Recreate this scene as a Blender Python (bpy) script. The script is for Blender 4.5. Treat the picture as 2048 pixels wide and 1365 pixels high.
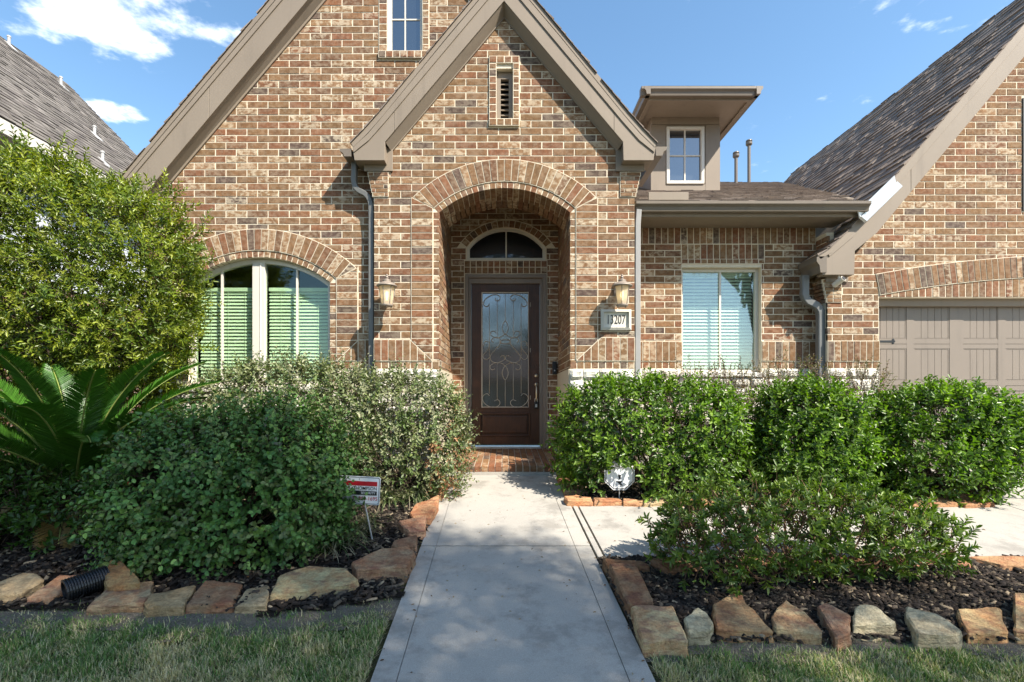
import bpy, bmesh, math, random
import numpy as np
from mathutils import Vector, Matrix, noise
from mathutils.geometry import tessellate_polygon

for o in list(bpy.data.objects):
    bpy.data.objects.remove(o)
SC = bpy.context.scene
COL = SC.collection
rnd = random.Random(7)

# ------------------------------------------------------------------ camera
FPX, CX, CY, CAMZ = 950.0, 1011.0, 792.0, 0.919      # focal length in photo pixels, principal point, height
cam = bpy.data.cameras.new('camera')
cam.sensor_width = 36.0
cam.sensor_fit = 'HORIZONTAL'
cam.lens = FPX / 2048 * 36
cam.shift_x = (1024 - CX) / 2048
cam.shift_y = (CY - 682.5) / 2048
cam.clip_start = 0.05
cam.clip_end = 3000
camo = bpy.data.objects.new('camera', cam)
camo.location = (0, 0, CAMZ)
camo.rotation_euler = (math.radians(90), 0, 0)
COL.objects.link(camo)
SC.camera = camo

# ------------------------------------------------------------------ sky, sun, exposure
SUN = Vector((1.12, -1.0, 1.57)).normalized()
world = bpy.data.worlds.new('World')
SC.world = world
world.use_nodes = True
wn, wl = world.node_tree.nodes, world.node_tree.links
wn.clear()
w_out = wn.new('ShaderNodeOutputWorld')
w_bg = wn.new('ShaderNodeBackground')
w_sky = wn.new('ShaderNodeTexSky')
w_sky.sky_type = 'NISHITA'
w_sky.sun_disc = False
w_sky.sun_elevation = math.asin(SUN.z)
w_sky.sun_rotation = math.atan2(SUN.x, SUN.y)
w_sky.altitude = 0
w_sky.air_density = 1.0
w_sky.dust_density = 0.5
w_sky.ozone_density = 1.2
w_bg.inputs['Strength'].default_value = 0.135
# thin fair-weather clouds: noise on a flat layer, denser in a few drifts
tc = wn.new('ShaderNodeTexCoord')
sep = wn.new('ShaderNodeSeparateXYZ'); wl.new(tc.outputs['Generated'], sep.inputs[0])
def wmath(op, a, b=None, clamp=False):
    n = wn.new('ShaderNodeMath'); n.operation = op; n.use_clamp = clamp
    for i, v in enumerate((a, b)):
        if v is None: continue
        if isinstance(v, (int, float)): n.inputs[i].default_value = v
        else: wl.new(v, n.inputs[i])
    return n.outputs[0]
zc = wmath('MAXIMUM', sep.outputs[2], 0.06)
pu = wmath('DIVIDE', sep.outputs[0], zc)
pv = wmath('DIVIDE', sep.outputs[1], zc)
comb = wn.new('ShaderNodeCombineXYZ'); wl.new(pu, comb.inputs[0]); wl.new(pv, comb.inputs[1])
def drift(cu, cv, ru, rv):
    a = wmath('DIVIDE', wmath('SUBTRACT', pu, cu), ru)
    b = wmath('DIVIDE', wmath('SUBTRACT', pv, cv), rv)
    d = wmath('ADD', wmath('MULTIPLY', a, a), wmath('MULTIPLY', b, b))
    return wmath('SUBTRACT', 1.0, d, True)
bank = drift(-1.03, 1.26, 0.42, 0.24)
for cu, cv, ru, rv in ((-1.40, 1.66, 0.16, 0.10), (1.15, 1.22, 0.36, 0.15), (0.97, 1.74, 0.14, 0.06),
                       (-1.2, -2.2, 0.8, 0.4), (2.2, -1.6, 0.7, 0.5), (0.4, -3.4, 1.1, 0.6), (-3.2, 0.6, 0.8, 0.5), (3.4, 1.0, 0.8, 0.5)):
    wgt = 0.45 if cu in (1.15, 0.97) else 1.0
    bank = wmath('MAXIMUM', bank, wmath('MULTIPLY', drift(cu, cv, ru, rv), wgt))
n1 = wn.new('ShaderNodeTexNoise'); n1.inputs['Scale'].default_value = 6.0; n1.inputs['Detail'].default_value = 8
n1.inputs['Roughness'].default_value = 0.58
wl.new(comb.outputs[0], n1.inputs['Vector'])
cl = wmath('ADD', wmath('MULTIPLY', bank, 0.40), wmath('MULTIPLY', n1.outputs['Fac'], 1.25))
cr = wn.new('ShaderNodeMapRange'); cr.interpolation_type = 'SMOOTHSTEP'
cr.inputs['From Min'].default_value = 0.80; cr.inputs['From Max'].default_value = 1.12
cr.inputs['To Max'].default_value = 0.88
wl.new(cl, cr.inputs['Value'])
mixc = wn.new('ShaderNodeMix'); mixc.data_type = 'RGBA'
wl.new(cr.outputs[0], mixc.inputs['Factor'])
hs = wn.new('ShaderNodeHueSaturation'); hs.inputs['Saturation'].default_value = 1.10; hs.inputs['Hue'].default_value = 0.492
wl.new(w_sky.outputs[0], hs.inputs['Color']); wl.new(hs.outputs[0], mixc.inputs['A'])
mixc.inputs['B'].default_value = (6.6, 6.9, 7.4, 1)
wl.new(mixc.outputs['Result'], w_bg.inputs['Color'])
wl.new(w_bg.outputs[0], w_out.inputs['Surface'])

sun = bpy.data.lights.new('sun', 'SUN')
sun.energy = 4.9
sun.angle = math.radians(0.53)
sun.color = (1.0, 0.93, 0.82)
suno = bpy.data.objects.new('sun', sun)
suno.rotation_euler = SUN.to_track_quat('Z', 'Y').to_euler()
suno.location = (6, -6, 12)
COL.objects.link(suno)
SC.view_settings.view_transform = 'Standard'
SC.view_settings.look = 'None'
SC.view_settings.gamma = 1
SC.view_settings.exposure = 1.1
SC.render.engine = 'CYCLES'
SC.cycles.max_bounces = 8
SC.cycles.transparent_max_bounces = 12

# ------------------------------------------------------------------ planes and photo-to-place helpers
YE, YL, YM, YG, YP = 5.556, 5.716, 6.105, 5.882, 6.786     # entry gable, main gable, middle wing, garage, porch back wall
YEF, YLF, YGF = 5.426, 5.580, 5.752                        # their rake boards
def X(px, Y): return (px - CX) / FPX * Y
def Z(py, Y): return CAMZ - (py - CY) / FPX * Y
def P3(px, py, Y): return Vector((X(px, Y), Y, Z(py, Y)))
SLOPE, Y0 = 0.101, 5.52
def G(x, y):
    if y >= Y0: return 0.0
    if y < -3.0: return -SLOPE * (Y0 + 3.0)
    return -SLOPE * (Y0 - y)
def gnd(px, py, h=0.0):
    """point on the sloping front garden, h above it"""
    k = (py - CY) / FPX
    y = (CAMZ - h + SLOPE * Y0) / (k + SLOPE)
    if y > Y0: y = (CAMZ - h) / k
    return Vector((X(px, y), y, G(0, y) + h))

# ------------------------------------------------------------------ object helpers
WORLDPOS = {}
def link(o, parent=None):
    COL.objects.link(o)
    if parent is not None:
        o.parent = parent
        o.matrix_parent_inverse = Matrix.Translation(-WORLDPOS.get(parent.name, Vector((0, 0, 0))))
    return o
def tag(o, label=None, cat=None, group=None, kind=None):
    if label: o['label'] = label
    if cat: o['category'] = cat
    if group: o['group'] = group
    if kind: o['kind'] = kind
    return o
def thing(name, loc, label, cat, group=None):
    o = bpy.data.objects.new(name, None)
    o.empty_display_size = 0.1
    o.location = loc
    COL.objects.link(o)
    WORLDPOS[o.name] = Vector(loc)
    return tag(o, label, cat, group)

class MB:
    def __init__(s): s.v = []; s.f = []; s.c = []; s.smooth = False
    def add(s, verts, faces, col=None):
        n = len(s.v)
        s.v += [tuple(p) for p in verts]
        s.f += [tuple(i + n for i in f) for f in faces]
        if col is not None: s.c += [col] * len(verts)
        return s
    def box(s, x0, x1, y0, y1, z0, z1, col=None):
        v = [(x, y, z) for z in (z0, z1) for y in (y0, y1) for x in (x0, x1)]
        return s.add(v, [(0, 2, 3, 1), (4, 5, 7, 6), (0, 1, 5, 4), (2, 6, 7, 3), (0, 4, 6, 2), (1, 3, 7, 5)], col)
    def prism(s, pts, vec, col=None):
        vec = Vector(vec); n = len(pts)
        a = [Vector(p) for p in pts]; b = [p + vec for p in a]
        nrm = Vector((0, 0, 0))
        for i in range(n): nrm += a[i].cross(a[(i + 1) % n])
        if nrm.dot(vec) > 0: a.reverse(); b.reverse()
        fc = [tuple(range(n)), tuple(reversed(range(n, 2 * n)))]
        for i in range(n):
            j = (i + 1) % n
            fc.append((i, i + n, j + n, j))
        return s.add(a + b, fc, col)
    def xz(s, pts, y0, y1, col=None):
        return s.prism([(p[0], y0, p[1]) for p in pts], (0, y1 - y0, 0), col)
    def tube(s, path, r, seg=8, cap=True, col=None, closed=False):
        path = [Vector(p) for p in path]; n = len(path)
        rs = r if isinstance(r, (list, tuple)) else [r] * n
        rings = []; up = None
        for i, p in enumerate(path):
            if closed: d = path[(i + 1) % n] - path[i - 1]
            else: d = path[min(i + 1, n - 1)] - path[max(i - 1, 0)]
            d.normalize()
            if up is None:
                up = d.orthogonal().normalized()
            else:
                up = up - d * up.dot(d)
                if up.length < 1e-6: up = d.orthogonal()
                up.normalize()
            w = d.cross(up)
            rings.append([p + (up * math.cos(2 * math.pi * k / seg) + w * math.sin(2 * math.pi * k / seg)) * rs[i] for k in range(seg)])
        v = [q for ring in rings for q in ring]; f = []
        m = n if closed else n - 1
        for i in range(m):
            i2 = (i + 1) % n
            for k in range(seg):
                k2 = (k + 1) % seg
                f.append((i * seg + k, i * seg + k2, i2 * seg + k2, i2 * seg + k))
        if cap and not closed:
            f.append(tuple(reversed(range(seg)))); f.append(tuple(range((n - 1) * seg, n * seg)))
        return s.add(v, f, col)
    def lathe(s, prof, c, axis=(0, 0, 1), seg=20, col=None):
        ax = Vector(axis).normalized(); u = ax.orthogonal().normalized(); w = ax.cross(u); c = Vector(c)
        v = []; f = []; n = len(prof)
        for r, h in prof:
            for k in range(seg):
                a = 2 * math.pi * k / seg
                v.append(c + ax * h + (u * math.cos(a) + w * math.sin(a)) * r)
        for i in range(n - 1):
            for k in range(seg):
                k2 = (k + 1) % seg
                f.append((i * seg + k, i * seg + k2, (i + 1) * seg + k2, (i + 1) * seg + k))
        if prof[0][0] > 1e-5: f.append(tuple(reversed(range(seg))))
        if prof[-1][0] > 1e-5: f.append(tuple(range((n - 1) * seg, n * seg)))
        return s.add(v, f, col)
    def mesh(s, name):
        me = bpy.data.meshes.new(name)
        me.from_pydata(s.v, [], s.f)
        if s.c:
            a = me.color_attributes.new('tone', 'FLOAT_COLOR', 'POINT')
            a.data.foreach_set('color', np.array(s.c, dtype=np.float32).ravel())
        if s.smooth: me.polygons.foreach_set('use_smooth', [True] * len(me.polygons))
        me.update()
        return me
    def build(s, name, m, parent=None, bevel=0, kind=None, smooth=False):
        s.smooth = smooth
        o = bpy.data.objects.new(name, s.mesh(name))
        if m is not None: o.data.materials.append(m)
        link(o, parent)
        if bevel:
            b = o.modifiers.new('bevel', 'BEVEL'); b.width = bevel; b.segments = 2; b.limit_method = 'ANGLE'
            b.angle_limit = math.radians(40)
        if kind: o['kind'] = kind
        return o

def np_mesh(name, V, F, C=None, smooth=False):
    me = bpy.data.meshes.new(name)
    V = np.asarray(V, dtype=np.float32); F = np.asarray(F, dtype=np.int32)
    me.vertices.add(len(V)); me.vertices.foreach_set('co', V.ravel())
    me.loops.add(F.size); me.loops.foreach_set('vertex_index', F.ravel())
    me.polygons.add(len(F))
    me.polygons.foreach_set('loop_start', np.arange(len(F), dtype=np.int32) * F.shape[1])
    if C is not None:
        a = me.color_attributes.new('tone', 'FLOAT_COLOR', 'POINT')
        a.data.foreach_set('color', np.asarray(C, dtype=np.float32).ravel())
    me.update(calc_edges=True)
    me.validate()
    if smooth: me.polygons.foreach_set('use_smooth', [True] * len(me.polygons))
    return me

# ------------------------------------------------------------------ materials
class NT:
    def __init__(s, name):
        s.m = bpy.data.materials.new(name); s.m.use_nodes = True
        s.t = s.m.node_tree; s.n = s.t.nodes; s.l = s.t.links
        s.b = s.n['Principled BSDF']; s.out = s.n['Material Output']
    def set(s, sock, v):
        if isinstance(v, bpy.types.NodeSocket): s.l.new(v, sock)
        elif isinstance(v, (tuple, list)) and len(v) == 3 and sock.type == 'RGBA': sock.default_value = (*v, 1)
        else: sock.default_value = v
    def node(s, typ, out=0, props=None, **inp):
        n = s.n.new('ShaderNode' + typ)
        for k, v in (props or {}).items(): setattr(n, k, v)
        for k, v in inp.items(): s.set(n.inputs[k.replace('_', ' ')], v)
        return n.outputs[out]
    def pos(s): return s.node('NewGeometry', 'Position')
    def scale(s, vec, sc):
        n = s.n.new('ShaderNodeVectorMath'); n.operation = 'MULTIPLY'
        s.l.new(vec, n.inputs[0]); n.inputs[1].default_value = sc
        return n.outputs[0]
    def noise(s, vec, scale, detail=3, rough=0.55, out='Fac'):
        return s.node('TexNoise', out, Vector=vec, Scale=scale, Detail=detail, Roughness=rough)
    def ramp(s, fac, lo, hi, a=0.0, b=1.0):
        n = s.n.new('ShaderNodeMapRange'); n.interpolation_type = 'SMOOTHSTEP'
        s.set(n.inputs['Value'], fac)
        n.inputs['From Min'].default_value = lo; n.inputs['From Max'].default_value = hi
        n.inputs['To Min'].default_value = a; n.inputs['To Max'].default_value = b
        return n.outputs[0]
    def mix(s, fac, a, b, blend='MIX'):
        n = s.n.new('ShaderNodeMix'); n.data_type = 'RGBA'; n.blend_type = blend
        s.set(n.inputs['Factor'], fac)
        for k, v in (('A', a), ('B', b)):
            sk = [i for i in n.inputs if i.name == k and i.type == 'RGBA'][0]
            s.set(sk, v)
        return [o for o in n.outputs if o.type == 'RGBA'][0]
    def math(s, op, a, b=0.0, clamp=False):
        n = s.n.new('ShaderNodeMath'); n.operation = op; n.use_clamp = clamp
        s.set(n.inputs[0], a); s.set(n.inputs[1], b)
        return n.outputs[0]
    def gray(s, v):
        n = s.n.new('ShaderNodeCombineColor')
        for i in range(3): s.set(n.inputs[i], v)
        return n.outputs[0]
    def bump(s, h, strength=0.4, dist=0.01):
        n = s.n.new('ShaderNodeBump')
        n.inputs['Strength'].default_value = strength; n.inputs['Distance'].default_value = dist
        s.l.new(h, n.inputs['Height'])
        s.l.new(n.outputs[0], s.b.inputs['Normal'])
    def fin(s, color=None, rough=None, metal=None, spec=None):
        if color is not None: s.set(s.b.inputs['Base Color'], color)
        if rough is not None: s.set(s.b.inputs['Roughness'], rough)
        if metal is not None: s.set(s.b.inputs['Metallic'], metal)
        if spec is not None: s.set(s.b.inputs['Specular IOR Level'], spec)
        return s.m

def m_brick():
    t = NT('brick'); p = t.pos()
    attr = t.node('Attribute', 'Color', {'attribute_name': 'tone'})
    al = t.node('Attribute', 'Alpha', {'attribute_name': 'tone'})
    blot = t.noise(p, 16, 4, 0.6)
    streak = t.noise(t.scale(p, (150, 150, 14)), 1.0, 3, 0.6)
    fine = t.noise(p, 90, 3, 0.6)
    c = t.mix(0.85, attr, t.gray(t.ramp(blot, 0.25, 0.8, 0.74, 1.25)), 'MULTIPLY')
    c = t.mix(0.6, c, t.gray(t.ramp(streak, 0.3, 0.75, 0.74, 1.22)), 'MULTIPLY')
    smear = t.noise(t.scale(p, (17, 17, 26)), 1.0, 5, 0.65)
    f = t.math('MULTIPLY', t.ramp(smear, 0.42, 0.60), al)
    c = t.mix(f, c, (0.52, 0.43, 0.31))
    pits = t.ramp(fine, 0.28, 0.36)
    c = t.mix(0.5, c, t.gray(t.math('ADD', t.math('MULTIPLY', pits, 0.5), 0.5)), 'MULTIPLY')
    t.bump(t.math('ADD', t.math('MULTIPLY', streak, 0.6), fine), 0.5, 0.004)
    return t.fin(c, 0.88, spec=0.25)
def m_mortar():
    t = NT('mortar'); p = t.pos()
    n = t.noise(p, 40, 4); g = t.noise(p, 3, 3)
    c = t.mix(n, (0.56, 0.48, 0.36), (0.73, 0.65, 0.515))
    c = t.mix(t.ramp(g, 0.5, 0.8, 0, 0.3), c, (0.55, 0.47, 0.36))
    t.bump(t.noise(p, 160, 3), 0.5, 0.004)
    return t.fin(c, 0.95, spec=0.15)
def m_paint(name, col, rough=0.55, var=0.12, wood=False):
    t = NT(name); p = t.pos()
    n = t.noise(p, 2.5, 4); d = t.noise(t.scale(p, (1, 1, 1)), 30, 4)
    lo = tuple(v * (1 - var) for v in col); hi = tuple(min(1, v * (1 + var)) for v in col)
    c = t.mix(n, lo, hi)
    st = t.noise(t.scale(p, (9, 9, 0.9)), 1.0, 5, 0.65)
    c = t.mix(t.ramp(st, 0.5, 0.78, 0, 0.38), c, tuple(v * 0.62 for v in col))
    c = t.mix(t.ramp(d, 0.62, 0.8, 0, 0.25), c, tuple(v * 0.6 for v in col))
    t.bump(t.noise(p, 70, 3), 0.15, 0.002)
    return t.fin(c, rough, spec=0.35)
def m_plain(name, col, rough=0.5, metal=0.0, spec=0.5):
    t = NT(name); p = t.pos()
    c = t.mix(t.noise(p, 14, 3), tuple(v * 0.85 for v in col), tuple(min(1, v * 1.12) for v in col))
    return t.fin(c, rough, metal, spec)
def m_shingle(name, k=1.0):
    t = NT(name); p = t.pos()
    attr = t.node('Attribute', 'Color', {'attribute_name': 'tone'})
    g = t.noise(p, 120, 3, 0.7); b = t.noise(p, 3.0, 3)
    c = t.mix(0.8, attr, t.gray(t.ramp(g, 0.3, 0.75, 0.6 * k, 1.45 * k)), 'MULTIPLY')
    c = t.mix(0.4, c, t.gray(t.ramp(b, 0.3, 0.7, 0.75, 1.25)), 'MULTIPLY')
    t.bump(g, 0.6, 0.004)
    return t.fin(c, 0.93, spec=0.2)
def m_stone(name, c1, c2, c3, sc=1.0):
    t = NT(name); p = t.pos()
    attr = t.node('Attribute', 'Color', {'attribute_name': 'tone'})
    n1 = t.noise(p, 9 * sc, 6, 0.65); n2 = t.noise(t.scale(p, (8, 14, 46)), 1.0, 5, 0.6); n3 = t.noise(p, 60, 4, 0.65)
    c = t.mix(t.ramp(n1, 0.35, 0.65), c1, c2)
    c = t.mix(t.ramp(n2, 0.48, 0.68, 0, 0.8), c, c3)
    c = t.mix(1.0, c, attr, 'MULTIPLY')
    c = t.mix(0.55, c, t.gray(t.ramp(n3, 0.3, 0.7, 0.6, 1.3)), 'MULTIPLY')
    t.bump(t.math('ADD', t.math('MULTIPLY', n2, 1.2), t.math('MULTIPLY', n3, 0.6)), 0.9, 0.018)
    return t.fin(c, 0.9, spec=0.2)
def m_concrete():
    t = NT('concrete'); p = t.pos()
    n1 = t.noise(p, 1.4, 5, 0.6); n2 = t.noise(p, 240, 2, 0.7); n3 = t.noise(p, 34, 4, 0.6); n4 = t.noise(p, 7.0, 6, 0.7)
    c = t.mix(n1, (0.32, 0.298, 0.262), (0.42, 0.392, 0.345))
    c = t.mix(0.5, c, t.gray(t.ramp(n2, 0.25, 0.75, 0.66, 1.3)), 'MULTIPLY')
    c = t.mix(t.ramp(n3, 0.68, 0.8, 0, 0.45), c, (0.17, 0.155, 0.13))
    c = t.mix(t.ramp(n4, 0.52, 0.76, 0, 0.5), c, (0.23, 0.21, 0.185))
    vor = t.node('TexVoronoi', 'Distance', {'feature': 'DISTANCE_TO_EDGE'}, Vector=t.scale(t.node('TexNoise', 'Color', Vector=p, Scale=1.3, Detail=4), (3.0, 3.0, 3.0)), Scale=1.1)
    c = t.mix(t.ramp(vor, 0.0, 0.006, 0.0, 0.0), c, (0.1, 0.09, 0.08))
    drip = t.noise(p, 2.6, 6, 0.72)
    c = t.mix(t.ramp(drip, 0.5, 0.66, 0, 0.5), c, (0.17, 0.155, 0.135))
    brush = t.noise(t.scale(p, (6, 160, 6)), 1.0, 2)
    t.bump(t.math('ADD', n2, t.math('MULTIPLY', brush, 0.5)), 0.35, 0.003)
    return t.fin(c, 0.9, spec=0.25)
def m_leaf(name, rough=0.45, trans=0.3, spec=0.5, tcol=(1.25, 1.45, 0.35)):
    t = NT(name)
    attr = t.node('Attribute', 'Color', {'attribute_name': 'tone'})
    n = t.noise(t.pos(), 60, 2)
    c = t.mix(0.5, attr, t.gray(t.ramp(n, 0.25, 0.75, 0.75, 1.25)), 'MULTIPLY')
    t.fin(c, rough, spec=spec)
    tr = t.n.new('ShaderNodeBsdfTranslucent')
    t.l.new(t.mix(1.0, c, tcol, 'MULTIPLY'), tr.inputs['Color'])
    ms = t.n.new('ShaderNodeMixShader'); ms.inputs[0].default_value = trans
    t.l.new(t.b.outputs[0], ms.inputs[1]); t.l.new(tr.outputs[0], ms.inputs[2])
    t.l.new(ms.outputs[0], t.out.inputs['Surface'])
    return t.m
def m_bark(name, a, b):
    t = NT(name); p = t.pos()
    n = t.noise(t.scale(p, (30, 30, 6)), 1.0, 5, 0.6)
    t.bump(n, 0.8, 0.01)
    return t.fin(t.mix(n, a, b), 0.95, spec=0.15)
def m_glass(name, tint, refl, rough=0.02, dark=False, bump=0.0):
    """window glass: tinted see-through pane under a mirror coat"""
    t = NT(name)
    gl = t.n.new('ShaderNodeBsdfGlossy'); gl.inputs['Roughness'].default_value = rough
    gl.inputs['Color'].default_value = (0.95, 0.97, 1.0, 1)
    if bump:
        n = t.n.new('ShaderNodeBump'); n.inputs['Strength'].default_value = bump; n.inputs['Distance'].default_value = 0.003
        t.l.new(t.noise(t.pos(), 55, 3), n.inputs['Height']); t.l.new(n.outputs[0], gl.inputs['Normal'])
    fr = t.n.new('ShaderNodeLayerWeight'); fr.inputs['Blend'].default_value = 0.5
    fac = t.math('ADD', t.math('MULTIPLY', t.math('POWER', fr.outputs['Facing'], 5.0), 0.9), refl + 0.035, True)
    ms = t.n.new('ShaderNodeMixShader')
    t.l.new(fac, ms.inputs[0])
    if dark:
        t.fin(tint, 0.3, spec=0.2); t.l.new(t.b.outputs[0], ms.inputs[1])
    else:
        tr = t.n.new('ShaderNodeBsdfTransparent'); tr.inputs['Color'].default_value = (*tint, 1)
        t.l.new(tr.outputs[0], ms.inputs[1])
    t.l.new(gl.outputs[0], ms.inputs[2])
    t.l.new(ms.outputs[0], t.out.inputs['Surface'])
    return t.m
def m_wood():
    t = NT('door_wood'); p = t.pos()
    g = t.noise(t.scale(p, (60, 60, 5)), 1.0, 5, 0.6); w = t.noise(p, 5, 4)
    c = t.mix(g, (0.024, 0.010, 0.005), (0.090, 0.038, 0.017))
    c = t.mix(t.ramp(w, 0.5, 0.75, 0, 0.6), c, (0.115, 0.045, 0.020))
    t.bump(g, 0.2, 0.003)
    return t.fin(c, 0.42, spec=0.4)
def m_mulch():
    t = NT('mulch_soil'); p = t.pos()
    n = t.noise(p, 26, 5, 0.7); m = t.noise(p, 90, 4, 0.7)
    c = t.mix(t.ramp(n, 0.35, 0.7), (0.012, 0.009, 0.007), (0.055, 0.04, 0.03))
    c = t.mix(t.ramp(m, 0.62, 0.78, 0, 0.5), c, (0.12, 0.095, 0.07))
    t.bump(t.math('ADD', n, m), 1.0, 0.03)
    return t.fin(c, 0.95, spec=0.15)
def m_attr(name, rough=0.9, spec=0.2, trans=0.0):
    if trans: return m_leaf(name, rough, trans, spec)
    t = NT(name)
    return t.fin(t.node('Attribute', 'Color', {'attribute_name': 'tone'}), rough, spec=spec)
def m_soil():
    t = NT('lawn_soil'); p = t.pos()
    n = t.noise(p, 18, 5, 0.7); m = t.noise(p, 2.2, 4); f = t.noise(p, 130, 3, 0.7)
    c = t.mix(n, (0.075, 0.062, 0.035), (0.13, 0.115, 0.06))
    c = t.mix(t.ramp(m, 0.4, 0.7, 0, 0.6), c, (0.06, 0.085, 0.03))
    c = t.mix(0.6, c, t.gray(t.ramp(f, 0.3, 0.7, 0.5, 1.4)), 'MULTIPLY')
    t.bump(t.math('ADD', n, f), 1.0, 0.02)
    return t.fin(c, 0.97, spec=0.1)
def m_dirt():
    t = NT('dirt'); p = t.pos()
    n = t.noise(p, 22, 5, 0.7); f = t.noise(p, 120, 3, 0.7)
    c = t.mix(n, (0.11, 0.095, 0.072), (0.27, 0.235, 0.185))
    c = t.mix(0.7, c, t.gray(t.ramp(f, 0.3, 0.7, 0.5, 1.4)), 'MULTIPLY')
    t.bump(t.math('ADD', n, f), 1.0, 0.02)
    return t.fin(c, 0.97, spec=0.1)
def m_siding():
    t = NT('siding'); p = t.pos()
    return t.fin(t.mix(t.noise(p, 2, 3), (0.50, 0.53, 0.57), (0.60, 0.63, 0.66)), 0.6, spec=0.3)

BRICK, MORTAR = m_brick(), m_mortar()
TAUPE = m_paint('taupe_paint', (0.235, 0.190, 0.145))
GUTTER = m_paint('gutter_paint', (0.165, 0.135, 0.105), 0.4)
SPOUT = m_paint('downspout_paint', (0.15, 0.15, 0.145), 0.38, 0.2)
SPOUTL = m_paint('pale_downspout_paint', (0.30, 0.29, 0.275), 0.4, 0.2)
GDOOR = m_paint('garage_door_paint', (0.215, 0.178, 0.145), 0.5, 0.06)
WHITE = m_paint('white_vinyl', (0.62, 0.58, 0.51), 0.4, 0.05)
CREAM = m_paint('cream_vinyl', (0.60, 0.57, 0.50), 0.45, 0.06)
SHINGLE = m_shingle('shingle'); SHINGLE2 = m_shingle('grey_shingle')
WSTONE = m_stone('white_stone', (0.62, 0.58, 0.50), (0.78, 0.75, 0.68), (0.30, 0.27, 0.23))
SAND = m_stone('sandstone', (0.33, 0.165, 0.078), (0.40, 0.275, 0.145), (0.20, 0.092, 0.058))
PALE = m_stone('pale_sandstone', (0.40, 0.325, 0.21), (0.52, 0.44, 0.30), (0.24, 0.19, 0.125))
CONC = m_concrete()
WOOD = m_wood()
IRON = m_plain('iron', (0.48, 0.42, 0.34), 0.5, 0.0)
BRASS = m_plain('nickel', (0.62, 0.55, 0.42), 0.3, 0.9)
BRONZE = m_plain('lantern_bronze', (0.26, 0.215, 0.175), 0.55, 0.2)
BLACK = m_plain('black_plastic', (0.012, 0.013, 0.015), 0.4)
ALU = m_plain('aluminium', (0.55, 0.55, 0.55), 0.4, 0.6)
BLIND = m_plain('blind_slat', (0.80, 0.80, 0.76), 0.5)
DARKROOM = m_plain('dark_room', (0.03, 0.03, 0.03), 0.9)
GL_GREEN = m_glass('blind_window_glass', (0.83, 0.915, 0.81), 0.01)
GL_SKY = m_glass('right_window_glass', (0.87, 0.94, 0.88), 0.08)
GL_DARK = m_glass('mirror_glass', (0.012, 0.016, 0.02), 0.17, 0.01, True)
GL_TRANSOM = m_glass('transom_glass', (0.008, 0.008, 0.008), 0.02, 0.03, True)
GL_DOOR = m_glass('door_glass', (0.02, 0.022, 0.02), 0.15, 0.02, True, 0.10)
# ------------------------------------------------------------------ the house
HOUSE = thing('brick_house', (0, 6.0, 0), 'brown brick house with steep gables and arched entry porch', 'house')
BC, BP, JT = 0.0822, 0.254, 0.0100          # course height, brick pitch, joint

def tone(r=rnd):
    k = r.random(); j = lambda: 1 + r.uniform(-0.10, 0.10)
    if k < 0.40: c = (0.192, 0.103, 0.049); a = 0.15
    elif k < 0.60: c = (0.190, 0.083, 0.041); a = 0.15
    elif k < 0.76: c = (0.148, 0.075, 0.040); a = 0.25
    elif k < 0.82: c = (0.098, 0.064, 0.049); a = 0.2
    else: c = (0.245, 0.14, 0.072); a = 0.85 * r.uniform(.5, 1.1)
    g = j()
    return (c[0] * g * j() ** 0.4, c[1] * g, c[2] * g * j() ** 0.5, a if r.random() > 0.1 else 0.6)
def warm_tone(r=rnd):
    t = tone(r); return (t[0], t[1] * 0.93, t[2] * 0.88, t[3] * 0.6)

class Frame:
    def __init__(s, o, u, n): s.o = Vector(o); s.u = Vector(u); s.n = Vector(n)
    def pt(s, a, b, d=0.0): return s.o + s.u * a + Vector((0, 0, b)) + s.n * d
def front(Y): return Frame((0, Y, 0), (1, 0, 0), (0, -1, 0))

def area(p):
    return 0.5 * sum(p[i][0] * p[(i + 1) % len(p)][1] - p[(i + 1) % len(p)][0] * p[i][1] for i in range(len(p)))
def clip(p, a, b, c):
    """keep a*x + b*z >= c"""
    out = []; n = len(p)
    for i in range(n):
        q, r = p[i], p[(i + 1) % n]
        dq, dr = a * q[0] + b * q[1] - c, a * r[0] + b * r[1] - c
        if dq >= 0: out.append(q)
        if (dq >= 0) != (dr >= 0):
            t = dq / (dq - dr); out.append((q[0] + (r[0] - q[0]) * t, q[1] + (r[1] - q[1]) * t))
    return out
def line_clip(p, p0, p1, inside):
    a, b = -(p1[1] - p0[1]), (p1[0] - p0[0]); c = a * p0[0] + b * p0[1]
    if a * inside[0] + b * inside[1] < c: a, b, c = -a, -b, -c
    return clip(p, a, b, c)

def brick_shape(fr, poly, df, db, bev=0.0035):
    if area(poly) < 0: poly = poly[::-1]
    n = len(poly); cx = sum(p[0] for p in poly) / n; cz = sum(p[1] for p in poly) / n
    ins = []
    for x, z in poly:
        d = math.hypot(cx - x, cz - z) or 1; k = min(0.4, bev * 1.5 / d)
        ins.append((x + (cx - x) * k, z + (cz - z) * k))
    v = [fr.pt(x, z, df) for x, z in ins] + [fr.pt(x, z, df - bev) for x, z in poly] + [fr.pt(x, z, db) for x, z in poly]
    f = [tuple(range(n))]
    for i in range(n):
        j = (i + 1) % n
        f += [(i, i + n, j + n, j), (i + n, i + 2 * n, j + 2 * n, j + n)]
    # orientation: u x z must face n
    if fr.u.cross(Vector((0, 0, 1))).dot(fr.n) < 0: f = [tuple(reversed(q)) for q in f]
    return v, f

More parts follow.
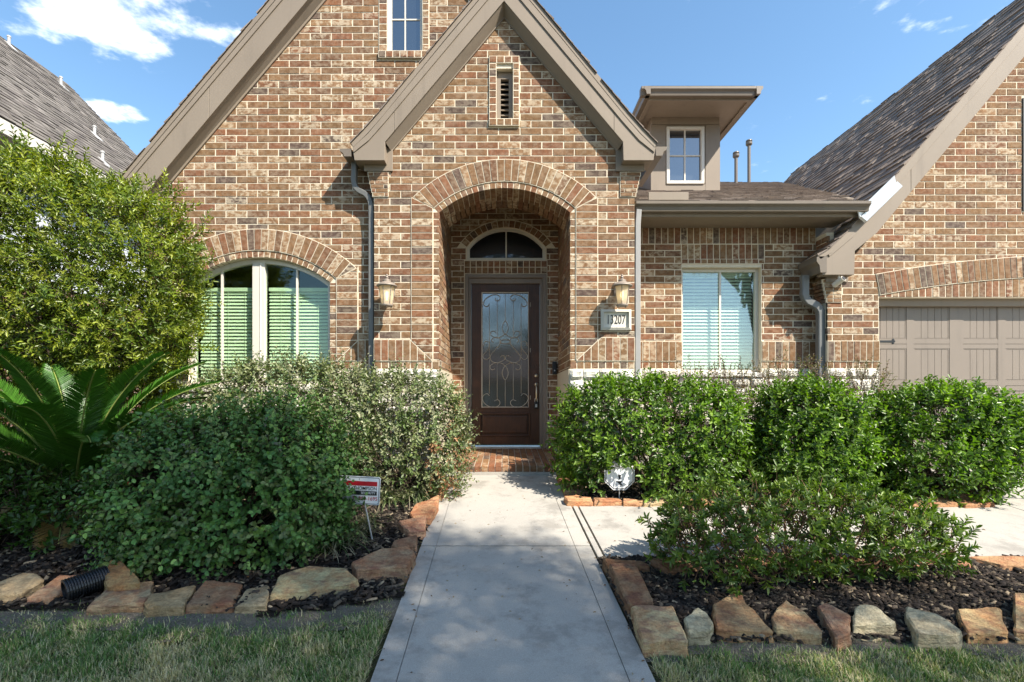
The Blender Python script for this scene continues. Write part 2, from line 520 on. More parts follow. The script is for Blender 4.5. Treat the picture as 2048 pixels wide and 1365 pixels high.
class BrickWall:
    singles = 0; MAXS = 300; variants = []
    def __init__(s, part, fr, single=False): s.part = part; s.fr = fr; s.mb = MB(); s.pads = MB(); s.single = single
    def lay(s, poly, proud=0.0, name='brick', fr=None, back=-0.03, tn=None):
        if len(poly) < 3 or abs(area(poly)) < 0.00045: return
        fr = fr or s.fr
        tn = tn or tone(); d = proud + rnd.uniform(-0.0015, 0.0015)
        xs = [p[0] for p in poly]; zs = [p[1] for p in poly]
        full = len(poly) == 4 and max(xs) - min(xs) > 0.235 and max(zs) - min(zs) > 0.065 and abs(abs(area(poly)) - (max(xs) - min(xs)) * (max(zs) - min(zs))) < 1e-5
        if name == 'brick' and s.single and full and BrickWall.singles < BrickWall.MAXS:
            if not BrickWall.variants:
                h, w = (BC - JT) / 2, (BP - JT) / 2
                for i in range(40):
                    q = [(-w + rnd.uniform(-.001, .001), -h), (w + rnd.uniform(-.001, .001), -h + rnd.uniform(-.0008, .0008)), (w, h), (-w, h + rnd.uniform(-.0008, .0008))]
                    m = MB(); v, f = brick_shape(front(0), q, 0, -0.03); m.add(v, f, tone())
                    me = m.mesh('brick'); me.materials.append(BRICK); BrickWall.variants.append(me)
            o = bpy.data.objects.new('brick', rnd.choice(BrickWall.variants))
            o.location = fr.pt((min(xs) + max(xs)) / 2, (min(zs) + max(zs)) / 2, d)
            link(o, s.part); BrickWall.singles += 1
            return
        v, f = brick_shape(fr, poly, d, back + min(0, proud))
        if proud > .005:
            n = len(poly); cx = sum(xs) / n; cz = sum(zs) / n; pp = poly if area(poly) > 0 else poly[::-1]
            ex = []; w = JT * .62
            for i in range(n):
                (x0, z0), (x1, z1), (x2, z2) = pp[i - 1], pp[i], pp[(i + 1) % n]
                l1 = math.hypot(x1 - x0, z1 - z0) or 1; l2 = math.hypot(x2 - x1, z2 - z1) or 1
                n1 = ((z1 - z0) / l1, -(x1 - x0) / l1); n2 = ((z2 - z1) / l2, -(x2 - x1) / l2)
                k = min(2.5, 1 / max(.25, 1 + n1[0] * n2[0] + n1[1] * n2[1])) * w
                ex.append((x1 + (n1[0] + n2[0]) * k, z1 + (n1[1] + n2[1]) * k))
            pv, pf = brick_shape(fr, ex, proud - .0035, -.02, .001); s.pads.add(pv, pf)
        if name == 'brick': s.mb.add(v, f, tn)
        else:
            m = MB(); m.add(v, f, tn); m.build(name, BRICK, s.part)
    def rect(s, x0, x1, z0, z1, **k): s.lay([(x0, z0), (x1, z0), (x1, z1), (x0, z1)], **k)
    def done(s):
        if s.mb.v: s.mb.build('brick_field', BRICK, s.part, kind='stuff')
        if s.pads.v: s.pads.build('raised_mortar', MORTAR, s.part, kind='stuff')
    def courses(s, x0, x1, z0, z1, zref, xref, clips=(), rects=(), discs=(), pitch=BP):
        i0 = math.floor((z0 - zref) / BC)
        r = i0
        while zref + r * BC < z1:
            za, zb = zref + r * BC + JT / 2, zref + (r + 1) * BC - JT / 2
            off = xref + (pitch / 2 if r % 2 else 0)
            k = math.floor((x0 - off) / pitch)
            while off + k * pitch < x1:
                a, b = off + k * pitch + JT / 2, off + (k + 1) * pitch - JT / 2
                k += 1
                a2, b2 = max(a, x0), min(b, x1)
                if b2 - a2 < 0.02: continue
                ja, jb = rnd.uniform(-.0012, .0012), rnd.uniform(-.001, .001)
                ps = [[(a2, max(za + ja, z0)), (b2, max(za + jb, z0)), (b2, min(zb + jb, z1)), (a2, min(zb + ja, z1))]]
                if abs(za - max(za + ja, z0)) < 0.002 and abs(zb - min(zb + jb, z1)) < 0.002: ps = [[(a2, za), (b2, za), (b2, zb), (a2, zb)]]
                for (rx0, rx1, rz0, rz1) in rects:
                    nx = []
                    for p in ps:
                        pa, pb = min(q[0] for q in p), max(q[0] for q in p); pc, pd = min(q[1] for q in p), max(q[1] for q in p)
                        if pb <= rx0 or pa >= rx1 or pd <= rz0 + .004 or pc >= rz1 - .004: nx.append(p); continue
                        if pa < rx0: nx.append(clip(p, -1, 0, -(rx0 - JT * .6)))
                        if pb > rx1: nx.append(clip(p, 1, 0, rx1 + JT * .6))
                        mid = clip(clip(p, 1, 0, rx0), -1, 0, -rx1)
                        if len(mid) > 2:
                            if pc < rz0 - .02: nx.append(clip(mid, 0, -1, -(rz0 - JT * .6)))
                            if pd > rz1 + .02: nx.append(clip(mid, 0, 1, rz1 + JT * .6))
                    ps = [p for p in nx if len(p) > 2]
                for (cx, cz, R, zmin, *xm) in discs:
                    nx = []
                    for p in ps:
                        ds = [math.hypot(q[0] - cx, q[1] - cz) for q in p]
                        mx = sum(q[0] for q in p) / len(p); mz = sum(q[1] for q in p) / len(p)
                        if xm and mx < xm[0]:
                            zt_ = cz + math.sqrt(R * R - (xm[0] - cx) ** 2)
                            nx.append(p if min(q[1] for q in p) > zt_ - .01 else clip(p, -1, 0, -xm[0])); continue
                        if max(q[1] for q in p) < zmin: nx.append(p); continue
                        if max(ds) <= R: continue
                        qx = min(max(cx, min(q[0] for q in p)), max(q[0] for q in p)); qz = min(max(cz, min(q[1] for q in p)), max(q[1] for q in p))
                        if math.hypot(qx - cx, qz - cz) >= R + JT: nx.append(p); continue
                        # cut along the chord where the ring crosses this brick
                        h = max(1e-3, mz - cz); 
                        ax = max(min(q[0] for q in p), cx - R) ; bx = min(max(q[0] for q in p), cx + R)
                        zz = [q[1] for q in p]
                        xc = math.copysign(math.sqrt(max(0, R * R - min(h, R) ** 2)), mx - cx) + cx
                        xc = min(max(xc, min(q[0] for q in p)), max(q[0] for q in p))
                        zc_ = cz + math.sqrt(max(1e-6, R * R - (xc - cx) ** 2))
                        nxv, nzv = (xc - cx), (zc_ - cz); L = math.hypot(nxv, nzv); nxv /= L; nzv /= L
                        nx.append(clip(p, nxv, nzv, nxv * cx + nzv * cz + R + JT * .7))
                    ps = [p for p in nx if len(p) > 2]
                for (p0, p1, ins) in clips:
                    ps = [line_clip(p, p0, p1, ins) for p in ps]
                for p in ps: s.lay(p)
            r += 1
    def ring(s, cx, cz, r0, r1, a0, a1, n, proud=0.0, back=-0.03, clips=(), fr=None, name='arch_brick', tn=None):
        """voussoirs between two radii, angles measured from the crown"""
        g = JT * 0.95
        for i in range(n):
            b0 = a0 + (a1 - a0) * i / n; b1 = a0 + (a1 - a0) * (i + 1) / n
            p = []
            for r_, b, sg in ((r0, b0, 1), (r0, b1, -1), (r1, b1, -1), (r1, b0, 1)):
                b = b + sg * (g / 2) / r_
                p.append((cx + r_ * math.sin(b), cz + r_ * math.cos(b)))
            for (p0, p1, ins) in clips: p = line_clip(p, p0, p1, ins)
            s.lay(p, proud=proud, name=name, back=back, fr=fr, tn=tn)
    def soldiers(s, x0, x1, z0, z1, proud=0.0, clips=(), pitch=BC, name='soldier_brick', back=-0.03):
        n = max(1, round((x1 - x0) / pitch)); w = (x1 - x0) / n
        for i in range(n):
            p = [(x0 + i * w + JT / 2, z0), (x0 + (i + 1) * w - JT / 2, z0), (x0 + (i + 1) * w - JT / 2, z1), (x0 + i * w + JT / 2, z1)]
            for (p0, p1, ins) in clips: p = line_clip(p, p0, p1, ins)
            s.lay(p, proud=proud, name=name, back=back)

def wall_sheet(name, outer, holes, Y, thick, parent, mat=MORTAR, recess=0.0035):
    """solid wall slab facing the street with openings cut through"""
    loops = [outer] + holes
    y0, y1 = Y + recess, Y + thick
    flat = [Vector((p[0], p[1], 0)) for lp in loops for p in lp]
    tris = tessellate_polygon([[Vector((p[0], p[1], 0)) for p in lp] for lp in loops])
    N = len(flat); mb = MB()
    v = [(p.x, y0, p.y) for p in flat] + [(p.x, y1, p.y) for p in flat]
    f = []
    for t in tris:
        a, b, c = (flat[i] for i in t)
        if (b - a).cross(c - a).z < 0: t = (t[0], t[2], t[1])
        f += [tuple(t), (t[0] + N, t[2] + N, t[1] + N)]
    k = 0
    for lp in loops:
        n = len(lp)
        for i in range(n):
            j = (i + 1) % n; f.append((k + i, k + j, k + j + N, k + i + N))
        k += n
    mb.add(v, f)
    o = mb.build(name, mat, parent)
    bm = bmesh.new(); bm.from_mesh(o.data); bmesh.ops.recalc_face_normals(bm, faces=bm.faces); bm.to_mesh(o.data); bm.free()
    return o
def arc(cx, cz, R, a0, a1, n):
    return [(cx + R * math.sin(a0 + (a1 - a0) * i / n), cz + R * math.cos(a0 + (a1 - a0) * i / n)) for i in range(n + 1)]
def arch_poly(cx, cz, R, hw, zb, n=28):
    a = math.asin(min(1, hw / R))
    return [(cx - hw, zb), (cx + hw, zb)] + arc(cx, cz, R, a, -a, n)
def px2(pts, Y): return [(X(a, Y), Z(b, Y)) for a, b in pts]

# ---- entry gable -------------------------------------------------------------
eX0, eX1 = X(748, YE), X(1269, YE)
ecx = X(1009, YE); ecz = Z(577, YE)
R1, R2, R3 = 257 / 171, 213.5 / 171, 200 / 171
jw = X(1139.5, YE) - ecx                                    # half width of the opening
asp = math.asin(jw / R3)
zspr = Z(396.3, YE)
e_ap = Z(30, YE)
gl0, gl1 = (X(1009, YE), Z(28, YE)), (X(1231, YE), Z(292, YE))
ltop = lambda x: gl0[1] - abs(x - gl0[0]) * (gl0[1] - gl1[1]) / (gl1[0] - gl0[0])
ent_outer = [(eX0, 0), (eX1, 0), (eX1, ltop(eX1)), gl0, (eX0, ltop(eX0))]
hole = arch_poly(ecx, ecz, R3 + .006, jw + .006, 0.0)
# the opening reaches the floor: walk the outline round it
a_ = math.asin((jw + .006) / (R3 + .006))
ent_poly = [(eX0, 0), (ecx - jw - .006, 0)] + arc(ecx, ecz, R3 + .006, -a_, a_, 28) + [(ecx + jw + .006, 0), (eX1, 0), (eX1, ltop(eX1)), gl0, (eX0, ltop(eX0))]
vx0, vx1, vz0, vz1 = X(992, YE), X(1027, YE), Z(241, YE), Z(137, YE)
ENT = wall_sheet('entry_gable_wall', ent_poly, [[(vx0, vz0), (vx1, vz0), (vx1, vz1), (vx0, vz1)]], YE, 0.36, HOUSE)
W = BrickWall(ENT, front(YE), single=True)
gclips = [(gl0, gl1, (ecx, 3)), (gl0, (2 * gl0[0] - gl1[0], gl1[1]), (ecx, 3))]
zs0, zs1 = Z(722, YE), Z(680.5, YE)                          # base soldier course
zh0 = Z(737.5, YE)
sx0, sx1 = X(822.5, YE), X(866, YE)                          # proud strip left of the arch
tx0, tx1 = X(1151.5, YE), X(1195.5, YE)
vent = (X(978.5, YE), X(1038.5, YE), Z(253, YE), Z(115, YE))
W.courses(eX0, eX1, zs1 + JT, e_ap, zspr, X(801.5, YE) - BP, clips=gclips,
          rects=[(sx0, tx1, 0, zspr), vent], discs=[(ecx, ecz, R1, zspr)])
# stack bond strips and return headers each side of the opening
z = zspr
mitre_l = [((sx0, zspr), (sx1, Z(418, YE)), (sx0, 1.0))]
mitre_r = [((tx1, zspr), (tx0, Z(418, YE)), (tx1, 1.0))]
base_l = [((sx0, zs1), (sx1, zs0), (sx1, 3.0))]
base_r = [((tx1, zs1), (tx0, zs0), (tx0, 3.0))]
r = 0
while zspr - r * BC > zh0:
    zb, za = zspr - r * BC - JT / 2, zspr - (r + 1) * BC + JT / 2
    for (a, b, mt, bs) in ((sx0, sx1, mitre_l, base_l), (tx0, tx1, mitre_r, base_r)):
        p = [(a + JT / 2, za), (b - JT / 2, za), (b - JT / 2, zb), (a + JT / 2, zb)]
        for q in mt: p = line_clip(p, *q)
        for q in bs: p = line_clip(p, *q)
        W.lay(p, proud=0.012, name='strip_brick')
    for (a, b) in ((sx1, ecx - jw), (ecx + jw, tx0)):
        zt = min(zb, Z(425, YE))
        if zt - za > 0.02: W.rect(a + JT / 2, b, za, zt, proud=-0.001)
    r += 1
# base soldiers with mitred ends, the header course below
W.soldiers(eX0, sx1 - JT, zs0, zs1, 0.012, clips=[((sx0, zs1 - .012), (sx1, zs0 - .012), (sx0, zs0))])
W.soldiers(tx0 + JT, eX1, zs0, zs1 + Z(676, YE) - Z(680.5, YE), 0.012, clips=[((tx1, zs1 - .012), (tx0, zs0 - .012), (tx1, zs0))])
for a, b in ((eX0, ecx - jw), (ecx + jw, eX1)):
    W.soldiers(a, b, zh0, zs0 - JT, 0.0, name='header_brick')
# arch rings
aR1 = math.asin((ecx - sx0) / R1)
up_clips = [((sx0, zspr + .012), (sx1, Z(418, YE) + .012), (ecx, zspr + 1)), ((tx1, zspr + .012), (tx0, Z(418, YE) + .012), (ecx, zspr + 1))]
W.ring(ecx, ecz, R2 + JT * .4, R1, -aR1 - .03, aR1 + .03, 28, 0.012, clips=up_clips)
W.ring(ecx, ecz, R3, R2 - JT * .4, -asp - .012, asp + .012, 25, 0.0, back=-0.246, tn=None)
W.ring(ecx, ecz, R3, R2 - JT * .4, -asp - .012, asp + .012, 25, -0.256, back=-0.345)
# brick frame of the gable vent
v0, v1, w0, w1 = vent
for zz in np.arange(w0 + BC, w1 - BC + .001, BC):
    W.rect(v0 + JT / 2, vx0, zz + JT / 2, min(zz + BC, w1 - BC) - JT / 2, proud=0.02, name='strip_brick')
    W.rect(vx1, v1 - JT / 2, zz + JT / 2, min(zz + BC, w1 - BC) - JT / 2, proud=0.02, name='strip_brick')
W.soldiers(v0, v1, w0, w0 + BC - JT, 0.03); W.soldiers(v0, v1, w1 - BC + JT, w1, 0.02)
# corbelled thin courses under the returns
for sgn, ex in ((-1, eX0), (1, eX1)):
    for k in range(6):
        zb = Z(346, YE) - k * 0.0475; out = 0.065 * (1 - k / 6.0)
        a, b = sorted((ex - sgn * 0.165, ex + sgn * out))
        m = (a + b) / 2 + (0.05 if k % 2 else -0.05)
        W.rect(a, m - .004, zb - 0.040, zb, proud=0.014); W.rect(m + .004, b, zb - 0.040, zb, proud=0.014)
        W.mb.box(a if sgn < 0 else b - .06, a + .06 if sgn < 0 else b, YE - .008, YE + .14, zb - .040, zb, tone())
W.done()
# the porch side walls
for sgn in (-1, 1):
    xj = ecx + sgn * jw
    mbj = MB(); a, b = sorted((xj + sgn * .0065, xj + sgn * 0.10)); mbj.box(a, b, YE + .02, YP + .05, 0, Z(330, YE))
    jp = mbj.build('porch_side_wall', MORTAR, HOUSE)
    if sgn < 0: fj = Frame((xj, 0, 0), (0, -1, 0), (1, 0, 0)); u0, u1 = -YP, -YE
    else: fj = Frame((xj, 0, 0), (0, 1, 0), (-1, 0, 0)); u0, u1 = YE, YP
    Wj = BrickWall(jp, fj)
    Wj.courses(u0, u1, zh0 + .003, Z(340, YE), zspr, (-YE if sgn < 0 else YE))
    Wj.done()
    st = MB(); a, b = sorted((xj - sgn * .012, xj + sgn * .1)); st.box(a, b, YE + .004, YP - .004, 0, zh0 - .004)
    st.c = [(1, 1, 1, 1)] * len(st.v)
    st.build('base_render', m_paint('base_render_paint', (0.50, 0.44, 0.33), 0.9, 0.1) if sgn < 0 else bpy.data.materials['base_render_paint'], jp)
# porch ceiling
MB().box(ecx - jw - .1, ecx + jw + .1, YE + .30, YP, Z(330, YE), Z(330, YE) + .04).build('porch_ceiling', TAUPE, HOUSE)

# ---- porch back wall with door and fanlight -----------------------------------
bx0, bx1 = ecx - jw - .05, ecx + jw + .05
tcx, tcz, tR, tR1 = X(1012.3, YP), Z(554, YP), 98.5 / 140, 113 / 140
th = X(1091, YP) - tcx
dz1, dx0, dx1 = Z(548.8, YP), X(930, YP), X(1093, YP)
zfl = Z(898, YP)
tzb = Z(520.6, YP)
hol = arch_poly(tcx, tcz, tR, th, tzb)
bk_poly = [(bx0, 0), (dx0, 0), (dx0, dz1), (dx1, dz1), (dx1, 0), (bx1, 0), (bx1, Z(330, YE)), (bx0, Z(330, YE))]
BK = wall_sheet('porch_back_wall', bk_poly, [hol], YP, 0.2, HOUSE)
Wb = BrickWall(BK, front(YP))
sw0, sw1 = X(928.7, YP), X(1094, YP)
zref = Z(497 / 4.266 + 380, YP)
Wb.courses(bx0, bx1, zfl, Z(418, YP), zref, X(860 + 263 / 4.266, YP),
           rects=[(sw0, sw1, 0, Z(521, YP)), (tcx - th - .01, tcx + th + .01, tzb, Z(495, YP))], discs=[(tcx, tcz, tR1, Z(493, YP))])
Wb.soldiers(bx0, bx1, Z(417, YP), Z(382, YP))
at = math.asin(th / tR)
Wb.ring(tcx, tcz, tR + .006, tR1 - .004, -at, at, 17, 0.004, back=-.05)
Wb.soldiers(sw0, sw1, Z(534.3, YP), Z(522.5, YP), 0.006, name='header_brick')
Wb.soldiers(sw0, sw1, Z(547.3, YP), Z(535.6, YP), 0.006, name='header_brick')
Wb.done()
# fanlight
fo = arch_poly(tcx, tcz, tR, th, tzb); fi = arch_poly(tcx, tcz + .004, tR - .045, th - .04, tzb + .035)
def ring_mesh(mb, o, i, y0, y1):
    n = len(o)
    for k in range(n):
        j = (k + 1) % n
        mb.prism([(o[k][0], y0, o[k][1]), (o[j][0], y0, o[j][1]), (i[j][0], y0, i[j][1]), (i[k][0], y0, i[k][1])], (0, y1 - y0, 0))
mb = MB(); ring_mesh(mb, fo, fi, YP + .02, YP + .07)
FAN = mb.build('fanlight_window', CREAM, HOUSE)
MB().box(tcx - .01, tcx + .01, YP + .035, YP + .06, tzb + .03, tcz + tR - .05).build('muntin', CREAM, FAN)
MB().xz(fi, YP + .052, YP + .058).build('pane', GL_TRANSOM, FAN)
# door frame
mb = MB()
fx0, fx1, fz1 = X(942, YP), X(1080.4, YP), Z(566.5, YP)
for (a, b, y) in ((dx0 + .003, dx0 + .05, YP - .025), (dx0 + .05, fx0, YP + .02), (fx1, dx1 - .05, YP + .02), (dx1 - .05, dx1 - .003, YP - .025)):
    mb.box(a, b, y, YP + .14, zfl + .004, dz1 - .004)
mb.box(dx0 + .05, dx1 - .05, YP - .022, YP + .14, dz1 - .055, dz1 - .005); mb.box(dx0 + .052, dx1 - .052, YP + .023, YP + .14, fz1, dz1 - .055)
DFR = mb.build('door_frame', m_paint('door_frame_paint', (0.20, 0.165, 0.135), 0.5), HOUSE, bevel=.004)
MB().box(fx0 - .01, fx1 + .01, YP + .01, YP + .16, zfl + .002, zfl + .03).build('door_sill', ALU, DFR)
# door leaf: stiles and rails round the glass, raised panel below
dY = YP + .06
gx0, gx1, gz0, gz1 = X(962, YP), X(1058, YP), Z(816, YP), Z(581.5, YP)
pz0, pz1 = Z(870, YP), Z(830, YP)
ppx0, ppx1 = X(958, YP), X(1061.5, YP)
dzb = Z(890, YP)
mb = MB()
mb.box(fx0 + .004, gx0, dY, dY + .045, dzb, fz1 - .004); mb.box(gx1, fx1 - .004, dY, dY + .045, dzb, fz1 - .004)
mb.box(gx0, gx1, dY + .001, dY + .044, gz1, fz1 - .004); mb.box(gx0, gx1, dY + .001, dY + .044, pz1 + .03, gz0); mb.box(gx0, gx1, dY + .001, dY + .044, dzb, pz0 - .03)
mb.box(gx0, gx1, dY + .02, dY + .04, pz0 - .03, pz1 + .03)
DOOR = mb.build('front_door', WOOD, HOUSE, bevel=.003)
mb = MB()
m_ = .03
o_ = [(ppx0, pz0 - m_), (ppx1, pz0 - m_), (ppx1, pz1 + m_), (ppx0, pz1 + m_)]
i_ = [(ppx0 + .05, pz0 + .02), (ppx1 - .05, pz0 + .02), (ppx1 - .05, pz1 - .02), (ppx0 + .05, pz1 - .02)]
ring_mesh(mb, [(ppx0, pz0 - m_), (ppx1, pz0 - m_), (ppx1, pz1 + m_), (ppx0, pz1 + m_)], [(ppx0 + .025, pz0 - m_ + .025), (ppx1 - .025, pz0 - m_ + .025), (ppx1 - .025, pz1 + m_ - .025), (ppx0 + .025, pz1 + m_ - .025)], dY - .012, dY + .02)
mb.box(i_[0][0], i_[1][0], dY - .004, dY + .03, i_[0][1], i_[2][1])
mb.build('raised_panel', WOOD, DOOR, bevel=.008)
MB().box(gx0 - .002, gx1 + .002, dY + .018, dY + .026, gz0 - .002, gz1 + .002).build('glass_panel', GL_DOOR, DOOR)
mb = MB(); ring_mesh(mb, [(gx0 - .018, gz0 - .018), (gx1 + .018, gz0 - .018), (gx1 + .018, gz1 + .018), (gx0 - .018, gz1 + .018)], [(gx0 + .004, gz0 + .004), (gx1 - .004, gz0 + .004), (gx1 - .004, gz1 - .004), (gx0 + .004, gz1 - .004)], dY - .012, dY + .016)
mb.build('glass_moulding', WOOD, DOOR, bevel=.004)
# wrought iron grille
def zpt(a, b): return (X(920 + a / 3.59, YP), dY - .004, Z(540 + b / 3.59, YP))
def smooth(pts, n=6, closed=False):
    out = []; L = len(pts)
    rng = range(L if closed else L - 1)
    for i in rng:
        p0 = pts[(i - 1) % L] if (closed or i > 0) else pts[0]; p1 = pts[i]; p2 = pts[(i + 1) % L]; p3 = pts[(i + 2) % L] if (closed or i + 2 < L) else p2
        for k in range(n):
            t = k / n
            out.append(tuple(0.5 * (2 * p1[d] + (p2[d] - p0[d]) * t + (2 * p0[d] - 5 * p1[d] + 4 * p2[d] - p3[d]) * t * t + (-p0[d] + 3 * p1[d] - 3 * p2[d] + p3[d]) * t ** 3) for d in range(2)))
    if not closed: out.append(pts[-1])
    return out
gr = MB()
def iron(pts, r=.0042, closed=False, sm=True):
    for mir in (False, True):
        q = smooth(pts, 6, closed) if sm else pts
        q = [(650 - a, b) if mir else (a, b) for a, b in q]
        gr.tube([zpt(a, b) for a, b in q], r, 6, closed=closed)
for pts in ([(267, 200), (267, 480)], [(267, 665), (267, 935)], [(210, 255), (210, 620)], [(210, 640), (210, 890)]): iron(pts, .0035, sm=False)
for pts in ([(325, 165), (325, 362)], [(325, 790), (325, 985)]): gr.tube([zpt(*q) for q in pts], .0038, 6)
iron([(165, 240), (178, 208), (215, 180), (255, 170), (283, 182), (286, 203), (270, 217), (252, 208), (256, 195)])
iron([(164, 225), (170, 248), (190, 258), (206, 248), (208, 236)])
iron([(212, 905), (195, 890), (172, 898), (160, 922), (172, 955), (208, 982), (255, 986), (282, 970), (286, 948), (270, 934), (246, 942)])
for c0, c1 in ((362, 460), (690, 790)):
    q = smooth([(325, c0), (303, (c0 + c1) / 2), (325, c1), (347, (c0 + c1) / 2)], 6, True); gr.tube([zpt(*a) for a in q], .0045, 6, closed=True)
iron([(325, 455), (300, 474), (262, 485), (228, 472), (217, 452), (232, 436), (254, 440), (258, 455)])
q = [(325 + 40 * math.cos(k * .3142), 513 + 15 * math.sin(k * .3142)) for k in range(20)]; gr.tube([zpt(*a) for a in q], .0042, 6, closed=True)
iron([(240, 518), (226, 505), (238, 486), (268, 482), (290, 500), (286, 530), (250, 575), (220, 612), (216, 638), (236, 660), (266, 665), (300, 655), (323, 640), (320, 620), (302, 615), (288, 626)], .0048)
iron([(165, 545), (178, 512), (204, 516), (207, 550), (186, 588), (165, 612), (170, 635), (194, 641), (212, 625)])
iron([(325, 690), (300, 670), (260, 667), (224, 680), (215, 700), (230, 717), (250, 708)])
gr.build('iron_grille', IRON, DOOR, smooth=True)
mb = MB(); ring_mesh(mb, [(X(962.5, YP), Z(816, YP)), (X(1058.5, YP), Z(816, YP)), (X(1058.5, YP), Z(583, YP)), (X(962.5, YP), Z(583, YP))], [(X(964.5, YP), Z(814, YP)), (X(1056.5, YP), Z(814, YP)), (X(1056.5, YP), Z(585, YP)), (X(964.5, YP), Z(585, YP))], dY - .010, dY + .004)
for hz in (245, 575, 918):
    for hx in (148, 502): 
        c = zpt(hx, hz); mb.box(c[0] - .012, c[0] + .012, c[1] - .006, c[1] + .006, c[2] - .03, c[2] + .03)
mb.build('grille_frame', IRON, DOOR)
hx = X(1073, YP)
mb = MB(); mb.lathe([(.0, .03), (.018, .028), (.026, .015), (.03, 0)], (hx, dY, Z(751.7, YP)), (0, -1, 0)); mb.build('deadbolt', BRASS, DOOR, smooth=True)
mb = MB(); mb.lathe([(.0, .02), (.02, .018), (.03, 0)], (hx, dY, Z(769, YP)), (0, -1, 0))
mb.tube([(hx, dY - .01, Z(769, YP)), (hx, dY - .05, Z(775, YP)), (hx, dY - .06, Z(787, YP)), (hx, dY - .05, Z(800, YP)), (hx, dY, Z(805, YP))], [.01, .012, .014, .012, .01], 10)
mb.build('door_handle', BRASS, DOOR, smooth=True)

# ---- porch floor ---------------------------------------------------------------
yfr = 950 / 172.0
zfr = Z(932, yfr)
def zfloor(y): return zfr + (zfl - zfr) * (y - yfr) / (YP - yfr)
px0, px1 = X(892.5, yfr), X(1129.5, yfr)
mb = MB()
mb.prism([(px0 + .01, yfr + .012, -.1), (px0 + .01, YP + .12, -.1), (px0 + .01, YP + .12, zfl - .008), (px0 + .01, yfr + .012, zfr - .008)], (px1 - px0 - .02, 0, 0))
for sg, q in ((-1, (ecx - jw + .002, px0 + .01)), (1, (px1 - .01, ecx + jw - .002))):
    mb.prism([(q[0], YE + .02, -.1), (q[0], YP + .12, -.1), (q[0], YP + .12, zfl - .02), (q[0], YE + .02, zfr - .02)], (q[1] - q[0], 0, 0))
PORCH = mb.build('porch_floor', MORTAR, HOUSE)
MB().box(px0 - .01, px1 + .01, yfr - .02, yfr + .3, -.12, zfr - .072).build('footing', CONC, PORCH)
nb = 17; pw = (px1 - px0) / nb
ys = [yfr, yfr + .20, yfr + .45, yfr + .70, yfr + .95, yfr + 1.20, YP + .02]
for rI in range(6):
    y0_, y1_ = ys[rI] + (JT / 2 if rI else 0), ys[rI + 1] - JT / 2
    for k in range(nb):
        a, b = px0 + k * pw + JT / 2, px0 + (k + 1) * pw - JT / 2
        m = MB(); dz = rnd.uniform(-.0015, .0015); bt = .07 if rI == 0 else .03
        za, zb = zfloor(y0_) + dz, zfloor(y1_) + dz
        e = .008 if rI == 0 else .003
        v = [(a, y0_, za - e), (b, y0_, za - e), (b, y0_ + e, za), (a, y0_ + e, za), (b, y1_, zb), (a, y1_, zb), (a, y0_, za - bt), (b, y0_, za - bt), (b, y1_, za - bt), (a, y1_, za - bt)]
        f = [(0, 1, 2, 3), (3, 2, 4, 5), (6, 7, 1, 0), (7, 8, 4, 2, 1), (9, 6, 0, 3, 5)]
        m.add(v, f, warm_tone()); m.build('floor_brick', BRICK, PORCH)
# ---- gable vent ------------------------------------------------------------------
mb = MB(); ring_mesh(mb, [(vx0, vz0), (vx1, vz0), (vx1, vz1 - .02), (vx0, vz1 - .02)], [(vx0 + .055, vz0 + .002), (vx1 - .055, vz0 + .002), (vx1 - .055, vz1 - .09), (vx0 + .055, vz1 - .09)], YE + .055, YE + .10)
VENT = mb.build('gable_vent', TAUPE, HOUSE)
MB().box(vx0 + .03, vx1 - .03, YE + .15, YE + .16, vz0, vz1 - .05).build('vent_backing', DARKROOM, VENT)
nl = 8
for k in range(nl):
    zz = vz0 + .03 + (vz1 - .12 - vz0) * k / nl
    MB().prism([(vx0 + .05, YE + .062, zz), (vx0 + .05, YE + .072, zz - .004), (vx0 + .05, YE + .125, zz + .048), (vx0 + .05, YE + .115, zz + .054)], (vx1 - vx0 - .1, 0, 0)).build('louvre_slat', TAUPE, VENT)

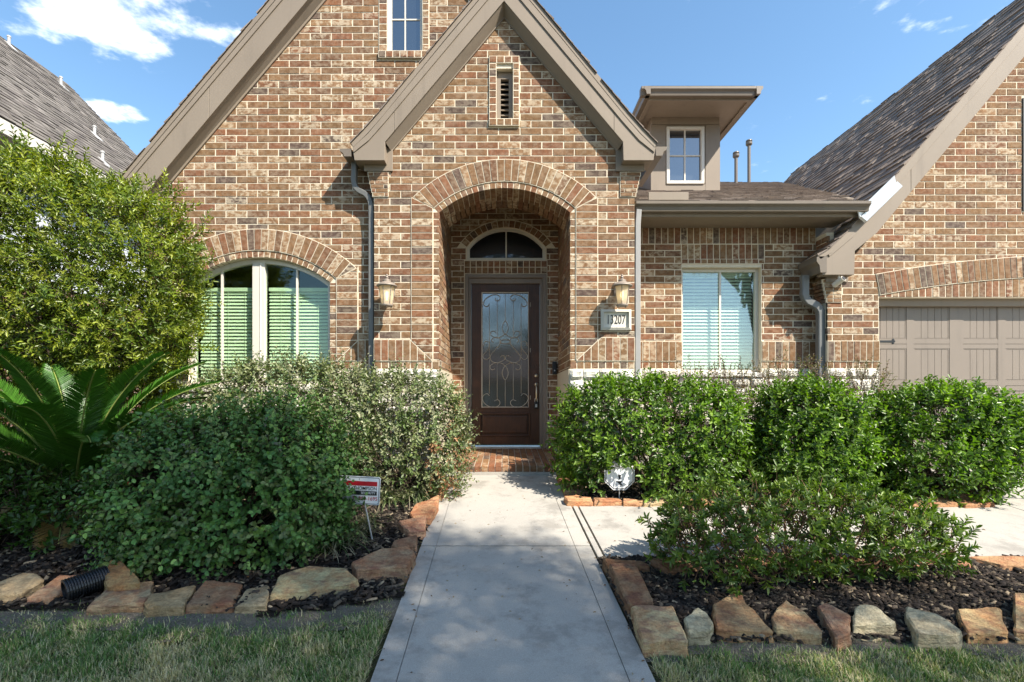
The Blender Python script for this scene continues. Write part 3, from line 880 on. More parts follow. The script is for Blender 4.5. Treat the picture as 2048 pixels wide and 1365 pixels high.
# ---- roofs: shingle layer helper --------------------------------------------------
SHV = {}
shingle_count = [0]
def shingles(parent, origin, along, up, length, height, exposure, tabw, mat, rng, single=False, cols=None, keep=None, th=0.012):
    """overlapping tabs: along = eave direction, up = up the slope"""
    o, a, u = Vector(origin), Vector(along).normalized(), Vector(up).normalized()
    n = a.cross(u)
    if n.z < 0: n = -n
    cols = cols or [(0.215, 0.172, 0.142), (0.235, 0.19, 0.158), (0.185, 0.148, 0.124), (0.25, 0.204, 0.17), (0.20, 0.165, 0.14)]
    mb = MB(); rows = int(height / exposure) + 1
    for r in range(rows):
        x = -rng.random() * tabw
        while x < length:
            w = tabw * rng.choice((0.6, 0.8, 1.0, 1.0, 1.3)); x0, x1 = max(0, x), min(length, x + w - .004); x += w
            if x1 - x0 < .03: continue
            t = th * rng.choice((0.6, 1.0, 1.5)); d0 = r * exposure - rng.uniform(0, .006); d1 = min(height, r * exposure + exposure * 1.35)
            p = [o + a * x0 + u * d0 + n * .002, o + a * x1 + u * d0 + n * .002, o + a * x1 + u * d1 + n * .001, o + a * x0 + u * d1 + n * .001,
                 o + a * x0 + u * d0 + n * (.004 + t), o + a * x1 + u * d0 + n * (.004 + t), o + a * x1 + u * d1 + n * .003, o + a * x0 + u * d1 + n * .003]
            if keep and not keep((p[0] + p[2]) / 2): continue
            c = rng.choice(cols); g = rng.uniform(.9, 1.1); c = (c[0] * g, c[1] * g, c[2] * g, 1)
            fc = [(4, 5, 6, 7), (0, 1, 5, 4), (1, 2, 6, 5), (3, 0, 4, 7)]
            if (p[5] - p[4]).cross(p[7] - p[4]).dot(n) < 0: fc = [tuple(reversed(q)) for q in fc]
            if single and shingle_count[0] < 300 and x1 - x0 > .1 and p[0].y < 7.2:
                m = MB(); m.add(p, fc, c); m.build('shingle', mat, parent); shingle_count[0] += 1
            else: mb.add(p, fc, c)
    if mb.v: mb.build('shingle_field', mat, parent, kind='stuff')
rr = random.Random(11)

def rake(name, left, right_only, Yf, Yw, parent, poly_r, cx_px, wall_line):
    pass

# ---- entry gable roof: rake boards with kicked ends, soffit, frieze, returns --------
ENTR = None
def boards(poly, Yf, cuts, parent, bev=.003):
    """one rake board as butted lengths with a hairline gap"""
    xs = sorted(cuts); lo = -99.0
    for hi in xs + [99.0]:
        p = clip(clip(poly, 1, 0, lo + .0015), -1, 0, -(hi - .0015))
        if len(p) > 2: MB().xz(p, Yf, Yf + .025).build('rake_board', TAUPE, parent, bevel=bev)
        lo = hi
def side_pts(pts, mir, c=1008.0): return [((2 * c - a) if mir else a, b) for a, b in pts]
fasc = [(1008, -57), (1120, 75.6), (1252, 236), (1281, 270), (1306, 292), (1311, 297), (1307, 321), (1247, 321), (1246, 284), (1008, 2)]
top_strip = [(1008, -57), (1120, 75.6), (1252, 236), (1281, 270), (1306, 292), (1311, 297), (1308, 306), (1278, 282), (1246, 246), (1008, -38)]
prof = [(1008, -72), (1120, 62), (1254, 224), (1284, 258), (1313, 288)]
base_roof = MB()
for mir in (False, True):
    base_roof.xz(px2(side_pts(prof, mir) + side_pts([(1309, 296), (1281, 269), (1251, 235), (1120, 74), (1008, -58)], mir), YEF), YEF - .015, 7.2)
ENTR = base_roof.build('entry_gable_roof', TAUPE, HOUSE)
for mir in (False, True):
    boards(px2(side_pts(fasc, mir), YEF), YEF, [X(2016 - 1228 if mir else 1228, YEF)], ENTR)
    MB().xz(px2(side_pts(top_strip, mir), YEF), YEF - .012, YEF - .0005).build('rake_trim', TAUPE, ENTR, bevel=.003)
    # sloping soffit behind the board; frieze tilted as a cove to darken the band
    q = px2(side_pts([(1008, 2), (1246, 284), (1246, 270), (1008, -16)], mir), YEF)
    MB().xz(q, YEF + .026, YE - .004).build('soffit', TAUPE, ENTR)
    fa, fb = px2(side_pts([(1008, 1), (1246, 283)], mir), YEF); ga, gb = px2(side_pts([(1008.5, 38), (1233, 305)], mir, 1008.5), YE)
    cov = [(fa[0], YEF + .012, fa[1]), (fb[0], YEF + .012, fb[1]), (gb[0], YE - .002, gb[1]), (ga[0], YE - .002, ga[1])]
    MB().prism(cov, (0, .01, .06)).build('frieze_board', TAUPE, ENTR)
    MB().xz(px2(side_pts([(1008.5, 33), (1233, 300), (1233, 305), (1008.5, 38.5)], mir, 1008.5), YE), YE - .016, YE - .001).build('frieze_moulding', TAUPE, ENTR)
    # boxed return
    bxp = px2(side_pts([(1247, 284), (1306, 300), (1307, 321), (1247, 321)], mir), YEF)
    MB().xz(bxp, YEF + .026, YE + .12).build('eave_return', TAUPE, ENTR)
    rp = px2(side_pts([(1231, 296), (1288, 305), (1288, 344), (1231, 344)], mir, 1008.5), YE)
    MB().xz(rp, YE - .02, YE - .001).build('return_board', TAUPE, ENTR, bevel=.003)
    # shingle courses seen at the edge
    for (a, b) in zip(prof[:-1], prof[1:]):
        A, B = px2(side_pts([a, b], mir), YEF)
        A, B = Vector((A[0], YEF - .03, A[1])), Vector((B[0], YEF - .03, B[1]))
        shingles(ENTR, B, (0, 1, 0), A - B, 1.7, (A - B).length, .14, .3, SHINGLE, rr, th=.014)
# short gutters on both eaves
def gutter(name, x0, x1, y0, y1, ztop, zbot, outer, parent, mat=GUTTER, axis='y'):
    """open K-style trough; outer = +1/-1 side of the curved face (axis y), runs along y or x"""
    mb = MB(); h = ztop - zbot
    if axis == 'y':
        w = x1 - x0
        def q(t, z): return (x0 + (1 - t) * w if outer > 0 else x0 + t * w, z)
        # t = 1 at the outer lip
        pr = [(0.0, ztop), (0.0, zbot), (0.62, zbot), (0.72, zbot + h * .45), (1.0, zbot + h * .7), (1.0, ztop), (.9, ztop), (.9, zbot + h * .75), (.64, zbot + h * .5), (.56, zbot + h * .12), (.06, zbot + h * .12), (.06, ztop)]
        xx = lambda t: (x1 - (x1 - x0) * t) if outer < 0 else (x0 + (x1 - x0) * t)
        pts = [(xx(t), y0, z) for t, z in pr]
        # build as strips so that the trough stays concave
        for i in range(len(pr)):
            j = (i + 1) % len(pr)
            a, b = pts[i], pts[j]
            mb.add([a, b, (b[0], y1, b[2]), (a[0], y1, a[2])], [(0, 1, 2, 3)])
        cap = [(xx(t), z) for t, z in pr[:6]]
        for yy in (y0, y1): mb.xz(cap, yy - .003, yy)
    else:
        d = y1 - y0
        yy = lambda t: y1 - d * t
        pr = [(0.0, ztop), (0.0, zbot), (0.62, zbot), (0.72, zbot + h * .45), (1.0, zbot + h * .7), (1.0, ztop), (.9, ztop), (.9, zbot + h * .75), (.64, zbot + h * .5), (.56, zbot + h * .12), (.06, zbot + h * .12), (.06, ztop)]
        pts = [(x0, yy(t), z) for t, z in pr]
        for i in range(len(pr)):
            j = (i + 1) % len(pr); a, b = pts[i], pts[j]
            mb.add([a, b, (x1, b[1], b[2]), (x1, a[1], a[2])], [(0, 1, 2, 3)])
        for xx_ in (x0, x1): mb.prism([(xx_, yy(t), z) for t, z in pr[:6]], (.003, 0, 0))
    return mb.build(name, mat, parent)
gutter('gutter', X(679, YEF), X(702, YEF), YEF + .01, YL - .01, Z(297, YEF), Z(312.5, YEF), -1, ENTR)
gutter('gutter', X(1312, YEF), X(1334, YEF), YEF + .01, 6.25, Z(293, YEF), Z(311, YEF), 1, ENTR)

# ---- main gable ------------------------------------------------------------------
lcx = X(806, YL)
la, lb = (X(652.8 - 6, YL), Z(0, YL)), (X(311 - 6, YL), Z(403, YL))
lsl = (la[1] - lb[1]) / (la[0] - lb[0])
lap = la[1] + (lcx - la[0]) * lsl
lx0, lx1 = X(292, YL), 1.45
wcx, wcz = X(516.5, YL), Z(744.3, YL)
q1, q2, q3 = 285 / 166.2, 243 / 166.2, 229.5 / 166.2
whw = X(659.5, YL) - wcx
wzb = Z(772, YL)
uw = (X(774, YL), X(846, YL), Z(104, YL), Z(-75, YL))
ltl = lambda x: lap - abs(x - lcx) * lsl
whole = arch_poly(wcx, wcz, q3, whw, wzb)
lin_x, lin_z = eX0 + .06, Z(330, YL)
MAIN = wall_sheet('main_gable_wall', [(lx0, 0), (lin_x, 0), (lin_x, lin_z), (lx1, lin_z), (lx1, ltl(lx1)), (lcx, lap), (lx0, ltl(lx0))], [whole, [(uw[0], uw[2]), (uw[1], uw[2]), (uw[1], uw[3]), (uw[0], uw[3])]], YL, 0.2, HOUSE)
W = BrickWall(MAIN, front(YL))
lclips = [((lcx, lap), (lx0, ltl(lx0)), (lcx, 1)), ((lcx, lap), (lx1, ltl(lx1)), (lcx, 1))]
lzs0, lzs1 = Z(722, YL), Z(681, YL)
ux0, ux1, uz0, uz1 = X(758, YL), X(858, YL), Z(117.5, YL), uw[3] + .0
wst0, wst1 = X(673, YL), X(716, YL)
vst0, vst1 = 2 * wcx - wst1, 2 * wcx - wst0
wzsp = Z(536.7, YL)
W.courses(lx0, lx1, lzs1 + JT, lap, Z(257.6, YL), X(599.4, YL), clips=lclips,
          rects=[(vst0, wst1, 0, wzsp), (ux0, ux1, uz0, uz1 + .3), (lin_x, 9, -1, lin_z)], discs=[(wcx, wcz, q1, wzsp)])
zl = Z(257.6, YL)
r = math.floor((wzsp - zl) / BC)
wm_r = ((wst1, wzsp), (wst0, Z(558, YL)), (wst1, 1.0)); wm_l = ((vst0, wzsp), (vst1, Z(558, YL)), (vst0, 1.0))
while zl + r * BC > lzs0 - .3:
    za, zb = zl + r * BC + JT / 2, zl + (r + 1) * BC - JT / 2
    for a, b, mt, bs in ((wst0, wst1, wm_r, ((wst1, lzs1), (wst0, lzs0), (wst0, 3))), (vst0, vst1, wm_l, ((vst0, lzs1), (vst1, lzs0), (vst1, 3)))):
        p = line_clip([(a + JT / 2, za), (b - JT / 2, za), (b - JT / 2, zb), (a + JT / 2, zb)], *mt)
        W.lay(line_clip(p, *bs), proud=.012)
    zt = min(zb, Z(566, YL))
    if zt - za > .02:
        W.rect(wcx + whw, wst0 - JT / 2, za, zt); W.rect(vst1 + JT / 2, wcx - whw, za, zt)
        for sg in (-1, 1):   # reveal returns
            a, b = sorted((wcx + sg * (whw + .002), wcx + sg * (whw + .05))); W.mb.box(a, b, YL + .012, YL + .09, za, zt, tone())
    r -= 1
W.soldiers(lx0, vst1 - JT, lzs0, lzs1, .012, clips=[((vst0, lzs1 - .012), (vst1, lzs0 - .012), (vst0, lzs0))])
W.soldiers(wst0 + JT, eX0 + .02, lzs0, lzs1, .012, clips=[((wst1, lzs1 - .012), (wst0, lzs0 - .012), (wst1, lzs0))])
W.soldiers(lx0, wcx - whw, Z(737.5, YL), lzs0 - JT, 0, name='header_brick'); W.soldiers(wcx + whw, eX0 + .02, Z(737.5, YL), lzs0 - JT, 0, name='header_brick')
aw = math.asin(whw / q3); aw1 = math.asin((wst1 - wcx) / q1)
wcl = [((wst1, wzsp + .012), (wst0, Z(558, YL) + .012), (wcx, wzsp + 1)), ((vst0, wzsp + .012), (vst1, Z(558, YL) + .012), (wcx, wzsp + 1))]
W.ring(wcx, wcz, q2 + JT * .4, q1, -aw1 - .03, aw1 + .03, 31, .012, clips=wcl)
W.ring(wcx, wcz, q3, q2 - JT * .4, -aw - .01, aw + .01, 28, 0, back=-.09)
# brick frame round the upper window
zz = uz0 + BC
while zz < uz1:
    W.rect(ux0 + JT / 2, uw[0], zz + JT / 2, zz + BC - JT / 2, proud=.012, name='strip_brick'); W.rect(uw[1], ux1 - JT / 2, zz + JT / 2, zz + BC - JT / 2, proud=.012, name='strip_brick')
    zz += BC
W.soldiers(ux0, ux1, uz0, uz0 + BC - JT, .03)
W.done()
# rooms behind the glass
mb = MB(); mb.box(lx0 + .05, lin_x, YL + 1.6, YL + 1.65, 0, 3.4); mb.box(lx0 + .05, lx0 + .1, YL + .22, YL + 1.6, 0, 3.4); mb.box(lin_x - .06, lin_x - .01, YL + .22, YL + 1.6, 0, 3.4); mb.box(lx0 + .05, lin_x, YL + .22, YL + 1.65, 3.401, 3.45); mb.build('room_wall', DARKROOM, HOUSE)
# upper window
mb = MB(); ring_mesh(mb, [(uw[0], uw[2]), (uw[1], uw[2]), (uw[1], uw[3]), (uw[0], uw[3])], [(uw[0] + .045, uw[2] + .02), (uw[1] - .045, uw[2] + .02), (uw[1] - .045, uw[3] - .045), (uw[0] + .045, uw[3] - .045)], YL + .05, YL + .10)
UWIN = mb.build('upper_window', WHITE, HOUSE)
MB().box(uw[0] + .03, uw[1] - .03, YL + .075, YL + .082, uw[2] + .01, uw[3] - .03).build('pane', GL_DARK, UWIN)
um = X(810.5, YL + .07)
MB().box(um - .008, um + .008, YL + .064, YL + .073, uw[2] + .02, uw[3] - .04).build('muntin', WHITE, UWIN)
for zq in (Z(40, YL + .07), Z(-25, YL + .07)): MB().box(uw[0] + .04, uw[1] - .04, YL + .066, YL + .0725, zq - .008, zq + .008).build('muntin', WHITE, UWIN)
# arched twin window
WY = YL + .075
fo = arch_poly(wcx, wcz, q3 - .004, whw - .004, wzb); fi = arch_poly(wcx, wcz, q3 - .055, whw - .05, wzb + .05)
mb = MB(); ring_mesh(mb, fo, fi, WY, WY + .06)
AWIN = mb.build('arched_window', WHITE, HOUSE)
mm = (X(505.5, WY), X(530, WY))
mb = MB(); mb.box(mm[0], mm[1], WY - .012, WY + .055, wzb + .04, wcz + q3 - .04); mb.box((mm[0] + mm[1]) / 2 + .02, (mm[0] + mm[1]) / 2 + .032, WY - .02, WY - .008, wzb + .04, wcz + q3 - .06); mb.build('mullion', WHITE, AWIN, bevel=.004)
MB().xz(fi, WY + .030, WY + .036).build('pane', GL_GREEN, AWIN)
for pxm in (442.7, 593.2):
    xm = X(pxm, WY); zt = wcz + math.sqrt((q3 - .05) ** 2 - (xm - wcx) ** 2)
    MB().box(xm - .011, xm + .011, WY + .010, WY + .028, wzb + .04, zt).build('muntin', WHITE, AWIN)
def blinds(parent, x0, x1, zb, zt, Y, pitch, tilt, width=.05):
    MB().box(x0, x1, Y - .03, Y + .03, zt - .045, zt).build('blind_headrail', BLIND, parent, bevel=.004)
    m = MB(); c, s_ = math.cos(tilt) * width / 2, math.sin(tilt) * width / 2; w = (x1 - x0) / 2
    n = 3
    top = [(-w, -c, -s_), (w, -c, -s_), (w, 0, .004), (-w, 0, .004), (w, c, s_), (-w, c, s_)]
    bot = [(p[0], p[1], p[2] - .003) for p in top]
    m.add(top + bot, [(0, 1, 2, 3), (3, 2, 4, 5), (9, 8, 7, 6), (11, 10, 8, 9), (0, 6, 7, 1), (5, 4, 10, 11), (0, 3, 9, 6), (3, 5, 11, 9), (1, 7, 8, 2), (2, 8, 10, 4)])
    me = m.mesh('blind_slat'); me.materials.append(BLIND)
    k = 0; z = zt - .06
    while z > zb:
        o = bpy.data.objects.new('blind_slat', me); o.location = ((x0 + x1) / 2, Y, z); link(o, parent); z -= pitch
    for fx in (.2, .5, .8):
        MB().tube([(x0 + (x1 - x0) * fx, Y - .028, zt), (x0 + (x1 - x0) * fx, Y - .028, zb)], .0015, 5).build('blind_cord', BLIND, parent)
BY = WY + .12
tl = math.radians(52)
blinds(AWIN, wcx - whw + .05, mm[0] + .0, wzb + .03, Z(577, BY), BY, .0425, tl)
blinds(AWIN, mm[1] - .0, wcx + whw - .05, wzb + .03, Z(577, BY), BY, .0425, tl)
MB().box(wcx - whw - .06, wcx + whw + .06, YL - .05, YL + .09, wzb - .07, wzb - .003).build('window_sill', WSTONE, AWIN)
AWIN.children[-1].data.color_attributes.new('tone', 'FLOAT_COLOR', 'POINT').data.foreach_set('color', [1.0] * 32)
# main gable roof
def L2(pts): return px2(pts, YLF)
lc = 806.0
lapx = lambda dy: dy
# rake board edges run parallel: outer through (553.7, 0), inner through (615, 0), slope 1.193
def lin(x0, sl=1.193): return lambda x: 0 + (x0 - x) * sl
o_l, i_l = lin(553.7), lin(615)
pts_l = [(lc, o_l(lc)), (210, o_l(210)), (216, o_l(210) + 16), (282, i_l(282)), (lc, i_l(lc))]
rb = MB()
rb.xz(L2([(lc, o_l(lc) - 14), (196, o_l(196) - 12), (204, o_l(204) - 1), (lc, o_l(lc) - 1)]), YLF - .015, 9.5)
rb.xz(L2([(2 * lc - a, b) for a, b in [(lc, o_l(lc) - 14), (300, o_l(300) - 12), (304, o_l(304) - 1), (lc, o_l(lc) - 1)]]), YLF - .015, 9.5)
MROOF = rb.build('main_gable_roof', TAUPE, HOUSE)
A, B = L2([(lc, o_l(lc) - 14), (196, o_l(196) - 12)])
A, B = Vector((A[0], YLF - .03, A[1])), Vector((B[0], YLF - .03, B[1]))
shingles(MROOF, B, (0, 1, 0), A - B, 1.0, (A - B).length, .14, .3, SHINGLE, rr, th=.014)
for mir in (False, True):
    f = (lambda q: [(2 * lc - a, b) for a, b in q]) if mir else (lambda q: q)
    q = pts_l if not mir else [(lc, o_l(lc)), (330, o_l(330)), (392, i_l(392)), (lc, i_l(lc))]
    boards(L2(f(q)), YLF, [X(268, YLF), X(418, YLF)] if not mir else [], MROOF)
    if not mir:
        MB().xz(L2([(lc, o_l(lc)), (210, o_l(210)), (214, o_l(210) + 6), (lc, o_l(lc) + 17)]), YLF - .012, YLF - .0005).build('rake_trim', TAUPE, MROOF, bevel=.003)
        MB().xz(L2([(lc, i_l(lc)), (300, i_l(300)), (296, i_l(296) - 12), (lc, i_l(lc) - 16)]), YLF + .026, YL - .004).build('soffit', TAUPE, MROOF)
        w_l = lambda x: (652.8 - x) * 1.18
        fa, fb = L2([(lc, i_l(lc) - 1), (292, i_l(292) - 1)]); ga, gb = px2([(lc, w_l(lc) - 3), (300, w_l(300) - 3)], YL)
        MB().prism([(fa[0], YLF + .012, fa[1]), (fb[0], YLF + .012, fb[1]), (gb[0], YL - .002, gb[1]), (ga[0], YL - .002, ga[1])], (0, .01, .06)).build('frieze_board', TAUPE, MROOF)  # leaned into a cove instead of upright, shaped to keep this band shaded
        MB().xz(px2([(lc, w_l(lc) - 4), (300, w_l(300) - 4), (300, w_l(300) + 2), (lc, w_l(lc) + 2)], YL), YL - .016, YL - .001).build('frieze_moulding', TAUPE, MROOF)

# ---- middle wing ------------------------------------------------------------------
mx0, mx1 = X(1246, YM), X(1655, YG) + .0
mzt = Z(445, YM)
mw = (X(1364, YM), X(1523, YM), Z(745, YM), Z(535, YM))
MID = wall_sheet('middle_wing_wall', [(mx0, 0), (mx1, 0), (mx1, mzt), (mx0, mzt)], [[(mw[0], mw[2]), (mw[1], mw[2]), (mw[1], mw[3]), (mw[0], mw[3])]], YM, .2, HOUSE)
W = BrickWall(MID, front(YM))
s1b, s2b = Z(488.5, YM), Z(527.5, YM)
w2 = (X(1363, YM), X(1529, YM))
W.soldiers(mx0, mx1, s1b + JT / 2, mzt, 0)
W.soldiers(w2[0], w2[1], Z(518.5, YM), s1b - JT / 2, .0)
W.soldiers(w2[0], w2[1], Z(527.5, YM), Z(519.5, YM), .012, name='header_brick')
mz1, mz0, mzh = Z(684, YM), Z(722.5, YM), Z(737, YM)
W.courses(mx0, mx1, mz1 + JT, s1b - JT / 2, s1b, X(1290, YM), rects=[(w2[0], w2[1], Z(528, YM), 9), (mw[0], mw[1], 0, Z(520, YM))])
W.soldiers(mx0, mw[0], mz0, mz1, .012); W.soldiers(mw[1], mx1, mz0, mz1, .012)
W.soldiers(mx0, mw[0], mzh, mz0 - JT, 0, name='header_brick'); W.soldiers(mw[1], mx1, mzh, mz0 - JT, 0, name='header_brick')
zz = mw[2]
while zz < mw[3] - .02:
    W.mb.box(mw[1] + .001, mw[1] + .05, YM + .012, YM + .085, zz + JT / 2, min(zz + BC - JT / 2, mw[3]), tone()); W.mb.box(mw[0] - .05, mw[0] - .001, YM + .012, YM + .085, zz + JT / 2, min(zz + BC - JT / 2, mw[3]), tone()); zz += BC
W.done()
mb = MB(); mb.box(mx0 + .05, mx1, YM + 1.5, YM + 1.55, 0, 2.95); mb.box(mx0 + .05, mx0 + .1, YM + .22, YM + 1.5, 0, 2.95); mb.box(mx1 - .05, mx1, YM + .22, YM + 1.5, 0, 2.95); mb.box(mx0 + .05, mx1, YM + .22, YM + 1.55, 2.951, 3.0); mb.build('room_wall', DARKROOM, HOUSE)
MY = YM + .075
mb = MB(); ring_mesh(mb, [(mw[0] + .002, mw[2] + .002), (mw[1] - .002, mw[2] + .002), (mw[1] - .002, mw[3] - .002), (mw[0] + .002, mw[3] - .002)], [(mw[0] + .04, mw[2] + .035), (mw[1] - .04, mw[2] + .035), (mw[1] - .04, mw[3] - .04), (mw[0] + .04, mw[3] - .04)], MY, MY + .06)
RWIN = mb.build('front_window', CREAM, HOUSE, bevel=.004)
MB().box(mw[0] + .03, mw[1] - .03, MY + .03, MY + .036, mw[2] + .03, mw[3] - .03).build('pane', GL_SKY, RWIN)
xm = X(1441, MY); MB().box(xm - .012, xm + .012, MY + .010, MY + .028, mw[2] + .03, mw[3] - .03).build('muntin', WHITE, RWIN)
blinds(RWIN, mw[0] + .03, mw[1] - .03, mw[2] + .05, mw[3] - .02, MY + .12, .044, math.radians(48))
mb = MB(); mb.box(mw[0] - .03, mw[1] + .03, YM - .05, YM + .085, mw[2] - .06, mw[2] - .003, (1, 1, 1, 1)); mb.build('window_sill', WSTONE, RWIN, bevel=.006)
# eave and roof
me_y = 5.70
zg_t, zg_b = Z(403, 5.60), Z(421, 5.60)
rz0, ry0, ry1 = Z(400, 5.66), 5.66, 11.9
rz1 = rz0 + .485 * (ry1 - ry0)
mb = MB(); mb.prism([(1.5, ry0, rz0 - .03), (1.5, ry1, rz1 - .03), (1.5, ry1, rz1 - .2), (1.5, ry0 + .3, rz0 - .06)], (2.85, 0, 0)); mb.prism([(4.36, 6.4, rz0 - .03 + .485 * (6.4 - ry0)), (4.36, ry1, rz1 - .03), (4.36, ry1, rz1 - .2), (4.36, 6.4, rz0 - .2 + .485 * (6.4 - ry0))], (3.2, 0, 0))
mb.prism([(-1.2, 7.5, rz0 - .03 + .485 * (7.5 - ry0)), (-1.2, ry1, rz1 - .03), (-1.2, ry1, rz1 - .2), (-1.2, 7.5, rz0 - .2 + .485 * (7.5 - ry0))], (2.7, 0, 0))
MIDR = mb.build('middle_wing_roof', TAUPE, HOUSE)
U = Vector((0, ry1 - ry0, rz1 - rz0))
shingles(MIDR, (1.50, ry0 - .02, rz0 - .03), (1, 0, 0), U, 5.7, U.length, .14, .2, SHINGLE, rr, th=.012, keep=lambda p: p.x < 4.22 + .43 * (p.y - 5.66))
mb = MB(); mb.box(1.54, 4.28, me_y, me_y + .025, Z(434, me_y), Z(405, me_y)); mb.box(1.54, 4.2, me_y + .025, YM - .003, Z(434, me_y) + .01, Z(434, me_y) + .03); mb.build('eave_fascia', TAUPE, MIDR)
MB().box(1.52, 4.1, YM - .03, YM - .003, Z(453, YM), Z(434, me_y) + .008).build('frieze_board', TAUPE, MIDR)
gutter('gutter', X(1272.5, 5.58), X(1738, 5.62), 5.585, 5.70, zg_t, zg_b, 1, MIDR, GUTTER, 'x')
MB().box(X(1296, 5.66), X(1376, 5.66), 5.64, 5.665, Z(402, 5.66), Z(386, 5.66)).build('splash_guard', TAUPE, MIDR, bevel=.004)
mb = MB(); A, B = P3(1718, 437, 5.66), P3(1790, 367, 5.74)
mb.prism([A + Vector((0, 0, 0)), A + Vector((.09, .03, -.045)), B + Vector((.09, .03, -.045)), B], (0.012, -.02, .015)); mb.prism([A, B, B + Vector((-.035, -.02, .075)), A + Vector((-.035, -.02, .075))], (.008, -.006, .008)); mb.build('splash_guard', ALU, MIDR)

# ---- dormer -----------------------------------------------------------------------
DY = 7.93
d0, d1, dzb_, dzt = X(1303, DY), X(1438, DY), Z(386, DY), Z(236, DY)
dwx0, dwx1, dwz0, dwz1 = X(1332, DY), X(1408, DY), Z(369.5, DY), Z(255, DY)
DORM = wall_sheet('dormer', [(d0, dzb_), (d1, dzb_), (d1, dzt), (d0, dzt)], [[(dwx0, dwz0), (dwx1, dwz0), (dwx1, dwz1), (dwx0, dwz1)]], DY, .1, HOUSE, TAUPE)
mb = MB(); mb.box(d0, d0 + .08, DY + .101, DY + 3, dzb_ - .2, dzt); mb.box(d1 - .08, d1, DY + .101, DY + 3, dzb_ - .2, dzt); mb.build('cheek', TAUPE, DORM)
mb = MB()
mb.box(d0 + .0, d1 - .0, DY - .014, DY + .005, Z(250, DY), dzt - .002); mb.box(d1 - .23, d1 + .012, DY - .013, DY + .004, dzb_, Z(251, DY)); mb.box(d0 - .012, d0 + .235, DY - .013, DY + .004, dzb_, Z(251, DY)); mb.box(d0 + .235, d1 - .23, DY - .010, DY + .004, dzb_, dwz0 - .002)
mb.build('trim_board', TAUPE, DORM)
ey = 7.44; ex0, ex1 = X(1300, ey), X(1500, ey); ezb, ezt = Z(202, ey), Z(182, ey)
mb = MB(); mb.box(ex0, ex1, ey, DY + 2.6, ezb + .02, ezt + .04)
DSO = mb.build('dormer_soffit', TAUPE, DORM)
mb = MB(); mb.box(ex0 - .03, ex1 + .03, ey - .03, ey + .02, ezb - .012, ezt + .02); mb.box(ex0 - .03, ex0 + .03, ey + .021, DY + 2.6, ezb - .012, ezt + .02); mb.box(ex1 - .03, ex1 + .03, ey + .021, DY + 2.6, ezb - .012, ezt + .02); mb.build('dormer_fascia', TAUPE, DORM)
gutter('gutter', X(1283, 7.30), X(1521, 7.30), 7.30, 7.41, Z(172.5, 7.30), Z(188, 7.30), 1, DORM, GUTTER, 'x')
gutter('gutter', ex1 + .032, ex1 + .13, 7.30, DY + 2.6, Z(172.5, 7.30), Z(188, 7.30), 1, DORM)
gutter('gutter', ex0 - .13, ex0 - .032, 7.30, DY + 2.6, Z(172.5, 7.30), Z(188, 7.30), -1, DORM)
mb = MB(); q = [(ex0 - .05, ey - .05), (ex1 + .05, ey - .05), (ex1 + .05, DY + 2.6), (ex0 - .05, DY + 2.6)]
zt_ = ezt + .045; mx_ = (ex0 + ex1) / 2
mb.add([(a, b, zt_) for a, b in q] + [(mx_, ey + .9, zt_ + .22), (mx_, DY + 2.6, zt_ + .22)], [(0, 1, 4), (1, 2, 5, 4), (3, 0, 4, 5)], (.1, .085, .075, 1)); mb.build('dormer_roof', SHINGLE, DORM)
mb = MB(); ring_mesh(mb, [(dwx0 + .002, dwz0 + .002), (dwx1 - .002, dwz0 + .002), (dwx1 - .002, dwz1 - .002), (dwx0 + .002, dwz1 - .002)], [(dwx0 + .055, dwz0 + .055), (dwx1 - .055, dwz0 + .055), (dwx1 - .055, dwz1 - .045), (dwx0 + .055, dwz1 - .045)], DY - .03, DY + .05)
DWIN = mb.build('dormer_window', WHITE, DORM, bevel=.005)
MB().box(dwx0 + .05, dwx1 - .05, DY + .02, DY + .026, dwz0 + .05, dwz1 - .04).build('pane', GL_DARK, DWIN)
xm = (dwx0 + dwx1) / 2; MB().box(xm - .011, xm + .011, DY + .004, DY + .018, dwz0 + .05, dwz1 - .04).build('muntin', WHITE, DWIN)
zm = Z(311.5, DY); MB().box(dwx0 + .05, dwx1 - .05, DY + .006, DY + .0175, zm - .011, zm + .011).build('muntin', WHITE, DWIN)
# vent stacks on the ridge
for (pxc, pyt, yy) in ((1472, 305, 11.3), (1498, 281, 11.5)):
    xc = X(pxc, yy); zb_ = rz0 + .485 * (yy - ry0) - .1; zt2 = Z(pyt, yy); r_ = .038
    mb = MB(); mb.tube([(xc, yy, zb_), (xc, yy, zt2 - .12)], r_, 12); mb.lathe([(r_ + .02, 0), (r_ + .035, .02), (r_ + .035, .07), (r_ + .018, .075), (r_ + .018, .09), (r_ + .035, .095), (r_ + .03, .12), (0, .125)], (xc, yy, zt2 - .125))
    mb.build('vent_stack', GUTTER, MIDR, smooth=False)

# right-hand return of the entry gable
sd = MB(); sd.box(eX1 - .1, eX1 - .0035, YE + .361, YM + .05, 0, Z(330, YE)); ES = sd.build('entry_side_wall', MORTAR, HOUSE)
We = BrickWall(ES, Frame((eX1, 0, 0), (0, 1, 0), (1, 0, 0)))
We.courses(YE + .012, YM, zh0, Z(335, YE), zspr, YE); We.done()

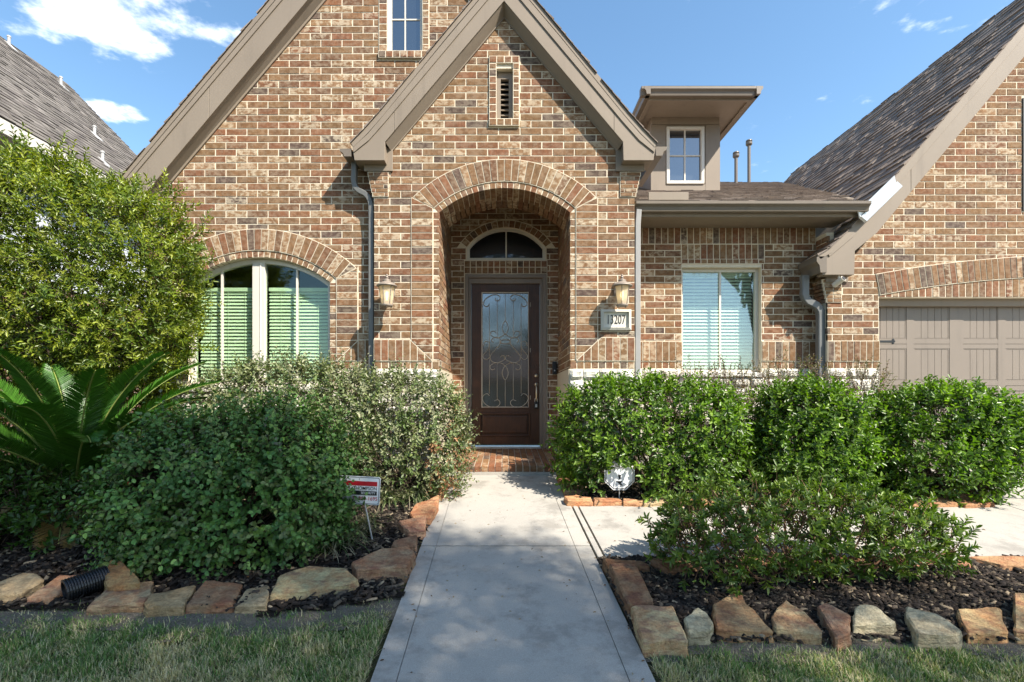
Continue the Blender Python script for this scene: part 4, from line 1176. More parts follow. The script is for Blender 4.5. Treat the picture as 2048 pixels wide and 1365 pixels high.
# ---- garage wing ---------------------------------------------------------------------
gx0 = X(1655, YG); gpx = X(2196, YG)
glx = [(2196, -63 + 8), (1754, 466 + 8)]
gA, gB = (X(2196, YG), Z(-76, YG)), (X(1754, YG), Z(454, YG))
gsl = (gA[1] - gB[1]) / (gA[0] - gB[0])
gzl = lambda x: gA[1] - abs(gA[0] - x) * gsl
go0, go1, goz = X(1758, YG), X(1758, YG) + 4.88, Z(595, YG)
gxe = 2 * gA[0] - gx0
gpoly = [(gx0, 0), (go0, 0), (go0, goz), (go1, goz), (go1, 0), (gxe, 0), (gxe, gzl(gxe)), (gA[0], gA[1]), (gx0, gzl(gx0))]
GAR = wall_sheet('garage_wall', gpoly, [], YG, .22, HOUSE)
W = BrickWall(GAR, front(YG))
gcx, gR2 = X(2152, YG), 2150 / 161.5
gR1 = gR2 - 42 / 161.5
gcz = Z(512, YG) - gR2
jz = Z(240 + 1025 / 6.827, YG); gz1, gz0, gzh = Z(683, YG), Z(722.5, YG), Z(736.5, YG)
gcl = [(gA, gB, (gA[0], 1)), (gA, (2 * gA[0] - gB[0], gB[1]), (gA[0], 1))]
gxv = gxe
zsp = Z(552, YG)
W.courses(gx0, gxv, gz1 + JT, gA[1], jz, X(1840 + 485 / 6.827, YG), clips=gcl, rects=[(go0, go1, 0, zsp), (X(2044.5, YG), X(2044.5, YG) + .335, Z(424, YG), Z(195, YG))],
          discs=[(gcx, gcz, gR2, zsp - .3, X(1757.5, YG))])
a0g = math.asin((X(1752, YG) - gcx) / gR2)
W.ring(gcx, gcz, gR1 + JT * .4, gR2, a0g, -a0g, 66, .012)
# tapering courses between ring and lintel, upright bricks
n = 59; w_ = (go1 - go0) / n
for i in range(n):
    xa, xb = go0 + i * w_ + JT / 2, go0 + (i + 1) * w_ - JT / 2
    ta = gcz + math.sqrt(gR1 ** 2 - (xa - gcx) ** 2) - JT * .5; tb = gcz + math.sqrt(gR1 ** 2 - (xb - gcx) ** 2) - JT * .5
    if min(ta, tb) - goz > .015: W.lay([(xa, goz + .004), (xb, goz + .004), (xb, tb), (xa, max(ta, goz + .008))], name='lintel_brick', proud=0, back=-.1)
W.soldiers(gx0, go0, gz0, gz1, .012); W.soldiers(gx0, go0, gzh, gz0 - JT, 0, name='header_brick')
# left return of the garage wing
sd = MB(); sd.box(gx0 + .0065, gx0 + .1, YG + .03, YM + .05, 0, 2.95); GS = sd.build('garage_side_wall', MORTAR, HOUSE)
Ws = BrickWall(GS, Frame((gx0, 0, 0), (0, -1, 0), (-1, 0, 0)))
Ws.courses(-YM, -YG, gzh, 2.9, jz, -YG); Ws.done()
for k in range(6):
    zb = Z(560, YG) - k * .0475; out = .06 * (1 - k / 6.0)
    W.rect(gx0 - out, gx0 + .06, zb - .04, zb, proud=.014); W.rect(gx0 + .068, gx0 + .165, zb - .04, zb, proud=.014)
    W.mb.box(gx0 - out, gx0 + .02, YG - .008, YG + .2, zb - .04, zb, tone())
W.done()
# louvred shutter at the gable's middle window
mb = MB(); sx_ = X(2044.5, YG); mb.box(sx_, sx_ + .33, YG - .01, YG + .03, Z(422, YG), Z(197, YG)); GSH = mb.build('gable_shutter', m_paint('shutter_paint', (.05, .045, .04), .5), HOUSE)
for k in range(12):
    zq = Z(415, YG) + k * .115; MB().box(sx_ + .04, sx_ + .29, YG - .022, YG - .011, zq, zq + .075).build('shutter_slat', GSH.data.materials[0], GSH)
# rake boards, soffit box and roof
fo_ = [(2196, -113), (1700, 470), (1655, 509), (1645, 518), (1645, 550), (1708.5, 550), (1710, 502), (1754, 466), (2196, -63)]
roofprof = [(2196, -126), (1702, 456), (1660, 496), (1634, 513)]
mb = MB()
mb.xz(px2(roofprof + [(1640, 519), (1662, 506), (1706, 466), (2196, -112)], YGF), YGF - .015, 11.95)
gpx_ = X(2196, YGF)
mb.xz([(2 * gpx_ - a, b) for a, b in px2(roofprof + [(1640, 519), (1662, 506), (1706, 466), (2196, -112)], YGF)], YGF - .015, 11.95)
GROOF = mb.build('garage_roof', TAUPE, HOUSE)
shp = [Vector((X(a, YGF), YGF - .03, Z(b, YGF))) for a, b in roofprof]
# fan of courses over the kicked eave, then the long slope
def slope_shingles(A, B, single):
    shingles(GROOF, B, (0, 1, 0), A - B, 6.2, (A - B).length, .14, .19, SHINGLE, rr, single=single, th=.016, keep=lambda p: p.z > rz0 + .485 * (p.y - ry0) - .08 or p.y < 6.1)
slope_shingles(shp[2], shp[3], True); slope_shingles(shp[1], shp[2], True); slope_shingles(shp[0], shp[1], True)
boards(px2(fo_, YGF), YGF, [X(1822, YGF)], GROOF)
MB().xz(px2([(2196, -113), (1700, 470), (1655, 509), (1658, 514), (1706, 474), (2196, -99)], YGF), YGF - .012, YGF - .0005).build('rake_trim', TAUPE, GROOF, bevel=.003)
MB().xz([(2 * gpx_ - a, b) for a, b in px2(fo_, YGF)], YGF, YGF + .025).build('rake_board', TAUPE, GROOF)
MB().xz(px2([(2196, -63), (1754, 466), (1742, 462), (2196, -80)], YGF), YGF + .026, YG - .004).build('soffit', TAUPE, GROOF)
MB().xz(px2([(1647, 516), (1708, 520), (1708.5, 550), (1647, 550)], YGF), YGF + .026, YG - .002).build('eave_return', TAUPE, GROOF)
MB().xz(px2([(1650, 545), (1694, 545), (1694, 565), (1650, 565)], YG), YG - .02, YG - .001).build('return_board', TAUPE, GROOF)
gutter('gutter', X(1632, YGF), X(1652, YGF), YGF - .012, YM + .0, Z(514, YGF), Z(546, YGF), -1, GROOF)
gutter('gutter', X(1640, YGF), X(1652, YGF) + .02, YM + .2, 6.25, Z(512, YGF), Z(540, YGF), -1, GROOF)
# garage door
GDY = YG + .16
mb = MB(); mb.box(go0 + .002, go1 - .002, YG + .10, YG + .15, Z(613, GDY) - .01, goz + .02); mb.box(go0 + .002, go0 + .035, YG + .105, YG + .2, 0, Z(613, GDY) - .01); mb.build('garage_door_frame', TAUPE, HOUSE, bevel=.004)
GD = MB().box(go0 + .02, go1 - .02, GDY + .02, GDY + .05, .005, Z(605, GDY)).build('garage_door', GDOOR, HOUSE)
rows = [(613, 677), (699, 760), (783, 845), (868, 928)]
colp = [(1750, 1812), (1830.6, 1898), (1929, 1995), (2014, 2081), (2100, 2167)]
for (ra, rb_) in rows:
    za, zb = Z(rb_, GDY), Z(ra, GDY)
    for (ca, cb) in colp:
        a, b = X(ca, GDY), X(cb, GDY); nbv = 5
        ring = MB(); ring_mesh(ring, [(a - .012, za - .012), (b + .012, za - .012), (b + .012, zb + .012), (a - .012, zb + .012)], [(a, za), (b, za), (b, zb), (a, zb)], GDY + .010, GDY + .0205); ring.build('panel_moulding', GDOOR, GD)
        for k in range(nbv):
            w = (b - a) / nbv; MB().box(a + k * w + .0022, a + (k + 1) * w - .0022, GDY + .013, GDY + .0202, za + .004, zb - .004).build('panel_board', GDOOR, GD)
# stiles and rails proud of the boards
lastb = None
xs_ = [go0 + .02] + [v for c in colp for v in (X(c[0], GDY) - .014, X(c[1], GDY) + .014)]
for i in range(1, len(xs_) - 1, 2):
    a, b = (xs_[i + 1], xs_[i + 2]) if i + 2 < len(xs_) else (xs_[i + 1], go1 - .02)
    MB().box(a, b, GDY + .006, GDY + .0203, .01, Z(606, GDY)).build('stile', GDOOR, GD)
for (pa, pb) in ((679, 688), (688.8, 697.2), (762, 771.5), (772.3, 781), (847, 856), (857, 866), (930, 940)):
    MB().box(go0 + .021, go1 - .02, GDY + .007, GDY + .0201, max(.01, Z(pb, GDY)), Z(pa, GDY)).build('rail', GDOOR, GD)
mb = MB(); hz = Z(683, GDY); hx0, hx1 = X(1759, GDY), X(1786, GDY); mb.box(hx0, hx1, GDY + .001, GDY + .0065, hz - .011, hz + .011)
for dz in (-.02, 0, .02): mb.lathe([(0, .006), (.014, .005), (.014, 0)], (hx1 + .005 + (.012 if dz == 0 else 0), GDY + .006, hz + dz), (0, -1, 0), 10)
mb.build('strap_hinge', BLACK, GD)

# ---- downspouts ------------------------------------------------------------------------
def spout(name, pts, w, d, mat, parent, ribs=()):
    """rectangular pipe along a path of (x, y, z)"""
    mb = MB(); pts = [Vector(p) for p in pts]; rings = []
    for i, p in enumerate(pts):
        t = (pts[min(i + 1, len(pts) - 1)] - pts[max(i - 1, 0)]).normalized()
        sx = Vector((1, 0, 0)) - t * t.x
        sx = sx.normalized() if sx.length > .2 else Vector((0, 0, 1))
        sy = t.cross(sx)
        k = 1.0 - (.05 if (i % 2 and ribs) else 0)
        c = .22
        rings.append([p + sx * (w / 2 * a * k) + sy * (d / 2 * b * k) for a, b in ((-1, -1 + c), (-1 + c, -1), (1 - c, -1), (1, -1 + c), (1, 1 - c), (1 - c, 1), (-1 + c, 1), (-1, 1 - c))])
    v = [q for r_ in rings for q in r_]; f = []
    for i in range(len(rings) - 1):
        for k in range(8): f.append((i * 8 + k, i * 8 + (k + 1) % 8, (i + 1) * 8 + (k + 1) % 8, (i + 1) * 8 + k))
    mb.add(v, f); o = mb.build(name, mat, parent)
    bm = bmesh.new(); bm.from_mesh(o.data); bmesh.ops.recalc_face_normals(bm, faces=bm.faces); bm.to_mesh(o.data); bm.free()
    return o
ys_ = 5.645
c1 = [P3(709, 322, 5.60), P3(709, 345, 5.60)] + [P3(a, b, 5.61 + .003 * k) for k, (a, b) in enumerate(((708, 360), (709, 368), (712, 376), (718, 382), (724, 385), (731, 389), (737, 395), (741, 403), (743, 412)))] + [P3(743.3, 440, ys_), P3(743.3, 600, ys_), P3(743.3, 880, ys_)]
spout('downspout', c1, .062, .075, SPOUT, HOUSE, (1,))
spout('downspout', [P3(1276.5, 421, 5.61), P3(1276, 430, 5.61), P3(1274.5, 450, 5.605), P3(1274.3, 560, 5.6), P3(1274.3, 635, 5.6), P3(1274.3, 890, 5.6)], .066, .07, SPOUTL, HOUSE)
yd = 5.96
c2 = [P3(1609, 552, yd), P3(1609, 580, yd)] + [P3(a, b, yd) for a, b in ((1608.5, 590), (1611, 598), (1616, 604), (1623, 607.5), (1630, 611), (1636, 616), (1640, 624), (1641, 634))] + [P3(1641, 680, yd), P3(1641, 900, yd)]
spout('downspout', c2, .092, .075, SPOUT, HOUSE, (1,))

# ---- pale stone plinth -------------------------------------------------------------------
def stone_block(x0, x1, z0, z1, Y, parent, seed, proud=.035):
    rg = random.Random(seed); bm = bmesh.new(); n, m = 6, 4
    vs = {}
    for i in range(n + 1):
        for j in range(m + 1):
            u, w = i / n, j / m
            e = min(u, 1 - u, w, 1 - w)
            d = proud * (1 - max(0, .16 - e) / .16 * .75)
            xx, zz = x0 + (x1 - x0) * u, z0 + (z1 - z0) * w
            d += .016 * noise.noise(Vector((xx * 14, Y * 3, zz * 14 + seed)))
            vs[i, j] = bm.verts.new((xx + rg.uniform(-.003, .003), Y - d, zz + rg.uniform(-.003, .003)))
    for i in range(n):
        for j in range(m): bm.faces.new((vs[i, j], vs[i + 1, j], vs[i + 1, j + 1], vs[i, j + 1]))
    edge = [vs[i, 0] for i in range(n + 1)] + [vs[n, j] for j in range(1, m + 1)] + [vs[i, m] for i in range(n - 1, -1, -1)] + [vs[0, j] for j in range(m - 1, 0, -1)]
    bk = [bm.verts.new((v.co.x, Y + .03, v.co.z)) for v in edge]
    for i in range(len(edge)):
        j = (i + 1) % len(edge); bm.faces.new((edge[j], edge[i], bk[i], bk[j]))
    me = bpy.data.meshes.new('stone_block'); bm.to_mesh(me); bm.free()
    a = me.color_attributes.new('tone', 'FLOAT_COLOR', 'POINT'); g = rg.uniform(.85, 1.1)
    a.data.foreach_set('color', [g, g, g * .97, 1.0] * len(me.vertices)); me.materials.append(WSTONE)
    o = bpy.data.objects.new('stone_block', me); link(o, parent)
def plinth(x0, x1, ztop, Y, parent, first):
    z = ztop; row = 0; sd = first
    while z > .02:
        h = .125 if row == 0 else rnd.uniform(.14, .2)
        x = x0
        while x < x1 - .02:
            w = rnd.uniform(.15, .26) if row == 0 else rnd.uniform(.2, .4)
            w = min(w, x1 - x)
            if x1 - x - w < .08: w = x1 - x
            sd += 1; stone_block(x + .004, x + w - .004, max(.0, z - h) + .004, z - .004, Y, parent, sd); x += w
        z -= h; row += 1
plinth(ecx + jw + .0, eX1 - .004, zh0 - .006, YE, ENT, 10)
plinth(eX0 + .004, ecx - jw, zh0 - .006, YE, ENT, 60)
plinth(1.60, mw[0] - .032, mzh - .006, YM, MID, 100)
plinth(mw[0] - .03, mw[1] + .03, mw[2] - .064, YM, MID, 140)
plinth(mw[1] + .034, gx0 - .02, mzh - .006, YM, MID, 180)
plinth(gx0 + .0, go0 - .002, gzh - .006, YG, GAR, 220)
plinth(lx0, eX0 - .02, min(Z(737.5, YL) - .006, wzb - .08), YL, MAIN, 260)
# ------------------------------------------------------------------ wall lanterns
def lantern(pxc, label):
    c = P3(pxc, 590, YE); d = .17
    x, y, z0 = c.x, YE - d, c.z
    k = 1 / 171.0
    zt = lambda py: Z(py, YE - d)
    t = thing('wall_lantern', (x, YE, z0), label, 'lamp', 'lanterns either side of the porch arch')
    mb = MB(); cap_z = zt(573)
    mb.lathe([(.062, -.006), (.112, -.006), (.116, .004), (.106, .014), (.074, .036), (.046, .050), (.040, .056), (.046, .062), (.044, .070), (.020, .080), (.014, .088)], (x, y, cap_z), seg=28)
    mb.build('cap', BRONZE, t, smooth=True)
    mb = MB(); mb.lathe([(.008, 0), (.018, .006), (.02, .016), (.012, .026), (.008, .032), (.014, .038), (.006, .05), (0, .056)], (x, y, cap_z + .086), seg=16); mb.build('finial', BRONZE, t, smooth=True)
    # tapering six-sided frosted glass
    g = MB(); zb = zt(611); R0, R1_ = .088, .060
    h = cap_z - .006 - zb
    for k_ in range(6):
        a0, a1 = math.pi / 3 * k_ + .26, math.pi / 3 * (k_ + 1) + .26
        p = [(x + R1_ * math.cos(a0), y + R1_ * math.sin(a0), zb), (x + R1_ * math.cos(a1), y + R1_ * math.sin(a1), zb), (x + R0 * math.cos(a1), y + R0 * math.sin(a1), zb + h), (x + R0 * math.cos(a0), y + R0 * math.sin(a0), zb + h)]
        g.add(p, [(0, 1, 2, 3)])
    g.build('glass', LGLASS, t)
    f = MB()
    for k_ in range(6):
        a0 = math.pi / 3 * k_ + .26
        f.tube([(x + R1_ * math.cos(a0), y + R1_ * math.sin(a0), zb), (x + R0 * math.cos(a0), y + R0 * math.sin(a0), zb + h)], .005, 6)
    f.lathe([(.045, -.012), (.064, -.012), (.068, -.004), (.068, .006), (.060, .010)], (x, y, zb), seg=24)
    for k_ in range(3):
        a0 = 2.1 * k_ + .5; f.lathe([(0, -.016), (.006, -.012), (.007, 0)], (x + .05 * math.cos(a0), y + .05 * math.sin(a0), zb - .012), seg=8)
    f.build('cage', BRONZE, t)
    b = MB(); b.lathe([(0, .05), (.014, .045), (.018, .02), (.016, -.01), (.010, -.03), (.010, -.05)], (x, y, zb + h * .52), seg=12); b.build('bulb', BULB, t, smooth=True)
    br = MB(); br.box(x - .055, x + .055, YE - .028, YE - .003, z0 - .02, z0 + .14); br.tube([(x, YE - .02, z0 + .11), (x, YE - .07, z0 + .135), (x, y, cap_z + .03)], .012, 8)
    br.build('bracket', BRONZE, t, bevel=.004)
def mk_lglass():
    t = NT('frosted_glass')
    tr = t.n.new('ShaderNodeBsdfTranslucent'); tr.inputs['Color'].default_value = (.80, .72, .56, 1)
    tp = t.n.new('ShaderNodeBsdfTransparent'); tp.inputs['Color'].default_value = (.95, .88, .74, 1)
    t.fin((.62, .55, .44), .25, spec=.5)
    m1 = t.n.new('ShaderNodeMixShader'); m1.inputs[0].default_value = .35; t.l.new(tr.outputs[0], m1.inputs[1]); t.l.new(tp.outputs[0], m1.inputs[2])
    m2 = t.n.new('ShaderNodeMixShader'); m2.inputs[0].default_value = .45; t.l.new(m1.outputs[0], m2.inputs[1]); t.l.new(t.b.outputs[0], m2.inputs[2])
    t.l.new(m2.outputs[0], t.out.inputs['Surface']); return t.m
LGLASS = mk_lglass()
def mk_bulb():
    t = NT('bulb_glow'); t.fin((.9, .8, .6), .4); t.b.inputs['Emission Color'].default_value = (1, .78, .42, 1); t.b.inputs['Emission Strength'].default_value = 4; return t.m
BULB = mk_bulb()
lantern(781, 'bronze wall lantern beside the downspout on the entry gable')
lantern(1237, 'bronze wall lantern above the house number plaque')

# ------------------------------------------------------------------ house number plaque
def text_mesh(body, size, mat, name, parent, loc, rot, sx=1.0, extrude=.0, align='CENTER', bold=0.0):
    cu = bpy.data.curves.new(name, 'FONT'); cu.body = body; cu.size = size; cu.align_x = align; cu.align_y = 'CENTER'; cu.extrude = extrude; cu.offset = bold
    tmp = bpy.data.objects.new('tmp', cu); COL.objects.link(tmp)
    dg = bpy.context.evaluated_depsgraph_get(); me = bpy.data.meshes.new_from_object(tmp.evaluated_get(dg))
    bpy.data.objects.remove(tmp)
    M = Matrix.Translation(loc) @ rot.to_4x4() @ Matrix.Diagonal((sx, 1, 1, 1))
    me.transform(M); me.materials.clear(); me.materials.append(mat)
    o = bpy.data.objects.new(name, me); return link(o, parent)
FACE = Matrix.Rotation(math.radians(90), 3, 'X')
pa, pb, pc, pd = X(1201, YE), X(1261.5, YE), Z(661.5, YE), Z(620, YE)
PLQ = thing('house_number_plaque', ((pa + pb) / 2, YE, pc), 'cast stone plaque with the number 13207', 'plaque')
CAST = m_paint('cast_stone', (.50, .475, .41), .85)
b_ = .030
mb = MB()
o_ = [(pa, pc), (pb, pc), (pb, pd), (pa, pd)]; i_ = [(pa + b_, pc + b_), (pb - b_, pc + b_), (pb - b_, pd - b_), (pa + b_, pd - b_)]
for k in range(4):
    j = (k + 1) % 4
    mb.add([(o_[k][0], YE - .002, o_[k][1]), (o_[j][0], YE - .002, o_[j][1]), (o_[j][0], YE - .030, o_[j][1]), (o_[k][0], YE - .030, o_[k][1]),
            (i_[j][0], YE - .042, i_[j][1]), (i_[k][0], YE - .042, i_[k][1]), (i_[j][0], YE - .012, i_[j][1]), (i_[k][0], YE - .012, i_[k][1])],
           [(0, 1, 2, 3), (3, 2, 4, 5), (5, 4, 6, 7)])
mb.build('surround', CAST, PLQ)
MB().box(pa + .01, pb - .01, YE - .014, YE - .004, pc + .01, pd - .01).build('number_panel', m_paint('number_panel_paint', (.62, .59, .52), .8), PLQ)
NUMM = m_plain('number_black', (.02, .018, .016), .5)
text_mesh('13207', .150, NUMM, 'house_number', PLQ, Vector(((pa + pb) / 2, YE - .016, (pc + pd) / 2)), FACE, .60, .002)

# doorbell, lock box, garage camera
xb = ecx + jw
mb = MB(); mb.box(xb - .085, xb - .022, YP - .04, YP - .003, Z(752, YP - .1) + .02, Z(726, YP - .1) + .02)
DB = mb.build('doorbell', BLACK, None, bevel=.008); tag(DB, 'black video doorbell on the brick beside the front door', 'doorbell')
mb = MB(); mb.lathe([(.009, 0), (.011, .002), (.007, .003)], (xb - .054, YP - .0405, Z(744, YP - .1) + .02), (0, -1, 0), 14); mb.build('button', ALU, DB)
LB = thing('key_lock_box', (X(1073, YP), dY - .05, Z(817, YP)), 'black key lock box hanging from the door handle', 'lock box')
lx = X(1072.5, YP)
MB().box(lx - .030, lx + .030, dY - .062, dY - .025, Z(818, YP), Z(804, YP)).build('case', BLACK, LB, bevel=.008)
MB().tube([(lx - .02, dY - .045, Z(804, YP)), (lx - .018, dY - .047, Z(798, YP)), (lx, dY - .05, Z(795, YP)), (lx + .018, dY - .047, Z(798, YP)), (lx + .02, dY - .045, Z(804, YP))], .005, 8).build('shackle', ALU, LB)
MB().box(lx - .012, lx + .012, dY - .0645, dY - .0618, Z(815, YP), Z(809, YP)).build('dial_window', ALU, LB)
CM = thing('security_camera', P3(1678, 552, YG - .03), 'small white security camera under the garage eave', 'camera')
c0, c1 = P3(1668, 571, YG - .05), P3(1687, 557, YG - .16)
MB().tube([c0, c1], .034, 10).build('camera_body', WHITE, CM)
dv = (c1 - c0).normalized(); MB().tube([c1, c1 + dv * .006], .026, 14).build('lens', BLACK, CM)
MB().tube([P3(1678, 549, YG - .08), (c0 + c1) / 2], .012, 8).build('mount', WHITE, CM)

# ------------------------------------------------------------------ the ground
def grid_sheet(name, x0, x1, y0, y1, step, zf, mat, inside=None, jitter=0.0, kind='structure'):
    nx, ny = int((x1 - x0) / step) + 1, int((y1 - y0) / step) + 1
    idx = {}; V = []; F = []
    rg = random.Random(3)
    for j in range(ny):
        for i in range(nx):
            x, y = x0 + i * step, y0 + j * step
            idx[i, j] = len(V); V.append((x, y, zf(x, y)))
    for j in range(ny - 1):
        for i in range(nx - 1):
            if inside and not inside(x0 + (i + .5) * step, y0 + (j + .5) * step): continue
            F.append((idx[i, j], idx[i + 1, j], idx[i + 1, j + 1], idx[i, j + 1]))
    me = np_mesh(name, V, F, smooth=True); me.materials.append(mat)
    o = bpy.data.objects.new(name, me); COL.objects.link(o); o['kind'] = kind
    return o
# lawn: fine near the camera, wide rings beyond
gm = MB()
xs_g = [-400, -120, -40, -15, -8, -4, -2, 0, 2, 4, 8, 15, 40, 120, 400]
ys_g = [-400, -120, -40, -15, -8, -3, 0, 1, 2, 3, 4, Y0, 8, 15, 40, 120, 600]
V = [(x, y, G(x, y) - .022) for y in ys_g for x in xs_g]
F = [(j * len(xs_g) + i, j * len(xs_g) + i + 1, (j + 1) * len(xs_g) + i + 1, (j + 1) * len(xs_g) + i) for j in range(len(ys_g) - 1) for i in range(len(xs_g) - 1)]
me = np_mesh('lawn', V, F); me.materials.append(m_soil()); lawn = bpy.data.objects.new('lawn', me); COL.objects.link(lawn); lawn['kind'] = 'structure'
# walk
wl0, wl1 = gnd(740, 1365), gnd(895, 950); wr0, wr1 = gnd(1312, 1365), gnd(1112, 950)
def wl_x(y): return wl0.x + (wl1.x - wl0.x) * (y - wl0.y) / (wl1.y - wl0.y)
def wr_x(y): return wr0.x + (wr1.x - wr0.x) * (y - wr0.y) / (wr1.y - wr0.y)
yj = gnd(1000, 1092).y
def slab(name, y0, y1, fx0, fx1, ins=0.0, parent=None, t=.10):
    mb = MB()
    def strip(f0, f1):
        n = max(2, int(abs(y1 - y0) / .5) + 2)
        ysn = [y0 + (y1 - y0) * k / (n - 1) for k in range(n)]
        if y0 < -3 < y1: ysn = sorted(ysn + [-3.0])
        for k in range(len(ysn) - 1):
            a, b = ysn[k], ysn[k + 1]
            v = [(f0(a), a, G(0, a)), (f1(a), a, G(0, a)), (f1(b), b, G(0, b)), (f0(b), b, G(0, b))]
            v += [(p[0], p[1], p[2] - t) for p in v]
            f = [(0, 1, 2, 3), (7, 6, 5, 4), (3, 7, 4, 0), (1, 5, 6, 2)]
            if k == 0: f.append((0, 4, 5, 1))
            if k == len(ysn) - 2: f.append((2, 6, 7, 3))
            mb.add(v, f)
    if ins:
        g = .0022
        strip(fx0, lambda y: fx0(y) + ins - g); strip(lambda y: fx0(y) + ins + g, lambda y: fx1(y) - ins - g); strip(lambda y: fx1(y) - ins + g, fx1)
        base = MB()
        for a, b in ((y0 + .01, y1 - .01),):
            v = [(fx0(a) + .01, a, G(0, a) - .007), (fx1(a) - .01, a, G(0, a) - .007), (fx1(b) - .01, b, G(0, b) - .007), (fx0(b) + .01, b, G(0, b) - .007)]
            mb.add(v, [(0, 1, 2, 3)])
    else: strip(fx0, fx1)
    o = mb.build(name, CONC, parent)
    if parent is None: o['kind'] = 'structure'
    return o
WALK = slab('walkway', yj + .008, gnd(1000, 951).y, wl_x, wr_x, .115)
slab('slab', -2.9, yj - .010, wl_x, wr_x, .115, WALK)
yb0, yb1 = gnd(1200, 1117).y, gnd(1200, 1010.5).y
drx = X(2005, 4.5)
slab('side_walk', yb0, yb1, lambda y: wr_x(y) + .075, lambda y: drx - .012)
o = slab('joint_strip', yb0 + .02, yb1 - .01, lambda y: wr_x(y) + .018, lambda y: wr_x(y) + .058)
slab('driveway', -6.0, yb1 - .004, lambda y: drx if y > yb0 else 5.4, lambda y: 11.5)
slab('driveway_apron', yb1 + .008, YG + .3, lambda y: drx if y < 4.95 else go0 - .05, lambda y: 11.5, 0, bpy.data.objects['driveway'])
# beds
def nz(x, y, s, a): return a * noise.noise(Vector((x * s, y * s, 3.1)))
def bedz(x, y): return G(x, y) + .000 + nz(x, y, 9, .016) + nz(x, y, 2.2, .02)
yl_front = lambda x: 2.66 + .05 * math.sin(x * 2.1) + max(0, (x + 1.3)) * .30
def in_left(x, y): return y > yl_front(x) and x < wl_x(y) - .015 and y < 5.75
yr_front = 2.40
def in_right(x, y): return yr_front < y < yb0 - .01 and x > wr_x(y) + .015 and x < 5.35
def in_hedge(x, y): return y > yb1 + .005 and y < 6.15 and x > (wr_x(y) + .01 if y < Y0 - .05 else px1 + .0) and x < (drx - .02 if y < 4.95 else go0 - .06)
MUL = m_mulch()
beds = []
for nm, bb, fn in (('left_flower_bed', (-7.5, -.3, 2.5, 5.75), in_left), ('right_flower_bed', (.5, 5.4, 2.3, 3.5), in_right), ('hedge_bed', (.5, 5.0, 4.3, 6.15), in_hedge)):
    beds.append(grid_sheet(nm, bb[0], bb[1], bb[2], bb[3], .06, bedz, MUL, fn))
DIRT = m_dirt()
grid_sheet('bare_soil', -6.0, 0, 2.2, 3.2, .05, lambda x, y: G(x, y) - .012 + nz(x, y, 7, .008), DIRT, lambda x, y: yl_front(x) - .24 + nz(x, y, 3, .12) < y <= yl_front(x) + .06 and x < wl_x(y) - .01)
grid_sheet('bare_soil', .4, 5.0, 2.1, 2.6, .05, lambda x, y: G(x, y) - .012 + nz(x, y, 7, .008), DIRT, lambda x, y: yr_front - .13 + nz(x, y, 3, .08) < y <= yr_front + .06 and x > wr_x(y) + .01)
# bark chips
def chips(name, n, bb, fn, parent, seed):
    rg = np.random.default_rng(seed); V = []; F = []; C = []
    P = rg.uniform((bb[0], bb[2]), (bb[1], bb[3]), (n, 2)); k = 0
    for (x, y) in P:
        if not fn(x, y): continue
        L, w, t = rg.uniform(.012, .040), rg.uniform(.005, .013), rg.uniform(.002, .006)
        R = Matrix.Rotation(rg.uniform(0, 6.28), 3, 'Z') @ Matrix.Rotation(rg.normal(0, .35), 3, 'Y') @ Matrix.Rotation(rg.normal(0, .35), 3, 'X')
        c = Vector((x, y, bedz(x, y) + .006 + abs(rg.normal(0, .006))))
        for dx, dy, dz in ((-1, -.6, -1), (.8, -1, -1), (1, .7, -1), (-.7, 1, -1), (-.9, -.5, 1), (.7, -.8, 1), (.9, .6, 1), (-.6, .9, 1)):
            V.append(c + R @ Vector((dx * L, dy * w, dz * t)))
        b = k * 8; F += [(b + 4, b + 5, b + 6, b + 7), (b, b + 1, b + 5, b + 4), (b + 1, b + 2, b + 6, b + 5), (b + 2, b + 3, b + 7, b + 6), (b + 3, b, b + 4, b + 7)]
        q = rg.random()
        g = (.022, .017, .014) if q < .5 else (.05, .037, .028) if q < .8 else (.11, .085, .06) if q < .94 else (.26, .20, .13)
        m = rg.uniform(.7, 1.3); C += [(g[0] * m, g[1] * m, g[2] * m, 1)] * 8; k += 1
    me = np_mesh(name, V, F, C); me.materials.append(CHIP); o = bpy.data.objects.new(name, me); COL.objects.link(o); tag(o, kind='stuff')
    return o
CHIP = m_attr('bark_chip', .9)
tag(chips('bark_chips', 16000, (.6, 4.4, 2.38, 3.4), in_right, None, 1), 'dark bark mulch chips round the azalea', 'mulch')
tag(chips('bark_chips', 13000, (-5.2, -.35, 2.6, 4.6), in_left, None, 2), 'dark bark mulch chips in the bed left of the walk', 'mulch')
tag(chips('bark_chips', 5000, (.6, 4.6, 4.4, 5.3), in_hedge, None, 3), 'dark bark mulch chips under the green hedge', 'mulch')

